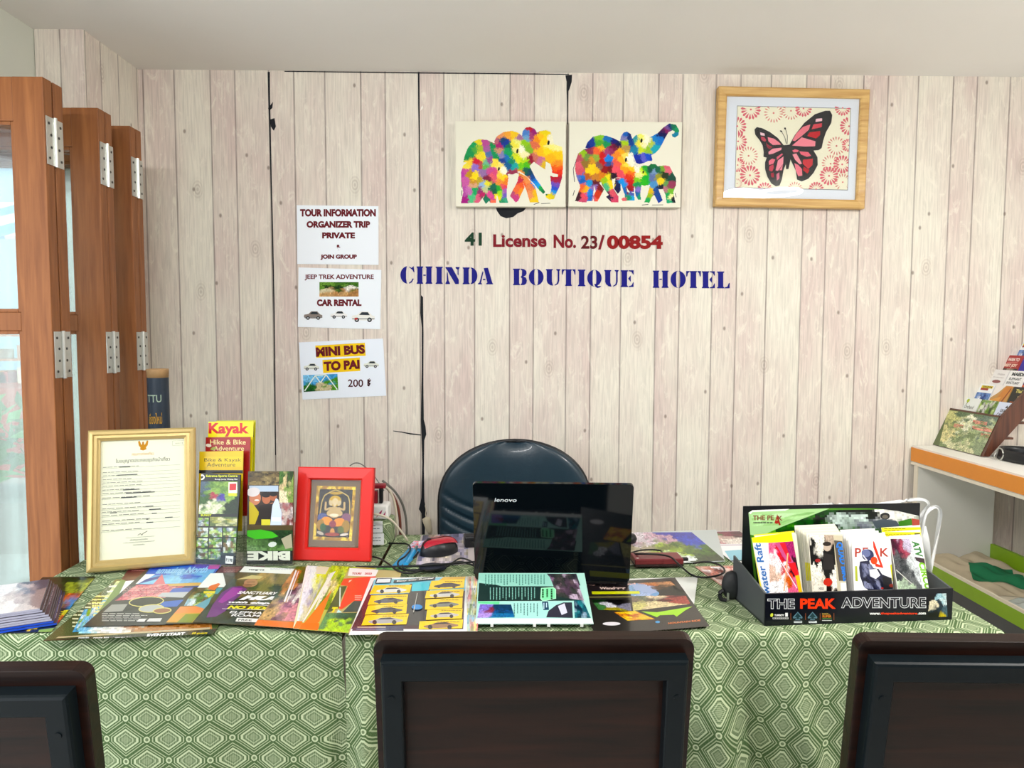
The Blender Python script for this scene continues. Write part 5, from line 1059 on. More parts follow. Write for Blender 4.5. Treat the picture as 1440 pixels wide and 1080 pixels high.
def d_(a): a.photo(0, 0, 0, 0, ['C87868', 'E8D0C8', 'A85848', 'F0E8E8', '8A5048', 'D8C0B0'], 24, 14, 60, 4, quad=[(780, 440), (1200, 440), (1300, 660), (1060, 640)])
sheet('leaflet', 'rusty pink leaflet beside the black pouch', (1024, 831), (1085, 829), (977, 797), 1, 'C89888', d_, C8)
def d_(a): a.photo(0, 0, 0, 0, ['B8B0C0', '8A88A0', 'D0C8C8', 'A89888', '6A6878', 'C8C0B0'], 24, 16, 80, 4, quad=[(600, 500), (1000, 500), (1000, 960), (500, 960)])
sheet('leaflet', 'grey newsprint sheet under the computer mouse', (584, 797), (668, 793), (592, 753), 1, 'C0B8B8', d_, (510, 660, 6.745), PAPER)

# magazines piled at the left end
top_m, tw, th_ = lying((-28, 868), (57, 856), (55, 816.5), ZT+0.037)
n_mag = 8; mt_ = 0.0044
for i in range(n_mag):
    lift = ZT+0.0034+i*mt_
    off = Vector((0.0045*(n_mag-1-i)+0.002*math.sin(i*5), -0.0015*math.sin(i*3), 0))
    m = top_m.copy(); m.translation = Vector((top_m.translation.x, top_m.translation.y, lift))+off
    a = Art(tw, th_, box=(0, 0, 100, 100), bg=('4A4450', '5A5060', '3C3A44')[i % 3])
    if i == n_mag-1:
        a.photo(0, 0, 100, 100, [('EDE6E2', .25, .8, .15), ('D8CCC8', .5, .6, .15), ('C8B8B8', .6, .4, .12), ('8A8A98', .7, .15, .15), ('6A6A78', .85, .1, .08), ('F4F0EE', .1, .9, .1), ('A89898', .8, .5, .12), ('E8E4E4', .3, .25, .06)], 40, 40, 90, 3, jit=.04)
    else: a.lines(88, 10, 98, 90, 3, 'B8B0B8', .5, seed=i, vertical=True)
    lab = 'cream covered magazine on top of the pile at the left end' if i == n_mag-1 else ('blue edged magazine at the bottom of the pile at the left end' if i == 0 else 'dark magazine inside the pile at the left end of the table')
    o = a.build('magazine', m, mt_*0.9, GLOSS, edge='B6B6C6' if i > 1 else '3A62C8')
    # paper block edge facing the viewer
    tag(o, lab, 'magazine', 'magazines in the left pile')

# ================================================================== standing frames and leaflet stands
GOLD = mat('gold_frame', 'C4AC72', 0.36, 0.45, var=0.08, scale=30)
CARD = mat('frame_backing', '6A5A48', 0.85)
CLEAR = pane_mat((0.97, 0.985, 0.98, 1)); CLEAR.name = 'clear_acrylic'
m, w, h = standing((122, 805.5), (275.5, 793), 603.5, R(11), ZT+0.007)
t = thing('framed_certificate', 'gold framed licence certificate leaning on the table beside the doors', 'certificate', m)
f = 0.027
MB().frame(w, h, [(0, -0.012), (0, 0.006), (0.004, 0.010), (0.011, 0.012), (0.014, 0.007), (0.020, 0.007), (0.024, 0.003), (f, 0.001), (f, -0.006), (0.004, -0.012), (0, -0.012)]).build('frame', GOLD, t)
MB().box(0.004, 0.004, -0.012, w-0.004, h-0.004, -0.0065).build('backing', CARD, t)
a = Art(w-2*f+.006, h-2*f+.006, box=(135, 92, 757, 972), bg='EEF0DC')
INK, GO = '6A6C68', 'C8952E'
# the emblem: spread wings over a small figure
a.poly([(408, 112), (420, 108), (432, 140), (444, 118), (456, 140), (472, 106), (482, 112), (478, 142), (464, 160), (470, 172), (444, 182), (420, 172), (426, 160), (412, 142)], GO); a.ell(444, 124, 7, 9, 'B8822A')
a.text('กรมการท่องเที่ยว', 364, 192, 522, 216, 'D0A050', 0.004); a.text('ใบอนุญาตประกอบธุรกิจนำเที่ยว', 250, 234, 640, 274, '4A4C50', 0.006)
a.line([(658, 118), (755, 118), (755, 152), (658, 152), (658, 118)], 2, 'B0B4A8'); a.text('แบบ 12', 680, 130, 735, 142, '909488')
for y in (304, 342, 366, 394, 418, 442, 470, 496, 528, 574, 606, 630, 656, 694, 718, 764):
    a.line([(152 if y < 560 or y > 590 else 190, y), (716, y-6)], 2, 'B4B8AC'); rng = random.Random(y); x = 160
    a.lines(160, y-12, rng.randint(380, 600), y-5, 1, '8E908A', .55, seed=y)
for x0, y0, x1 in ((275, 292, 355), (262, 352, 405), (305, 462, 420), (325, 488, 530), (290, 518, 400), (465, 592, 520), (490, 616, 575), (215, 624, 262), (510, 646, 545), (470, 686, 485), (605, 682, 660), (470, 710, 520)): a.rect(x0, y0+1, x1, y0+7, '606468')
a.line([(410, 802), (428, 790), (440, 804), (446, 792), (478, 776)], 3, '3A3C44'); a.line([(325, 816), (530, 816)], 2, 'A8ACA0')
a.text('อธิบดีกรมการท่องเที่ยว', 355, 826, 482, 838, INK); a.text('นายทะเบียนธุรกิจนำเที่ยวและมัคคุเทศก์', 310, 846, 530, 857, INK); a.text('กรมการท่องเที่ยว', 378, 864, 460, 875, INK)
a.build('certificate_sheet', Matrix.Translation((f-.003, f-.003, -0.0055)), 0.0006, PAPER, t)
MB().box(f-0.002, f-0.002, -0.0035, w-f+0.002, h-f+0.002, -0.0025).build('glass', GLASS, t)
def easel(t, w, h, m, zfloor):
    """hinged prop behind a leaning frame, foot on the table"""
    Mi = m.inverted(); tp = Vector((w/2, h*0.72, -0.0125)); wt = m @ tp
    back = Mi.to_3x3() @ Vector((0, 0, 1)); fw = m @ Vector((w/2, 0, 0)); n = Vector((m[0][2], m[1][2], 0)).normalized()
    foot = Mi @ (Vector((fw.x, fw.y, zfloor))-n*0.09)
    d = (foot-tp); s = Vector((1, 0, 0)); q = d.cross(s).normalized()*0.0025
    mb = MB(); vs = []
    for p, hw in ((tp, 0.02), (foot, 0.035)):
        for sx in (-1, 1):
            for sq in (0, 1): vs.append(p+s*(sx*hw)+q*sq)
    mb.add(vs, [(0, 1, 3, 2), (4, 6, 7, 5), (0, 4, 5, 1), (2, 3, 7, 6), (0, 2, 6, 4), (1, 5, 7, 3)]); mb.build('easel_prop', CARD, t)
easel(t, w, h, m, ZT+0.001)

RED = mat('red_lacquer', 'D8241E', 0.32, var=0.06, scale=30, coat=0.2)
m, w, h = standing((413.5, 787.5), (521.5, 789.5), 657, R(12), ZT+0.001)
t = thing('framed_picture', 'small red frame with a golden deity picture standing on the table', 'picture', m)
f = 0.034
MB().frame(w, h, [(0, -0.012), (0, 0.006), (0.003, 0.009), (f-0.005, 0.010), (f-0.003, 0.0075), (f, 0.004), (f, -0.008), (0.003, -0.012), (0, -0.012)]).build('frame', RED, t)
MB().box(0.003, 0.003, -0.012, w-0.003, h-0.003, -0.0085).build('backing', CARD, t)
a = Art(w-2*f+.006, h-2*f+.006, box=(195, 200, 640, 800), bg='7E6A4C')
a.poly([(252, 262), (582, 266), (566, 735), (238, 728)], 'C8A428'); a.photo(0, 0, 0, 0, ['D8B838', 'B08A18', 'E8D058', 'A07818'], 30, 40, 160, 2, quad=[(254, 264), (580, 268), (564, 733), (240, 726)])
a.poly([(278, 290), (556, 292), (542, 705), (264, 700)], '2E2620')
a.line([(285, 540), (300, 400), (320, 345), (350, 325), (380, 308), (415, 296), (450, 310), (490, 330), (520, 350), (535, 400), (540, 540)], 9, 'C8B470')
a.ell(415, 325, 52, 12, 'C0A030'); a.ell(412, 392, 52, 48, 'C8A832'); a.ell(412, 398, 26, 32, 'D8C8A0')
for s in (-1, 1): a.ell(412+s*36, 410, 16, 26, 'D0C098', s*15, 10); a.line([(412+s*30, 450), (412+s*80, 470), (412+s*78, 400)], 16, 'C8B080'); a.line([(412+s*30, 460), (412+s*62, 500), (412+s*40, 520)], 18, 'D0B888'); a.ell(412+s*100, 535, 42, 40, '8A5A78' if s > 0 else '5A68A0', n=12)
a.line([(412, 400), (408, 440), (420, 480), (405, 500)], 16, 'D8CAA8'); a.ell(410, 490, 52, 50, 'C8B080', n=14); a.ell(408, 515, 40, 14, 'E8E0C8', n=12)
a.ell(352, 565, 50, 36, 'E8A028', 15, 14); a.ell(450, 575, 52, 36, 'E89A20', -15, 14); a.ell(400, 590, 30, 30, '9A3A50', n=12); a.ell(300, 600, 34, 50, 'B08A20', n=12); a.ell(510, 610, 34, 55, 'A8881E', n=12); a.ell(320, 620, 26, 36, '3A6A38', n=10); a.ell(470, 640, 28, 30, '6A7A30', n=10)
a.ell(400, 655, 20, 30, 'D09A50', n=10); a.ell(400, 680, 62, 16, 'A84838', n=14); a.ell(300, 670, 32, 14, 'C8C0B0', 20, 10); a.ell(500, 680, 36, 12, 'D8D0C8', -10, 10); a.line([(340, 698), (470, 702)], 8, '1E1A16')
a.build('deity_print', Matrix.Translation((f-.003, f-.003, -0.0075)), 0.0006, PAPER, t)
MB().box(f-0.002, f-0.002, -0.003, w-f+0.002, h-f+0.002, -0.002).build('glass', GLASS, t)
easel(t, w, h, m, ZT+0.001)

# clear stepped stand with adventure leaflets
def hung(tl, tr, Y, lean, bottom_z=None, hh=None):
    a, b = onY(*tl, Y), onY(*tr, Y); x = (b-a).normalized()
    n = x.cross(Vector((0, 0, 1))); y = Vector((0, 0, 1))*math.cos(lean)-n*math.sin(lean)
    H = hh if hh else (a.z-bottom_z)/y.z
    return frm(a-y*H, x, y), (b-a).length, H
KC = (270, 580, 4.909)
fm, fw_, fh = standing((276, 791.5), (331.5, 795), 666, R(9), ZT+0.009)
st = thing('leaflet_stand', 'clear acrylic stepped leaflet stand beside the gold frame', 'leaflet stand', T(*(fm @ Vector((fw_/2, 0, 0))).xyz[:2], ZT, math.atan2(fm[1][0], fm[0][0])))
Mi = st.matrix_world.inverted()
AC = MB(); hw = fw_/2+0.003
AC.box(-hw, -0.006, 0.0005, hw, 0.125, 0.003)
for sx in (-1, 1):
    pts = [(-0.008, 0.0), (0.125, 0.0), (0.135, 0.16), (0.128, 0.23), (0.06, 0.10), (-0.005, 0.09)]
    Mz = Matrix.Translation((sx*hw, 0, 0)) @ Matrix(((0, 0, 1, 0), (1, 0, 0, 0), (0, 1, 0, 0), (0, 0, 0, 1)))
    AC.prism(pts, -0.001, 0.001, Mz)
AC.box(-hw, -0.012, 0, hw, -0.0095, 0.05)
for k in range(1, 4): AC.box(-hw, 0.014+0.03*k, 0.03*k, hw, 0.0155+0.03*k, 0.03*k+0.07)
AC.build('acrylic_body', CLEAR, st)
pc = Art(0.021, 0.019, box=(0, 0, 100, 90), bg='F0F0EC'); pc.text('P.198', 8, 28, 92, 66, '202428', 0.03)
pm_ = Mi @ fm; pm2 = pm_.copy(); pm2.translation = pm_ @ Vector((fw_-0.026, 0.004, 0.005)); pc.build('price_card', pm2, 0.0008, PAPER, st)
def leaf_art(w, h, m, crop, bg): return Art(w, h, M=m, crop=crop, bg=bg)
a = leaf_art(fw_, fh, fm, KC, '1E2420')
a.rect(52, 424, 330, 474, '14181A'); a.ell(72, 446, 22, 20, 'E8E8E0', n=12); a.poly([(60, 440), (86, 436), (82, 452), (64, 458)], '202020'); a.text('Extreme Sports Centre', 103, 430, 320, 450, 'D8DC30', 0.03); a.text('Bungy jump Chiang Mai', 165, 456, 320, 467, 'E8E8E0', 0.02)
a.photo(44, 476, 320, 700, [('6A8A48', .4, .2, .15), ('8AA858', .6, .35, .15), ('A8B888', .5, .8, .2), ('5A6A78', .15, .2, .1), ('4A6A38', .2, .5, .15), ('A84858', .4, .45, .03), ('5A50A0', .55, .5, .05), ('D8D8C0', .3, .75, .08), ('38482A', .8, .85, .1)], 40, 34, 150, 3)
a.rect(258, 482, 318, 556, 'E8E0D8'); a.poly([(266, 492), (312, 490), (310, 535), (264, 537)], 'C83038'); a.rect(258, 556, 314, 576, 'D8D028'); a.text('BUNGY', 68, 700, 142, 716, 'C8D020', 0.04)
for i, (x0, y0, x1, y1) in enumerate(((40, 726, 122, 782), (130, 720, 318, 784), (36, 794, 118, 858), (126, 794, 214, 858), (222, 794, 312, 858), (34, 868, 116, 932), (124, 866, 212, 930), (222, 866, 310, 968), (32, 940, 114, 1010), (122, 940, 204, 1012))): a.photo(x0, y0, x1, y1, GRN+['C8D0C8', '9AA8B0'] if i != 1 else ['A8A860', 'C8C8A0', '6A7A48'], 14, 10, 26, i+20)
tag(a.build('leaflet', fm, 0.004, GLOSS), 'black extreme sports leaflet at the front of the clear stepped stand', 'leaflet', 'leaflets in the clear stepped stand')
def y_leaf(tl, tr, Y, draw, bg, label, k):
    m, w, h = hung(tl, tr, Y, R(9), None, 0.21)
    a = leaf_art(w, h, m, KC, bg); draw(a); tag(a.build('leaflet', m, 0.003, GLOSS), label, 'leaflet', 'leaflets in the clear stepped stand')
def d_(a): a.rect(88, 305, 345, 375, 'E4C818'); a.text('Bike & Kayak', 88, 316, 342, 346, '4A5018', 0.0); a.text('Adventure', 106, 346, 302, 374, '4A5018', 0.0); a.rect(40, 398, 380, 420, '181A1C')
y_leaf((283, 635), (344.5, 634), 1.958, d_, 'DCC01A', 'yellow bike and kayak leaflet in the clear stepped stand', 1)
def d_(a): a.text('Hike & Bike', 128, 188, 374, 222, 'E8D8A0', 0.01); a.text('Adventure', 152, 232, 362, 264, 'E8D8A0', 0.01); a.ell(118, 228, 20, 12, 'E8E0D0', 10, 10); a.ell(150, 250, 22, 10, 'A8B048', -15, 10)
y_leaf((291, 615), (353.5, 614.5), 1.988, d_, 'A82A28', 'red hike and bike leaflet in the clear stepped stand', 2)
def d_(a): a.text('Kayak', 118, 72, 396, 168, 'D02A20', 0.04)
y_leaf((294, 593), (357, 593), 2.012, d_, 'F0E420', 'yellow kayak leaflet with red lettering, highest in the clear stand', 3)
def d_(a): a.text('K', 405, 100, 432, 168, '5A6010', 0.04)
y_leaf((306, 591.5), (361, 591), 2.028, d_, 'C8C424', 'second yellow kayak leaflet shifted right behind the first', 4)

bm, bw, bh = standing((347.5, 792.5), (412, 792), 662.5, R(7), ZT+0.004)
a = leaf_art(bw, bh, bm, KC, '4A4A38')
a.photo(394, 406, 606, 500, ['6A5A38', '8A7A50', '4A4028', '9A8A60'], 20, 10, 40, 2); a.photo(606, 406, 716, 620, [('5A7A38', .4, .15, .15), ('C8B890', .5, .4, .15), ('8AA05A', .7, .6, .15), ('D8D0B0', .3, .85, .15), ('4A5A30', .6, .2, .1)], 16, 26, 60, 3)
a.rect(394, 500, 606, 775, '4A3A30'); a.rect(400, 504, 600, 545, 'B8C8D8'); a.photo(600, 620, 700, 790, ['B8A8A8', 'A87878', 'D0C8C8', '8A5A58', 'C8B8B0'], 14, 16, 40, 5)
a.ell(440, 588, 40, 50, 'C88A68'); a.ell(428, 548, 46, 32, 'D8D4D4', -8); a.ell(452, 604, 16, 5, 'F0F0E8'); a.ell(518, 592, 30, 38, 'B87858'); a.ell(516, 566, 32, 20, '2E2420'); a.ell(566, 580, 24, 30, 'B07050'); a.ell(566, 562, 26, 16, '2A201C'); a.poly([(400, 610), (428, 630), (470, 690), (440, 770), (400, 770)], 'C8B838'); a.poly([(470, 660), (560, 620), (590, 640), (500, 680)], 'C89070'); a.poly([(470, 640), (600, 620), (590, 760), (460, 760)], '38302C')
a.poly([(560, 640), (585, 590), (600, 600), (622, 690), (622, 775), (545, 775)], 'D0DCF0'); a.rect(556, 722, 616, 750, 'E8F0FA'); a.rect(484, 736, 545, 776, 'D8D050')
a.rect(386, 775, 700, 812, '6A5A38'); a.photo(384, 810, 700, 955, [('5A7A48', .3, .75, .15), ('7AA060', .5, .8, .15), ('3A5A30', .7, .5, .15), ('8AA878', .15, .9, .1)], 30, 14, 60, 7); a.poly([(386, 812), (480, 806), (560, 822), (600, 852), (560, 866), (440, 872), (386, 850)], '58C830'); a.ell(560, 908, 30, 18, 'E8ECE8', -10, 10); a.poly([(620, 870), (690, 835), (698, 930), (650, 940)], 'C8C0A8')
a.rect(380, 952, 700, 1042, '26302C'); a.text('BIKE', 386, 955, 682, 1018, 'F2F2E6', 0.06, rot=180)
tag(a.build('leaflet', bm, 0.006, GLOSS), 'leaflet with upside down BIKE lettering beside the red frame', 'leaflet')
st = thing('leaflet_stand', 'clear acrylic single pocket holding the upside down bike leaflet', 'leaflet stand', bm)
AC = MB(); AC.box(-0.004, -0.003, -0.004, bw+0.004, -0.0012, 0.02); AC.box(-0.004, -0.003, -0.006, bw+0.004, bh*0.55, -0.004)
AC.box(-0.004, -0.003, 0.018, bw+0.004, bh*0.42, 0.020); AC.box(-0.005, -0.003, -0.006, -0.004, bh*0.45, 0.020); AC.box(bw+0.004, -0.003, -0.006, bw+0.005, bh*0.45, 0.020)
AC.build('acrylic_body', CLEAR, st)

# ================================================================== bamboo tube by the doors
q = onY(228, 740, 2.11); bx = q.x
t = thing('bamboo_tube', 'dark blue painted bamboo tube with gold lettering beside the folding doors', 'bamboo tube', T(bx, 2.11, ZT+0.0006))
zt = onY(228, 519, 2.11).z-ZT
NB = mat('navy_paint', '1D2B3A', 0.45, var=0.25, scale=30)
MB().lathe([(0.028, 0), (0.030, 0.004), (0.029, zt*.45), (0.0305, zt*.47), (0.029, zt*.49), (0.0285, zt-0.025), (0.0285, zt-0.0245), (0.024, zt-0.0245), (0.024, zt-0.2)], 32).build('tube', NB, t, smooth=True)
MB().lathe([(0.0286, zt-0.0245), (0.0295, zt-0.003), (0.029, zt), (0.0235, zt), (0.0235, zt-0.0245)], 32).build('cut_rim', mat('bamboo_rim', 'A8855A', 0.6, var=0.25, scale=60), t, smooth=True)
a = Art(0.05, 0.1, box=(210, 555, 246, 605), bg='1D2B3A')
for s_, y0, y1, x0, x1 in (('TTU', 558, 568, 213, 243), ('เชียงใหม่', 582, 597, 215, 243)): a.text(s_, x0, y0, x1, y1, 'C8A048' if y0 > 570 else 'A8B8A8', 0.01)
zz = onY(228, 605, 2.08).z-ZT
def wrap(x, y, z):
    th = (x-0.025)/0.03; rr = 0.0296+z*0.5; return (rr*math.sin(th), -rr*math.cos(th), y*1.05)
a.map = wrap; a.build('gold_lettering', Matrix.Translation((0, 0, zz)), 0.0004, PAINT, t, base=False)

# ================================================================== cloth covered box with the power strip
yb_ = 2.115
gx0, gx1 = onY(462, 740, yb_).x, onY(553, 740, yb_).x; gz = onY(540, 728, yb_-0.02).z
mb = MB(); n = 24
def bx_fn(u, v):
    th = 2*math.pi*u; s = (abs(math.cos(th))**6+abs(math.sin(th))**6)**(-1/6)
    hx, hy, hz = (gx1-gx0)/2, 0.06, gz-ZT-0.002
    if v < .6: k = 1; z = hz*(v/.6)-0.0
    else: k = 1-(v-.6)/.4; z = hz
    e = 0.012*max(0, 1-abs(v-.6)/.06)
    return ((hx-e)*s*math.cos(th)*k, (hy-e)*s*math.sin(th)*k, z-0.4*e)
mb.grid(bx_fn, 64, 30)
o = mb.build('covered_box', CLOTH, None, T((gx0+gx1)/2, yb_, ZT+0.001), smooth=True)
ul = o.data.uv_layers.new(name='UVMap')
for l in o.data.loops: c = o.data.vertices[l.vertex_index].co; ul.data[l.index].uv = (c.x+c.y*.3, c.z+c.y)
tag(o, 'box covered in green diamond cloth behind the red frame', 'box')
WP = mat('white_plastic', 'F0F0EC', 0.4, var=0.03); BLKR = mat('black_rubber', '121316', 0.5)
pz = gz+0.0008; px0, px1 = onY(480, 720, yb_-0.02).x, onY(548, 720, yb_-0.02).x
t = thing('power_strip', 'white power strip with plugs on the cloth covered box', 'power strip', T(px1, yb_-0.02, pz))
L_ = px1-px0
MB().box(-L_, -0.03, 0, 0, 0.03, 0.042).build('housing', WP, t, bevel=0.007, seg=3)
mb = MB()
for i in range(4):
    x = -0.022-i*0.034; mb.prism([(x-.012, .008), (x-.002, .022), (x+.006, .03), (x+.002, .016)], 0, 0.0006, Matrix.Translation((0, -0.0302, 0)) @ Matrix.Rotation(R(90), 4, 'X')); mb.prism([(x+.004, .008), (x+.016, .026), (x+.013, .012)], 0, 0.0006, Matrix.Translation((0, -0.0302, 0)) @ Matrix.Rotation(R(90), 4, 'X'))
mb.build('printed_marks', mat('magenta_ink', 'A82860', 0.5), t)
pl = thing('mains_plug', 'dark red and black plug standing in the power strip', 'plug', T(px1-0.03, yb_-0.02, pz+0.0425))
MB().box(-0.013, -0.01, 0, -0.003, 0.01, 0.036).build('pin_body', mat('plug_red', '8A1828', 0.4), pl, bevel=0.002); MB().box(0.001, -0.01, 0, 0.011, 0.01, 0.042).build('black_body', BLKR, pl, bevel=0.002); MB().box(-0.02, -0.012, 0.0425, 0.02, 0.012, 0.056).build('cap', MATS['plug_red'], pl, bevel=0.004)
for i, (dz, dx, ww) in enumerate(((0.52, 0, .1), (0.2, .004, .1))):
    a = Art(0.075, 0.032, box=(0, 0, 100, 40), bg='F0F2F4'); a.lines(10, 14, 90, 34, 2, '9098A0', .3, seed=i)
    cm = frm((px1-0.088+dx, yb_-0.066-0.006*i, ZT+0.002+(gz-ZT)*dz-0.01*i), (1, 0.02, 0.02), (0.0, 0.12, 1)); tag(a.build('name_card', cm, 0.0008, PAPER), ('upper' if i == 0 else 'lower')+' white card leaning on the cloth covered box', 'card', 'cards by the covered box')
def cable(name, pts, r, m_, label, k=6, cat='cable', group=None): return tag(MB().tube(smooth_path(pts, k), r, 8).build(name, m_, None, smooth=True), label, cat, group)
WC, BC, GC = mat('cable_cream', 'D8CDB8', 0.5), mat('cable_brown', '7A4034', 0.5), mat('cable_grey', '6A6862', 0.5)
def yz(pts, Y): return [onY(x, y, Y+d) for x, y, d in pts]
cable('power_cable', yz([(540, 682, .0), (552, 696, .02), (560, 715, .04), (563, 740, .06), (563, 775, .1)], 2.15), 0.0042, BC, 'brown cable hanging down behind the covered box', group=None)
cable('power_cable', yz([(538, 676, .0), (556, 692, .02), (568, 715, .04), (572, 745, .06), (570, 775, .1)], 2.175), 0.0036, GC, 'grey cable hanging outermost behind the covered box')
cable('power_cable', yz([(534, 680, .0), (548, 690, .02), (556, 712, .04), (558, 745, .06), (557, 775, .1)], 2.12), 0.0036, WC, 'cream cable hanging nearest the covered box')
cable('power_cable', yz([(490, 722, 0), (520, 722, 0), (545, 728, .0), (560, 742, .02), (573, 760, .05)], 2.03), 0.0032, WC, 'cream cable curving over the front of the covered box')
cable('power_cable', yz([(492, 655, .02), (500, 651, .03), (510, 654, .03), (525, 668, .02), (540, 690, .0)], 2.12), 0.0016, GC, 'thin grey wire looping over the top of the red frame')
# cream plug hanging at the wall gap
t = thing('hanging_plug', 'cream plastic plug hanging from the dark gap in the wall', 'plug', Matrix.Translation(onY(597.5, 716, WY-0.012)))
MB().tube(smooth_path([(0, 0.008, 0.012), (0.004, 0, 0), (0.003, -0.002, -0.016), (0.004, -0.003, -0.03)], 4), 0.0016, 6).build('wire', WC, t)
MB().lathe([(0.003, 0), (0.014, -0.004), (0.015, -0.012), (0.011, -0.05), (0.006, -0.062), (0.002, -0.064)], 16, 0, Matrix.Translation((0.004, -0.008, -0.028)) @ Matrix.Rotation(R(-14), 4, 'Y')).build('body', mat('aged_cream_plastic', 'DDD2B8', 0.5), t, smooth=True)

# ================================================================== laptop
LAP = mat('laptop_gloss_black', '060B0F', 0.06, var=0.05, coat=0.0, spec=0.45)
lm, lw, lh = standing((668, 815), (885, 818.5), 680.5, R(-14), ZT+0.02)
t = thing('laptop', 'open glossy black laptop with its lid back facing the visitor chairs', 'laptop', T(*(lm @ Vector((lw/2, 0, 0))).xyz[:2], ZT, math.atan2(lm[1][0], lm[0][0])))
Mi = t.matrix_world.inverted(); ll = Mi @ lm
c = 0.008; out = []
for cx, cy, a0 in ((lw-c, c, -90), (lw-c, lh-c, 0), (c, lh-c, 90), (c, c, 180)): out += [(cx+c*math.cos(R(a0+18*i)), cy+c*math.sin(R(a0+18*i))) for i in range(6)]
lid = MB().prism(out, -0.010, 0.0).build('lid', LAP, t, ll, bevel=0.0025, seg=3)
MB().box(0.012, 0.016, -0.0112, lw-0.012, lh-0.012, -0.0098).build('screen', mat('screen_dark', '0B0D10', 0.15), lid)
a = Art(0.05, 0.0105, box=(0, 0, 100, 20), bg='C8CCD0'); a.text('lenovo', 0, 0, 100, 18, 'E4E8EC', 0.0, shear=0.15)
x_, y_ = (Mi @ Vector((0, 0, 0))), None
lg = lm.inverted() @ on_plane(695.5, 706, lm.translation, Vector((lm[0][2], lm[1][2], lm[2][2]))); lr = lm.inverted() @ on_plane(736, 706, lm.translation, Vector((lm[0][2], lm[1][2], lm[2][2])))
a.w = lr.x-lg.x; a.build('logo', Matrix.Translation((lg.x, lg.y, 0.0002)), 0.0002, mat('chrome', 'D0D4D8', 0.2, 0.9) if False else PAINT, lid, base=False)
MB().box(-lw/2+0.001, 0.018, 0.004, lw/2-0.001, 0.262, 0.024).build('base', mat('laptop_matte_black', '17181B', 0.45), t, bevel=0.003)
MB().cyl((-lw/2+0.03, 0.012, 0.018), (lw/2-0.03, 0.012, 0.018), 0.0075, 14).build('hinge', BLK, t)
kb = MB()
for r_ in range(5):
    for k in range(15): x = -lw/2+0.03+k*(lw-0.06)/15; kb.box(x, 0.05+r_*0.019, 0.0238, x+(lw-0.06)/15-0.003, 0.066+r_*0.019, 0.0262)
kb.build('keyboard', BLK, t); MB().box(-0.045, 0.18, 0.0238, 0.045, 0.235, 0.0245).build('touchpad', mat('touchpad_grey', '2A2C30', 0.4), t)

# ================================================================== mouse, cables and small things behind the laptop
mc = onZ(608, 781, ZT+0.002)+Vector((0.005, 0.02, 0)); mrot = R(35)
t = thing('computer_mouse', 'red and black computer mouse near the office chair', 'mouse', T(mc.x+0.012, mc.y, ZT+0.0032, R(-58)) )
def ms(sc, z0, zs, part=None):
    def fn(u, v):
        th = 2*math.pi*u; ph = v*math.pi/2
        x = 0.034*(1+0.12*math.cos(2*th))*math.cos(th)*math.cos(ph)**0.5; y = 0.056*math.sin(th)*math.cos(ph)**0.5
        z = (0.044+0.006*math.sin(th)*-1)*math.sin(ph)**0.9
        return (x*sc, y*sc, z0+z*zs)
    return fn
MB().grid(ms(1.0, 0, 0.86), 40, 14).build('body', BLK, t, smooth=True)
def shell(s):
    def fn(u, v):
        y = 0.05-0.1*v; hw = 0.031*math.sqrt(max(0.02, 1-(y/0.058)**2)); x = s*(0.004+(hw-0.006)*u)
        rr = min(0.999, (x/0.036)**2+(y/0.058)**2); return (x, y, 0.0425*(1-rr**2)**0.5*0.92+0.0035)
    return fn
RDM = mat('mouse_red', 'A8142A', 0.2, var=0.05, coat=0.4)
for s in (-1, 1):
    g = MB().grid(shell(s), 10, 24)
    if s < 0: g.f = [f[::-1] for f in g.f]
    g.build('button_shell', RDM, t, smooth=True)
MB().cyl((-0.0035, -0.03, 0.037), (0.0035, -0.03, 0.037), 0.008, 16).build('scroll_wheel', BLKR, t)
def tz(pts, z=0.0035): return [onZ(x, y, ZT+z+d) for x, y, d in pts]
cable('mouse_cable', tz([(588, 776, .01), (580, 786, .0), (566, 795, 0), (572, 801, .002), (600, 800, .004), (632, 793, .006), (648, 785, .012), (666, 792, .012), (667, 806, 0)]), 0.0022, BLKR, 'black mouse cord looping towards the laptop')
cable('charging_cable', tz([(505, 757, .004), (530, 762, .004), (552, 764, .003), (572, 765, .008), (577, 772, .01), (570, 782, .012), (560, 790, .008), (564, 800, .006), (590, 803, .008), (620, 800, .008), (645, 790, .01), (668, 796, .004)]), 0.0024, BLKR, 'black charging cable with a loop around the blue pouch')
cable('power_cable', tz([(500, 797, .006), (540, 797, .009), (580, 796, .018), (630, 793, .02), (668, 790, .012)]), 0.0026, BLKR, 'straight black cable lying in front of the blue pouch')
cable('power_cable', tz([(500, 780, .004), (530, 784, .004), (545, 792, .011), (560, 803, .012), (578, 806, .012), (598, 801, .014)]), 0.0024, BLKR, 'black cable slanting from the red frame to the car sheet')
m, w, h = lying((551, 796), (572, 797), (562, 762), ZT+0.0026)
t = thing('plastic_pouch', 'small blue plastic pouch with pink printed top among the cables', 'pouch', m)
g = MB(); g.grid(lambda u, v: (w*u, h*v, 0.001+0.006*math.sin(math.pi*u)**.5*math.sin(math.pi*min(1, v*1.05))**.5), 14, 20); g.build('pouch', mat('pouch_blue', '2FA0DC', 0.25, var=0.2, scale=40), t, smooth=True)
a = Art(w*.94, h*.32, box=(0, 0, 100, 50), bg='D8D0E4'); a.photo(5, 4, 95, 46, ['E06878', 'D8D8F0', 'A8A8D8', 'F0E0E8'], 12, 8, 26, 3); a.build('printed_top', Matrix.Translation((w*.03, h*.64, 0.0072)), 0.0008, GLOSS, t)
p0, p1 = onZ(571, 794, ZT+0.010), onZ(586, 769, ZT+0.010)
t = thing('marker_pen', 'blue marker pen pointing at the computer mouse', 'pen', frm(p0, p1-p0, (0, 0, 1)))
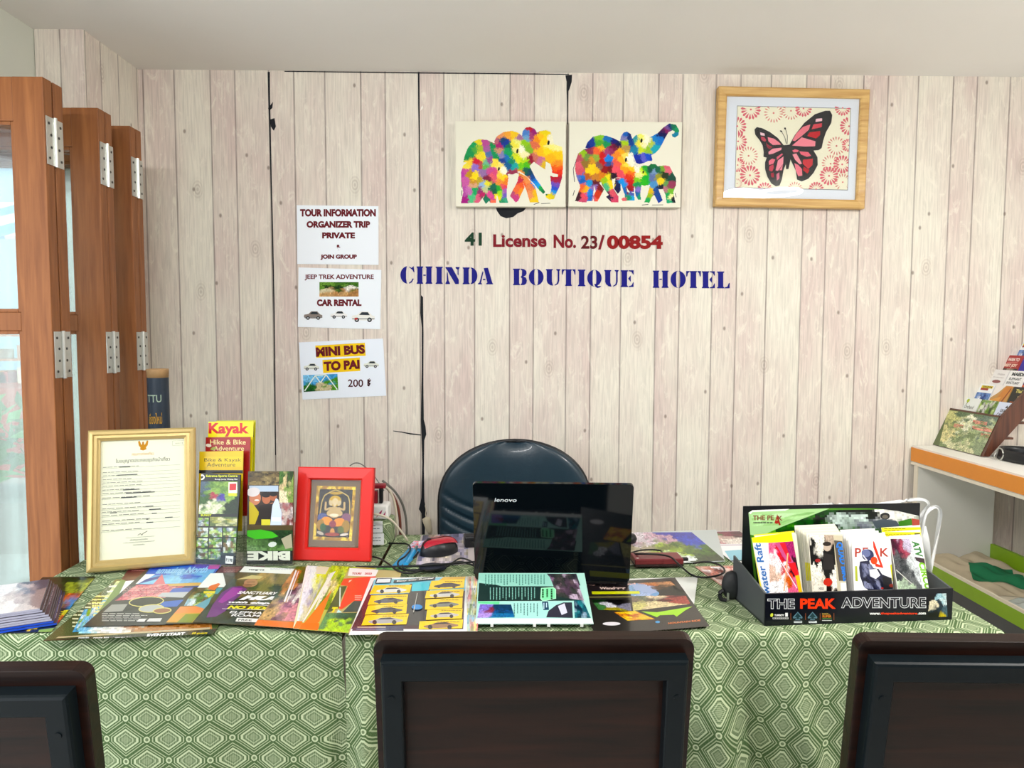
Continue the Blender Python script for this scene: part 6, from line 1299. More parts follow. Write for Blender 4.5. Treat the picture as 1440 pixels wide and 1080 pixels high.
l_ = (p1-p0).length; MB().cyl((0, 0, 0), (l_*.75, 0, 0), 0.0055, 14).build('barrel', MATS['pouch_blue'], t, smooth=False); MB().cyl((l_*.75, 0, 0), (l_, 0, 0), 0.006, 14, r1=0.0045).build('cap', mat('pen_grey', '6A8A90', 0.4), t)
q = onZ(603, 812, ZT)
o = MB().lathe([(0.002, 0), (0.03, 0.001), (0.036, 0.008), (0.030, 0.016), (0.012, 0.021), (0.001, 0.022)], 24).build('rounded_case', mat('navy_fabric', '1C2030', 0.7), None, T(q.x, q.y+0.035, ZT+0.016) @ Matrix.Diagonal((1, .5, .8, 1)), smooth=True)
o.matrix_world = T(q.x+0.006, q.y+0.045, ZT+0.0042) @ Matrix.Diagonal((1, .6, .8, 1)); tag(o, 'dark navy rounded case behind the car rental sheet', 'case')
q = onZ(663, 773, ZT)
t = thing('power_adapter', 'small black power adapter at the left edge of the laptop', 'adapter', T(q.x, q.y+0.03, ZT+0.0022, R(10)))
MB().box(-0.022, -0.02, 0, 0.022, 0.02, 0.032).build('body', BLK, t, bevel=0.004); MB().box(-0.008, -0.024, 0.01, 0.008, -0.02, 0.02).build('socket', BLKR, t)
q = onZ(891, 775, ZT)
t = thing('gadget', 'small rounded black gadget showing at the right edge of the laptop', 'gadget', T(q.x-0.005, q.y+0.07, ZT+0.005))
MB().lathe([(0.003, 0), (0.024, 0.002), (0.027, 0.012), (0.022, 0.022), (0.003, 0.025)], 20).build('rounded_body', BLKR, t, smooth=True); MB().tube(smooth_path([(0.0, 0, 0.02), (-0.03, 0.02, 0.03), (-0.07, 0.03, 0.02), (-0.09, 0.03, 0.004)], 4), 0.004, 8).build('lead', BLK, t, smooth=True)
# dark red power bank
a0, b0 = onZ(893, 798, ZT+0.006), onZ(961.5, 797, ZT+0.006)
t = thing('power_bank', 'dark red power bank with a black cable, right of the laptop', 'power bank', frm(a0, b0-a0, Vector((0.0, 1, 0))))
w = (b0-a0).length; MB().box(0, 0, 0.006, w, 0.06, 0.021).build('shell', mat('maroon_metal', '7C2F34', 0.35, 0.2, var=0.08), t, bevel=0.003, seg=3); MB().box(0.0008, 0.0008, 0, w-0.0008, 0.0592, 0.0062).build('underside', mat('dark_maroon', '2A1416', 0.5), t, bevel=0.001); MB().box(0.006, 0.008, 0.0208, 0.012, 0.012, 0.0213).build('badge', WP, t); MB().box(w-0.0005, 0.02, 0.008, w+0.018, 0.032, 0.016).build('cable_plug', BLKR, t, bevel=0.002)
cable('charging_cable', tz([(975, 792, .012), (995, 790, .008), (1013, 795, .006), (1019, 803, .006), (1010, 809, .005), (988, 812, .004), (972, 808, .004), (958, 797, .033), (944, 784, .034), (928, 780, .032), (905, 779, .033), (890, 779, .02)]), 0.0024, BLKR, 'black cable looping from the power bank to the laptop')
cable('charging_cable', tz([(886, 778, .012), (900, 774, .014), (918, 773, .016), (930, 775, .014), (928, 779, .016), (912, 778, .02)]), 0.0022, BLKR, 'small black cable loop behind the power bank')

# ================================================================== black display box with leaflets
DB = mat('display_black', '1B1E24', 0.4, var=0.1, scale=20); DBS = mat('display_side_grey', '4A4E50', 0.5, var=0.1, scale=20)
f0 = onZ(1075, 880, ZT+0.0006); f1 = onZ(1338, 871, ZT+0.0006)
bw = (f1-f0).length; ang = math.atan2(f1.y-f0.y, f1.x-f0.x)
BM = T(f0.x, f0.y, ZT+0.0006, ang); BI = BM.inverted()
nrm = -Vector((BM[0][1], BM[1][1], 0))          # towards the viewer
fh = (BI @ on_plane(1073, 835, f0, nrm)).z
BD = 0.17
bp0 = BM @ Vector((0, BD, 0)); bl_ = BI @ on_plane(1045.5, 712, bp0, nrm); br_ = BI @ on_plane(1293.5, 711.5, bp0, nrm)
bh = bl_.z
t = thing('leaflet_display_box', 'black counter display box of adventure leaflets with orange lettering', 'display box', BM)
k = 0.004
MB().box(0, 0, 0, bw, BD, k).build('base', DB, t)
MB().box(0, 0, k, bw, k, fh).build('front_panel', DB, t, bevel=0.001)
for x in (0.0, bw-k):
    sd = MB(); Mx = Matrix.Translation((x, 0, 0)) @ Matrix(((0, 0, 1, 0), (1, 0, 0, 0), (0, 1, 0, 0), (0, 0, 0, 1)))
    sd.prism([(k, k), (BD, k), (BD, fh*1.42), (k, fh)], 0, k, Mx)
    sd.build('side_panel', DBS, t)
MB().box(bl_.x, BD, 0, br_.x, BD+k, bh).build('back_board', DB, t, bevel=0.001)
# printed front
pf = frm(BM @ Vector((0, -0.0002, 0)), BM.to_3x3() @ Vector((1, 0, 0)), (0, 0, 1))
CF = (1060, 820, 4.966)
a = Art(bw, fh, M=pf, crop=CF, bg='131724')
a.rect(88, 78, 1345, 290, '131724')
def outline(t_, x0, y0, x1, y1): a.text(t_, x0, y0, x1, y1, 'E4E6E8', 0.045); a.text(t_, x0+4.5, y0+4, x1-4.5, y1-4, '131724', 0.008)
outline('THE', 94, 108, 285, 180); a.text('PEAK', 322, 106, 572, 178, 'F0512E', 0.04); outline('ADVENTURE', 608, 98, 1202, 174)
a.text('www.', 806, 206, 884, 220, 'F0F0F0', 0.05); a.text('thepeakadventure', 884, 202, 1140, 222, 'E8502E', 0.04); a.text('.com', 1143, 204, 1200, 218, 'F0F0F0', 0.05)
a.ell(124, 222, 10, 14, 'D8E060', 20, 10); a.text('TURBOY', 142, 216, 212, 230, 'F0F0F0', 0.05); a.text('1', 218, 206, 236, 232, 'F0F0F0', 0.04); a.rect(130, 238, 240, 250, 'D8D8D8'); a.lines(132, 240, 238, 249, 1, '30343A', .6, seed=1)
for x in (255, 358, 460, 556): a.rect(x, 208, x+3, 256, 'A86848')
for cx in (305, 408):
    a.poly([(cx, 198), (cx+34, 236), (cx+30, 246), (cx+10, 242), (cx+18, 256), (cx-18, 256), (cx-10, 242), (cx-30, 246), (cx-34, 236)], '6A8A98'); a.poly([(cx, 206), (cx+24, 236), (cx+8, 236), (cx+10, 250), (cx-10, 250), (cx-8, 236), (cx-24, 236)], '2C4A50'); a.rect(cx-27, 262, cx+30, 276, 'D8DCE0'); a.lines(cx-24, 265, cx+27, 274, 1, '404850', .6, seed=cx)
a.lines(474, 208, 540, 222, 2, 'C8B060', .5, seed=2); a.text('SUPER', 476, 222, 540, 238, 'D88A40', 0.04); a.rect(476, 242, 540, 246, '6A9A50'); a.rect(474, 256, 542, 261, 'D8D8D8')
a.photo(0, 0, 0, 0, [('1A2A3A', .2, .2, .2), ('A8C8D0', .7, .15, .1), ('C8D8D8', .9, .3, .1), ('3A4A50', .6, .5, .15), ('D8D0B8', .4, .5, .06), ('2A2E2C', .5, .85, .15), ('C8B838', .7, .92, .06), ('5A7078', .9, .7, .1)], 24, 22, 90, 3, quad=[(1210, 72), (1340, 70), (1350, 232), (1215, 236)])
a.build('printed_front', BI @ pf, 0.0008, GLOSS, t)
# printed back board
pb = frm(BM @ Vector((bl_.x, BD-0.0004, 0)), BM.to_3x3() @ Vector((1, 0, 0)), (0, 0, 1))
a = Art(br_.x-bl_.x, bh, M=pb, crop=(1000, 660, 3.2727), bg='1B1E24')
a.poly([(172, 205), (190, 188), (560, 178), (760, 178), (950, 212), (960, 300), (985, 420), (1000, 560), (215, 560), (195, 480)], '5A9030')
a.photo(0, 0, 0, 0, [('4A8A1E', .2, .35, .15), ('6AB02A', .1, .5, .15), ('8AC838', .2, .6, .12), ('2A5A18', .35, .2, .1), ('1E3A1A', .5, .15, .1), ('C8D8D0', .55, .12, .04), ('3A6A28', .6, .4, .12), ('284A1E', .05, .8, .1), ('4A7A28', .75, .3, .08), ('5A6068', .78, .3, .07), ('8A9098', .72, .2, .05), ('E0E0D8', .88, .12, .06), ('A8B0A0', .95, .2, .05), ('3A4838', .9, .7, .15)], 70, 34, 420, 4, quad=[(176, 192), (950, 182), (1000, 560), (215, 560)])
a.poly([(172, 200), (190, 188), (545, 180), (330, 262), (220, 310), (180, 300)], 'B4D8A0'); a.poly([(172, 200), (190, 188), (360, 182), (340, 190), (190, 196), (182, 206)], 'F0F4EC'); a.photo(0, 0, 0, 0, ['A8D090', 'BCE0A8', '98C480', 'C4E4B4'], 24, 10, 40, 3, jit=.03, quad=[(184, 208), (480, 196), (330, 256), (190, 262)])
a.poly([(540, 176), (965, 160), (965, 215), (860, 192), (760, 180)], '1B1E24')
a.text('THE PE', 192, 212, 288, 234, '8A4A38', 0.03); a.text('K', 308, 214, 328, 236, '8A4A38', 0.03); a.poly([(290, 252), (304, 205), (320, 256), (312, 258), (303, 228), (296, 240)], 'A8382C'); a.ell(301, 243, 9, 8, 'B83028', n=10); a.lines(194, 242, 284, 252, 1, '6A7A60', .6, seed=4)
a.ell(800, 215, 22, 16, '2A2C30'); a.ell(800, 218, 14, 9, '7A7468'); a.poly([(740, 240), (790, 228), (850, 236), (870, 262), (760, 270)], '5A646C'); a.poly([(860, 240), (920, 225), (930, 255), (865, 262)], '4A8A28'); a.poly([(922, 225), (958, 232), (958, 262), (925, 258)], 'B85848')
a.build('printed_back', BI @ pb, 0.0003, GLOSS, t)
# leaflets standing in it, leaning back
LEAN = R(13)
def in_box(tl, tr, bl, depth, crop, bg, draw, label, group, t_=0.0012, shift=(0, 0), name='leaflet'):
    x = BM.to_3x3() @ Vector((1, 0, 0)); y = Vector((0, 0, 1))*math.cos(LEAN)-nrm*math.sin(LEAN); n = x.cross(y)
    p0 = BM @ Vector((0, depth, 0.006))
    A_, B_, C_ = on_plane(*tl, p0, n), on_plane(*tr, p0, n), on_plane(*bl, p0, n)
    up = (A_-C_).normalized(); xx = (B_-A_); xx = xx-up*xx.dot(up)
    ext = (C_.z-(ZT+0.0052+0.001))/up.z
    m = frm(C_-up*ext, xx, up); lw_ = xx.length
    # keep the lower edge clear of the tray floor even where the leaflet stands askew
    low = min((m @ Vector((0, 0, 0))).z, (m @ Vector((lw_, 0, 0))).z); m.translation += up*max(0, (ZT+0.0056-low)/up.z); H = (A_-m.translation).dot(up)
    a = Art(lw_, H, M=m, crop=crop, bg=bg); draw(a)
    return tag(a.build(name, m, t_, GLOSS, edge='E8E4DC'), label, 'leaflet', group), m
CL, CR = (1040, 700, 7.714), (1170, 700, 7.7125)
nod = lambda a: None
G1 = 'raft leaflets in the display box'
for i in range(3):
    in_box((1060+i*1.5, 752+i*1.2), (1117+i*1.5, 752+i*1.2), (1071, 833), 0.072-i*0.009, CL, 'E8DC28' if i == 0 else 'EEEAD8', nod, 'rafting leaflet behind the front one in the display box, yellow edge showing', G1)
def d_(a):
    a.poly([(130, 428), (575, 415), (585, 485), (140, 488)], 'F2EC10'); a.poly([(140, 488), (310, 488), (420, 1035), (250, 1035)], 'E4E6EC'); a.poly([(150, 700), (200, 860), (260, 1040), (200, 1040)], 'E8E020')
    a.photo(0, 0, 0, 0, [('E87898', .2, .1, .12), ('D83848', .4, .15, .1), ('B04878', .7, .2, .08), ('F0D8D8', .25, .35, .08), ('F0F0F0', .4, .5, .1), ('C83038', .5, .55, .08), ('E85838', .6, .65, .08), ('D8B8A8', .2, .6, .08), ('6A3048', .8, .5, .08), ('E8789A', .85, .85, .1), ('F4ECEC', .4, .9, .08), ('C87828', .55, .75, .05)], 34, 44, 200, 5, quad=[(310, 488), (590, 470), (700, 1030), (330, 1030)])
    a.poly([(380, 485), (470, 480), (640, 800), (600, 820), (470, 640)], 'C86090'); a.poly([(430, 490), (490, 485), (560, 690), (540, 700)], 'D83040'); a.poly([(520, 710), (600, 700), (640, 830), (600, 850)], 'E03038')
    a.line([(520, 600), (480, 1010)], 14, 'F0B890'); a.line([(400, 620), (620, 980)], 9, 'E8E0E8'); a.poly([(600, 845), (650, 835), (700, 1030), (640, 1030)], 'E8C020')
    a.text('water Raft', 0, 0, 0, 0, '3A78B8', 0.02, rot=90, q=[(150, 492), (225, 492), (330, 1050), (255, 1050)])
in_box((1056.8, 756), (1114, 755.5), (1070, 833.5), 0.040, CL, 'E8DC28', d_, 'front rafting leaflet with yellow top and blue upright lettering', None)
G2 = 'quad bike leaflets in the display box'
for i in range(7):
    u = i/7
    in_box((1117+19*u, 739+12*u), (1174+9*u, 741+11*u), (1126+16*u, 833), 0.108-0.008*i, CL, ('ECE8DA', 'E4E0D0')[i % 2], (lambda a: a.poly([(700, 700), (770, 720), (800, 900), (700, 900)], 'E8E040')) if i > 3 else nod, 'cream edged leaflet fanned behind the front quad bike leaflet', G2)
def d_(a):
    a.photo(0, 0, 0, 0, [('E8E4D8', .3, .05, .1), ('2A2620', .15, .2, .06), ('E0DCD0', .3, .25, .06), ('1E1A18', .25, .4, .06), ('B8A898', .75, .15, .06), ('3A342E', .8, .35, .08), ('2E2824', .7, .5, .1), ('E4E0D4', .2, .65, .1), ('26221E', .6, .65, .08), ('F0ECE0', .85, .8, .06), ('4A3A30', .7, .9, .08), ('D8D0C0', .3, .9, .1)], 34, 50, 220, 6, quad=[(745, 400), (1015, 405), (1060, 1030), (795, 1030)])
    a.ell(948, 530, 42, 50, 'C8B8A8'); a.ell(945, 500, 46, 24, '3A302A'); a.poly([(910, 600), (1010, 620), (1030, 780), (900, 780)], '34302E'); a.ell(955, 915, 50, 45, 'C83A28', n=10); a.ell(845, 680, 30, 20, 'A83030', n=10); a.rect(800, 950, 940, 1010, 'E8E4D8'); a.text('1 HOUR', 850, 968, 910, 1000, '5A5450', 0.03)
    a.poly([(1015, 405), (1110, 410), (1200, 1030), (1060, 1030)], 'D0C8B0'); a.poly([(1020, 460), (1110, 470), (1180, 900), (1075, 900)], '6A6258')
    a.text('QUAD BIKE', 0, 0, 0, 0, '3A88D8', 0.05, rot=-90, q=[(1035, 480), (1110, 480), (1190, 905), (1110, 905)])
    a.poly([(1150, 700), (1205, 700), (1215, 910), (1180, 910)], 'E8E020'); a.poly([(1090, 920), (1200, 920), (1210, 1030), (1095, 1030)], 'F0EEE8')
in_box((1136, 751.5), (1184, 752.5), (1142, 833), 0.038, CL, 'E6E0D0', d_, 'front quad bike leaflet with dark photos and blue sideways lettering', None)
G3 = 'white leaflets in the display box'
for i in range(4):
    u = i/4
    in_box((1181+15*u, 745+10*u), (1230+20*u, 745+10*u), (1190+10*u, 832), 0.100-0.014*i, CR, 'F2F2F0', nod, 'white leaflet fanned behind the front helmet rider leaflet', G3)
def d_(a):
    a.text('P', 246, 545, 312, 642, 'B84A38', 0.02); a.text('E', 330, 540, 390, 636, 'B84A38', 0.01); a.text('K', 518, 545, 612, 638, 'B84A38', 0.02)
    a.poly([(440, 465), (455, 480), (555, 762), (470, 745), (455, 700), (520, 730), (445, 540)], 'D84A30')
    a.ell(385, 620, 66, 62, '3E4468', 20); a.ell(365, 600, 50, 40, '7A82A8', 20); a.ell(452, 680, 38, 42, 'E85A30', n=12); a.line([(330, 620), (400, 710)], 14, 'D8D8E0')
    a.poly([(300, 690), (400, 680), (420, 760), (500, 770), (540, 830), (640, 870), (670, 1000), (560, 1015), (400, 1010), (340, 960), (300, 850), (290, 760)], '33364E'); a.photo(0, 0, 0, 0, ['2C2E48', '484C68', '6A6E88', '24263A', '8A8EA8'], 18, 18, 50, 3, quad=[(310, 710), (420, 720), (600, 1000), (350, 980)])
    a.poly([(400, 780), (480, 770), (520, 840), (470, 880), (410, 850)], 'E8E8EA'); a.poly([(540, 850), (640, 870), (690, 980), (560, 1000)], '26262C'); a.ell(640, 950, 26, 20, '8A3A30', n=10); a.ell(540, 980, 16, 10, 'B83A30', n=8)
    a.poly([(625, 730), (655, 720), (690, 900), (650, 905)], 'D8D828'); a.poly([(245, 740), (268, 740), (275, 905), (250, 900)], 'B8C048')
in_box((1196.8, 756), (1251, 756), (1200.8, 832), 0.036, CR, 'F4F4F4', d_, 'front white leaflet with a helmeted rider and red lettering', None)
G4 = 'circuit leaflets in the display box'
for i in range(3):
    def d_(a, i=i):
        if i < 2: a.poly([(520, 312+i*55), (960, 318+i*55), (965, 380+i*50), (525, 372+i*50)], 'EAE020'); a.lines(560, 332+i*60, 860, 372+i*50, 2, '8A8420', .4, seed=i); a.rect(890, 345+i*40, 950, 375+i*40, '3A3818')
    in_box((1239+5*i, 742+6*i), (1294, 742+6*i), (1251+4*i, 832), 0.108-0.016*i, CR, 'F0EEE6', d_, 'leaflet with yellow top strip behind the front circuit leaflet', G4)
def d_(a):
    a.photo(0, 0, 0, 0, [('5A3048', .15, .1, .08), ('A85868', .3, .18, .08), ('C0B8C8', .45, .08, .1), ('6A6A6C', .15, .45, .12), ('525456', .3, .6, .12), ('C8CCCC', .6, .5, .1), ('7A7C7C', .4, .8, .12), ('E0E4E4', .8, .4, .1), ('4A3A3C', .8, .38, .06), ('B8C8B0', .25, .92, .08)], 34, 44, 160, 8, quad=[(630, 445), (960, 445), (1125, 1005), (715, 1005)])
    a.poly([(830, 440), (960, 445), (1030, 660), (900, 640)], 'F0F2F0'); a.poly([(930, 700), (1060, 700), (1130, 1005), (980, 1005)], 'F0F2EC'); a.poly([(890, 640), (1040, 655), (1080, 720), (910, 680)], '4E4044')
    a.text('ATV', 0, 0, 0, 0, '4A8A48', 0.05, rot=-90, q=[(860, 470), (935, 470), (985, 640), (905, 640)]); a.text('CIRCUIT', 0, 0, 0, 0, '8AC838', 0.05, rot=-90, q=[(930, 700), (1000, 700), (1110, 1080), (1030, 1080)])
    a.poly([(1015, 712), (1045, 712), (1090, 880), (1065, 880)], 'E8E020'); a.line([(690, 780), (860, 930)], 8, 'D8D8D0')
in_box((1251, 757), (1294.8, 757), (1262, 831), 0.036, CR, 'E8E8E4', d_, 'front circuit leaflet with grey track photo and green sideways lettering', None)
# black pouch leaning on the box
q = onZ(1034, 846, ZT)
t = thing('belt_pouch', 'small black pouch with a strap clip leaning against the display box', 'pouch', T(q.x-0.004, q.y+0.015, ZT+0.001))
zz = (onY(1036, 803, q.y+0.015).z-ZT)
def pouch_fn(u, v):
    th = 2*math.pi*u; s = (math.sin(math.pi*min(.999, max(.02, v)))**.35)*(1-.1*v)
    return (0.024*math.cos(th)*s*(1 if math.cos(th) < 0 else .8), 0.018*math.sin(th)*s, zz*(v*.98)+.0005)
MB().grid(pouch_fn, 28, 20).build('pouch_body', mat('pouch_black', '1E2022', 0.6, var=0.2, scale=80, bump=0.15), t, smooth=True)
MB().tube(smooth_path([(-0.022, -0.008, 0.022), (-0.03, -0.01, 0.016), (-0.027, -0.012, 0.004), (-0.016, -0.014, 0.001)], 5), 0.005, 8).build('strap', BLKR, t)
MB().box(-0.016, -0.021, 0.004, -0.012, -0.017, 0.02).build('clip', STEEL, t)

# ================================================================== white carrier bag behind the box
BAG = mat('bag_plastic', 'F4F6F6', 0.35, var=0.04, scale=25, bump=0.25, trans=0.15, spec=0.4)
bc = BM @ Vector((bw*0.70, BD+0.085, 0))
t = thing('carrier_bag', 'white plastic carrier bag with looped handles behind the display box', 'bag', T(bc.x, bc.y, ZT+0.0012))
TI = t.matrix_world.inverted()
def bag_fn(u, v):
    th = 2*math.pi*u; n_ = 0.006*math.sin(7*th+9*v)+0.004*math.sin(13*th-14*v)
    if v < .75: s = 1-0.22*(v/.75); z = 0.175*(v/.75)
    else: s = 0.78*(1-(v-.75)/.25*.9); z = 0.175+0.012*(v-.75)/.25
    return ((0.115*s+n_)*math.cos(th), (0.055*s+n_)*math.sin(th), z+n_*.3*(v > .1))
MB().grid(bag_fn, 60, 30).build('bag_body', BAG, t, smooth=True)
by = bc.y
def ribbon(px, wd, dy0, twist):
    """flat crumpled handle strip following a path seen on a vertical plane"""
    P = [TI @ onY(x, y, by+d) for x, y, d in px]; P = smooth_path(P, 6); V = []; n_ = len(P)
    mb = MB()
    for i, p in enumerate(P):
        tg = (P[min(i+1, n_-1)]-P[max(i-1, 0)]).normalized(); side = tg.cross(Vector((math.sin(twist+i*.12), math.cos(twist+i*.12), .1))).normalized()
        ww = wd*(0.75+0.5*abs(i/(n_-1)-.5)*2); off = tg.cross(side)*0.0045
        for s in (-1, -.4, .2, 1): V.append(p+side*(ww*s)+off*(1 if s in (-.4,) else -.4))
    F = []
    for i in range(n_-1):
        for j in range(3): F.append((i*4+j, i*4+j+1, i*4+5+j, i*4+4+j))
    mb.add(V, F); o = mb.build('handle', BAG, t, smooth=True); sl = o.modifiers.new('thick', 'SOLIDIFY'); sl.thickness = 0.0005; return o
ribbon([(1225, 712, .0), (1250, 708, -.01), (1280, 703, -.01), (1298, 703, .0), (1305, 710, .01), (1298, 722, .02), (1285, 745, .02)], 0.0045, 0, 0.3)
ribbon([(1292, 760, -.01), (1298, 735, -.02), (1306, 718, -.015), (1316, 713, 0.0), (1322, 722, .012), (1319, 745, .02), (1313, 775, .02), (1308, 808, .015)], 0.0055, 0, 0.9)
ribbon([(1286, 745, .005), (1296, 770, .0), (1304, 800, .0), (1306, 830, .0)], 0.022, 0, 0.2)

# ================================================================== display counter on the right
CX, ZC = 1.518, 0.945
WH = mat('white_laminate', 'EDEBE4', 0.45, var=0.03, scale=6); ORG = mat('orange_edging', 'EC9430', 0.45, var=0.05); LIME = mat('lime_edging', '90BA20', 0.4, var=0.08); GRY = mat('grey_fascia', '55585A', 0.5, var=0.1)
t = thing('display_counter', 'white shelf counter with orange edged top and lime lower tray, right side', 'shelf unit', T(CX, WY-0.01, 0))
MB().box(0, -1.75, ZC-0.058, 0.9, 0, ZC).build('top_board', WH, t)
MB().box(-0.004, -1.75, ZC-0.056, 0.0003, -0.0, ZC-0.006).build('orange_edge', ORG, t, bevel=0.001)
MB().box(-0.003, -1.75, ZC-0.069, 0.02, 0, ZC-0.0582).build('under_trim', mat('cream_trim', 'EFE6D2', 0.5, var=0.03), t)
MB().box(0, -0.045, 0, 0.285, -0.024, ZC-0.0695).build('side_panel', WH, t); MB().box(-0.003, -0.046, 0, 0.0002, -0.023, ZC-0.0695).build('panel_edge', MATS['cream_trim'], t)
zs0 = 0.535
MB().box(0.017, -1.75, zs0-0.03, 0.285, -0.047, zs0).build('lower_shelf', MATS['cream_trim'], t)
lt = MB(); lt.box(-0.004, -1.75, zs0-0.034, 0.0, -0.05, zs0+0.012); lt.build('lime_edge', LIME, t, bevel=0.001)
MB().box(-0.004, -1.75, zs0+0.0122, 0.004, -0.05, zs0+0.022).build('lip_trim', MATS['cream_trim'], t)
MB().box(0.276, -1.75, zs0+0.0005, 0.292, -0.047, zs0+0.055).build('lime_back_edge', LIME, t, bevel=0.002)
MB().box(-0.002, -1.75, zs0-0.095, 0.016, -0.05, zs0-0.0345).build('grey_fascia', GRY, t)
MB().box(0.86, -1.75, 0, 0.88, -0.03, ZC-0.0585).build('back_support', WH, t)
MB().box(0.0, -1.75, 0, 0.285, -1.73, zs0-0.031).build('end_support', WH, t)
# ---- brochure rack on the counter
r0, r1 = onZ(1310, 624.3, ZC+0.003), onZ(1378.5, 641, ZC+0.003)
xr = (r1-r0); xr.z = 0; RW = xr.length; rz = math.atan2(xr.y, xr.x); RMx = T(r0.x, r0.y, ZC+0.003, rz); RI = RMx.inverted()
BRN = wood('rack_brown', '3E2118', '6A3E2A', 0.4, 'Z', 5)
t = thing('leaflet_rack', 'stepped brown leaflet rack with forest picture front on the orange edged counter', 'leaflet rack', RMx)
out_n = Vector((xr.y, -xr.x, 0)).normalized()      # facing the table side
lr = math.radians(24)
pa = onZ(1310, 624.3, ZC+0.003)
ry = Vector((0, 0, 1))*math.cos(lr)-out_n*math.sin(lr)
rp = frm(pa, xr, ry); rn = Vector((rp[0][2], rp[1][2], rp[2][2]))
tl_ = on_plane(1333.7, 575.6, pa, rn); PH = (tl_-pa).dot(ry)
MB().box(0, 0, -0.006, RW, PH, -0.0005).build('front_board', BRN, t, RI @ rp)
a = Art(RW, PH, M=rp, crop=(1320, 540, 9), bg='6E7A52')
a.photo(0, 0, 0, 0, [('A8AC78', .1, .4, .15), ('C8C890', .15, .2, .12), ('DCD4A4', .1, .6, .1), ('8A9870', .4, .7, .2), ('788A68', .3, .2, .15), ('B0BC90', .5, .5, .2), ('ECECD4', .35, .3, .1), ('98A484', .8, .7, .2), ('C0C8A8', .85, .3, .15), ('D0D0AC', .5, .9, .15), ('7C8C7A', .65, .15, .15)], 60, 40, 420, 5, quad=[(120, 330), (900, 450), (540, 920), (0, 790)])
for q_, n_ in ((((200, 500), (320, 520), (310, 560), (190, 545)), 2), (((440, 455), (620, 480), (605, 525), (425, 500)), 2), (((430, 530), (770, 580), (755, 625), (420, 575)), 2), (((540, 620), (740, 660), (725, 700), (525, 665)), 2)):
    a.photo(0, 0, 0, 0, ['D89080', 'E0A898', '8A9068', 'C88070', 'A8A878'], 20, 5, 46, n_+int(q_[0][0]), quad=list(q_))
a.build('forest_picture', RI @ rp, 0.0004, GLOSS, t)
MB().box(-0.002, PH, -0.008, RW+0.002, PH+0.006, 0.0014).build('top_rail', BRN, t, RI @ rp)
# five stepped rows, rising away from the table
stepb, stepz = 0.050, 0.052
zb0, yb0 = PH*math.cos(lr), PH*math.sin(lr)
NR = 5
prof = [(0.0, 0), (0.006, 0.0), (yb0+stepb*NR+0.06, 0.0), (yb0+stepb*NR+0.06, zb0+stepz*NR+0.05), (yb0+stepb*NR+0.0, zb0+stepz*NR+0.05)]
yb1, zb1 = yb0+stepb*NR+0.03, zb0+stepz*(NR-1)+0.03
prof = [(0.0, 0), (0.022, 0.0), (yb1-0.02, zb1-0.03), (yb1-0.02, 0.0), (yb1, 0.0), (yb1, zb1), (yb0+stepb*(NR-1)+0.02, zb1), (yb0+0.004, zb0+0.008)]
Mx = Matrix(((0, 0, 1, 0), (1, 0, 0, 0), (0, 1, 0, 0), (0, 0, 0, 1)))
MB().prism(prof, -0.012, -0.0025, Mx).build('side_board', BRN, t); MB().prism(prof, RW+0.0025, RW+0.014, Mx).build('side_board', BRN, t)
for k_ in range(NR):
    sb = MB(); sb.box(0, yb0+stepb*k_+0.008, zb0+stepz*k_-0.075, RW, yb0+stepb*(k_+1)+0.004, zb0+stepz*k_-0.068)
    sb.build('step', BRN, t)
def rack_leaf(row, x0, x1, top_px, draw, bg, label):
    """a leaflet standing in a row; top_px sets how far it sticks up"""
    yy = yb0+stepb*row+0.018
    p0 = RMx @ Vector((x0, yy, zb0+stepz*row-0.067)); m = frm(p0, xr, ry); n = Vector((m[0][2], m[1][2], m[2][2]))
    h = 0.068+stepz*1.02 if top_px is None else top_px
    a = Art(x1-x0, h, box=(0, 0, 100, 100*h/(x1-x0)), bg=bg); draw(a, 100*h/(x1-x0))
    tag(a.build('leaflet', m, 0.004, GLOSS), label, 'leaflet', 'leaflets in the counter rack')
c3 = [(-0.004, RW*.33), (RW*.345, RW*.655), (RW*.67, RW+0.002)]
c3 = [(0.004, RW*.325), (RW*.345, RW*.655), (RW*.675, RW-0.004)]
def a1(a, H): a.ell(24, 14, 9, 9, 'B8C830', n=12); a.rect(22, 20, 26, 32, '8A8A30'); a.text('Orchard', 16, 34, 78, 50, '6A6A58', 0.01, shear=.2); a.rect(0, 62, 100, H, '24281E'); a.ell(62, 80, 30, 16, '6AC030', n=12)
def a2(a, H): a.photo(0, 0, 100, H, ['7A9A48', 'A8C070', '5A7A38', 'C8D8A0', 'D8D8D0', '4A5A38'], 18, 22, 60, 3); a.rect(4, 2, 60, 12, '8AA868'); a.ell(20, 34, 12, 10, 'E0E8D0', n=10)
def a3(a, H): a.poly([(46, 24), (54, 12), (62, 24)], '2A2C34'); a.text('GRAND', 26, 30, 76, 44, '34363E', 0.02); a.text('CANYON', 18, 48, 82, 64, '34363E', 0.02); a.rect(20, 70, 80, 73, 'A84848')
rack_leaf(0, *c3[0], None, a1, 'EEF2EE', 'white leaflet with a small green tree, bottom row of the rack nearest the wall')
rack_leaf(0, *c3[1], None, a2, 'A8C080', 'green foliage leaflet in the middle of the bottom rack row')
rack_leaf(0, *c3[2], None, a3, 'DCE4F4', 'pale blue white canyon leaflet at the right of the bottom rack row')
def a4(a, H): a.rect(22, 8, 92, 20, 'E8D820'); a.rect(22, 20, 70, 30, 'A83828'); a.text('KINGDOM', 30, 9, 88, 19, '5A3A18', 0.03); a.photo(0, 42, 100, H, [('7A98C8', .5, .2, .2), ('E8ECF4', .5, .7, .2), ('3A5A98', .5, .4, .15)], 16, 12, 40, 3)
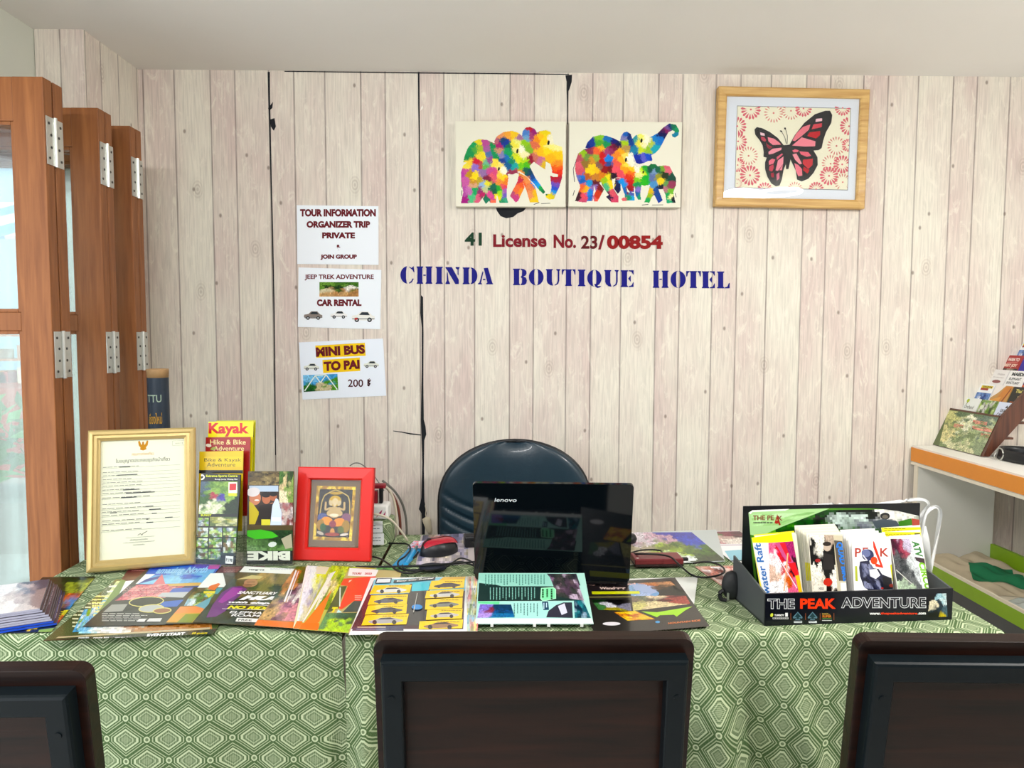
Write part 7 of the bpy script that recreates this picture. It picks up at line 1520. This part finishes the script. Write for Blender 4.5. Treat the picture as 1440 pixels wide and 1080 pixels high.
def a5(a, H): a.poly([(0, 0), (60, 0), (30, 36), (0, 60)], 'F0ECE8'); a.poly([(60, 5), (95, 0), (100, 20), (60, H), (10, H), (40, 50)], 'D09048'); a.poly([(0, 70), (60, 50), (40, H), (0, H)], 'E0A858'); a.line([(95, 10), (50, H)], 6, '8A5020')
def a6(a, H): a.text('Thai Mas', 20, 10, 92, 26, 'E8E088', 0.02); a.text('Menu', 45, 40, 90, 56, 'E8E0A0', 0.02); a.rect(15, 66, 80, 70, 'B86A30'); a.rect(0, 78, 100, 84, 'D8D028')
rack_leaf(1, *c3[0], None, a4, 'F0F2F4', 'white leaflet with yellow and red banner, second rack row nearest the wall')
rack_leaf(1, *c3[1], None, a5, 'C8A068', 'orange skin toned spa leaflet in the second rack row')
rack_leaf(1, *c3[2], None, a6, '2A2C24', 'dark massage leaflet with yellow lettering in the second rack row')
def a7(a, H): a.text('Hidden', 40, 16, 84, 26, 'B0A8A8', 0.0); a.text('the sanctuary', 20, 32, 86, 42, 'B8B0B0', 0.0); a.ell(52, 56, 26, 8, '9A6060', n=12)
def a8(a, H): a.text('MAEDI', 18, 8, 88, 24, '24363A', 0.06); a.text('ELEPHANT', 14, 32, 84, 44, '3A4448', 0.03); a.text('SANCTUARY', 8, 50, 84, 62, '3A4448', 0.03)
def a9(a, H): a.rect(0, 60, 100, 70, 'D87848'); a.photo(0, 0, 100, 55, ['6A2A78', '8A4A98', '502058'], 10, 8, 20, 3)
rack_leaf(2, *c3[0], None, a7, 'EEECEA', 'plain white leaflet with faint lettering in the third rack row')
rack_leaf(2, *c3[1], None, a8, 'F2F2F0', 'white elephant sanctuary leaflet with dark bold lettering, third rack row')
rack_leaf(2, *c3[2], None, a9, '6A2A78', 'purple leaflet in the third rack row')
def a10(a, H): a.text('FARM TO', 20, 12, 86, 28, 'F0E0D8', 0.05); a.rect(18, 32, 84, 36, 'D88A80'); a.text('BEST JOY', 10, 40, 88, 58, 'F0D8C8', 0.06); a.photo(0, 62, 100, H, ['5A4A40', '8A7A68', '3A3430', 'A89888'], 14, 8, 30, 3)
def a11(a, H): a.ell(70, 20, 22, 16, 'D8E0F0', n=12); a.text('Zip Line', 40, 32, 96, 48, 'A8C0F0', 0.03); a.rect(38, 50, 96, 54, '7A98E0')
rack_leaf(3, *c3[0], None, a10, 'B03A38', 'red leaflet with cream lettering in the fourth rack row')
rack_leaf(3, *c3[1], None, a11, '3A28A8', 'deep blue leaflet in the fourth rack row')
rack_leaf(4, *c3[0], None, a4, 'F0F2F4', 'white leaflet with yellow banner in the topmost rack row')
# ---- strap on the counter
sp_ = onZ(1425, 647, ZC+0.001)
t = thing('leather_strap', 'coiled black strap with a buckle in front of the leaflet rack', 'strap', T(sp_.x+0.03, sp_.y-0.03, ZC+0.002))
mb = MB()
def spiral(u, v):
    th = 2*math.pi*(u*2.15); rr = 1-0.16*u; h = 0.034*v
    return (0.075*rr*math.cos(th)+0.006*v, 0.115*rr*math.sin(th), h)
mb.grid(spiral, 120, 3); o = mb.build('strap_coil', mat('strap_black', '16181B', 0.4, var=0.2, scale=50), t, smooth=True); s_ = o.modifiers.new('thick', 'SOLIDIFY'); s_.thickness = 0.004
MB().tube([(-0.078+0.004*math.cos(a_*.5), 0.03+0.02*math.cos(a_), 0.018+0.02*math.sin(a_)) for a_ in [2*math.pi*i/16 for i in range(16)]], 0.0022, 8, closed=True).build('buckle', STEEL, t, smooth=True)
# ---- things in the lower tray
bg0 = T(CX+0.008, WY-0.29, zs0+0.001)
t = thing('cloth_bag', 'folded beige cloth bag with a green panel in the lime tray', 'bag', bg0)
def cl_fn(u, v):
    x, y = 0.012+0.235*u, -0.17+0.385*v
    e = (math.sin(math.pi*min(1, max(0, u)))**.4)*(math.sin(math.pi*min(1, max(0, v)))**.3)
    z = e*(0.026+0.010*math.sin(11*u+7*v)+0.008*math.sin(19*v-5*u)+0.005*math.sin(31*u+23*v)+0.05*max(0, v-.62)*2*(0.6+.4*math.sin(6*u+2)))
    return (x, y+0.012*math.sin(9*u), z+0.0005)
BEI = mat('beige_canvas', 'CDBFA4', 0.85, var=0.15, scale=24, bump=0.2)
MB().grid(cl_fn, 50, 90).build('bag_cloth', BEI, t, smooth=True)
def gp_fn(u, v):
    U, V_ = 0.06+0.80*(u*.6+v*.4), 0.14+0.56*(v*.75-u*.35+.25); p = cl_fn(U, V_); return (p[0], p[1], p[2]+0.0022)
MB().grid(gp_fn, 30, 30).build('green_panel', mat('green_felt', '1E7A50', 0.85, var=0.15, scale=30), t, smooth=True)
t = thing('plastic_packet', 'clear crinkled plastic packet at the near end of the lime tray', 'packet', T(CX+0.115, WY-0.60, zs0+0.001))
MB().grid(lambda u, v: ((u-.5)*0.19, (v-.5)*0.20, 0.001+(math.sin(math.pi*u)**.5)*(math.sin(math.pi*v)**.5)*(0.035+0.008*math.sin(17*u+11*v)+0.006*math.sin(23*v-9*u))), 40, 40).build('wrapper', mat('packet_film', 'C8D0CC', 0.18, var=0.2, scale=30, bump=0.4), t, smooth=True)
MB().tube([(-0.085, -0.08, 0.012), (-0.06, -0.095, 0.02), (-0.03, -0.09, 0.012)], [0.010, 0.014, 0.008], 10).build('crumpled_tie', BAG, t, smooth=True)

# ================================================================== ceiling lamps (above and behind the viewer)
t = thing('ring_lamp', 'round fluorescent ring lamp on the ceiling behind the viewer', 'lamp', T(1.72, 0.75, CZ-0.001))
MB().lathe([(0.06, -0.05), (0.08, -0.04), (0.08, -0.0005), (0.02, -0.0005)], 28).build('housing', WP, t, smooth=True)
EM = mat('fluorescent_tube', 'F4F4F0', 0.4, emit=('FFFAF2', 26.0))
MB().tube([(0.12*math.cos(a_), 0.12*math.sin(a_), -0.05) for a_ in [2*math.pi*i/40 for i in range(40)]], 0.009, 10, closed=True).build('tube', EM, t, smooth=True)
t = thing('batten_lamp', 'straight fluorescent batten lamp on the ceiling behind the viewer', 'lamp', T(-0.35, -0.45, CZ-0.001))
MB().box(-0.62, -0.03, -0.04, 0.62, 0.03, -0.0005).build('housing', WP, t, bevel=0.004); MB().cyl((-0.6, 0, -0.058), (0.6, 0, -0.058), 0.013, 14).build('tube', EM, t, smooth=True)
bpy.context.view_layer.update()
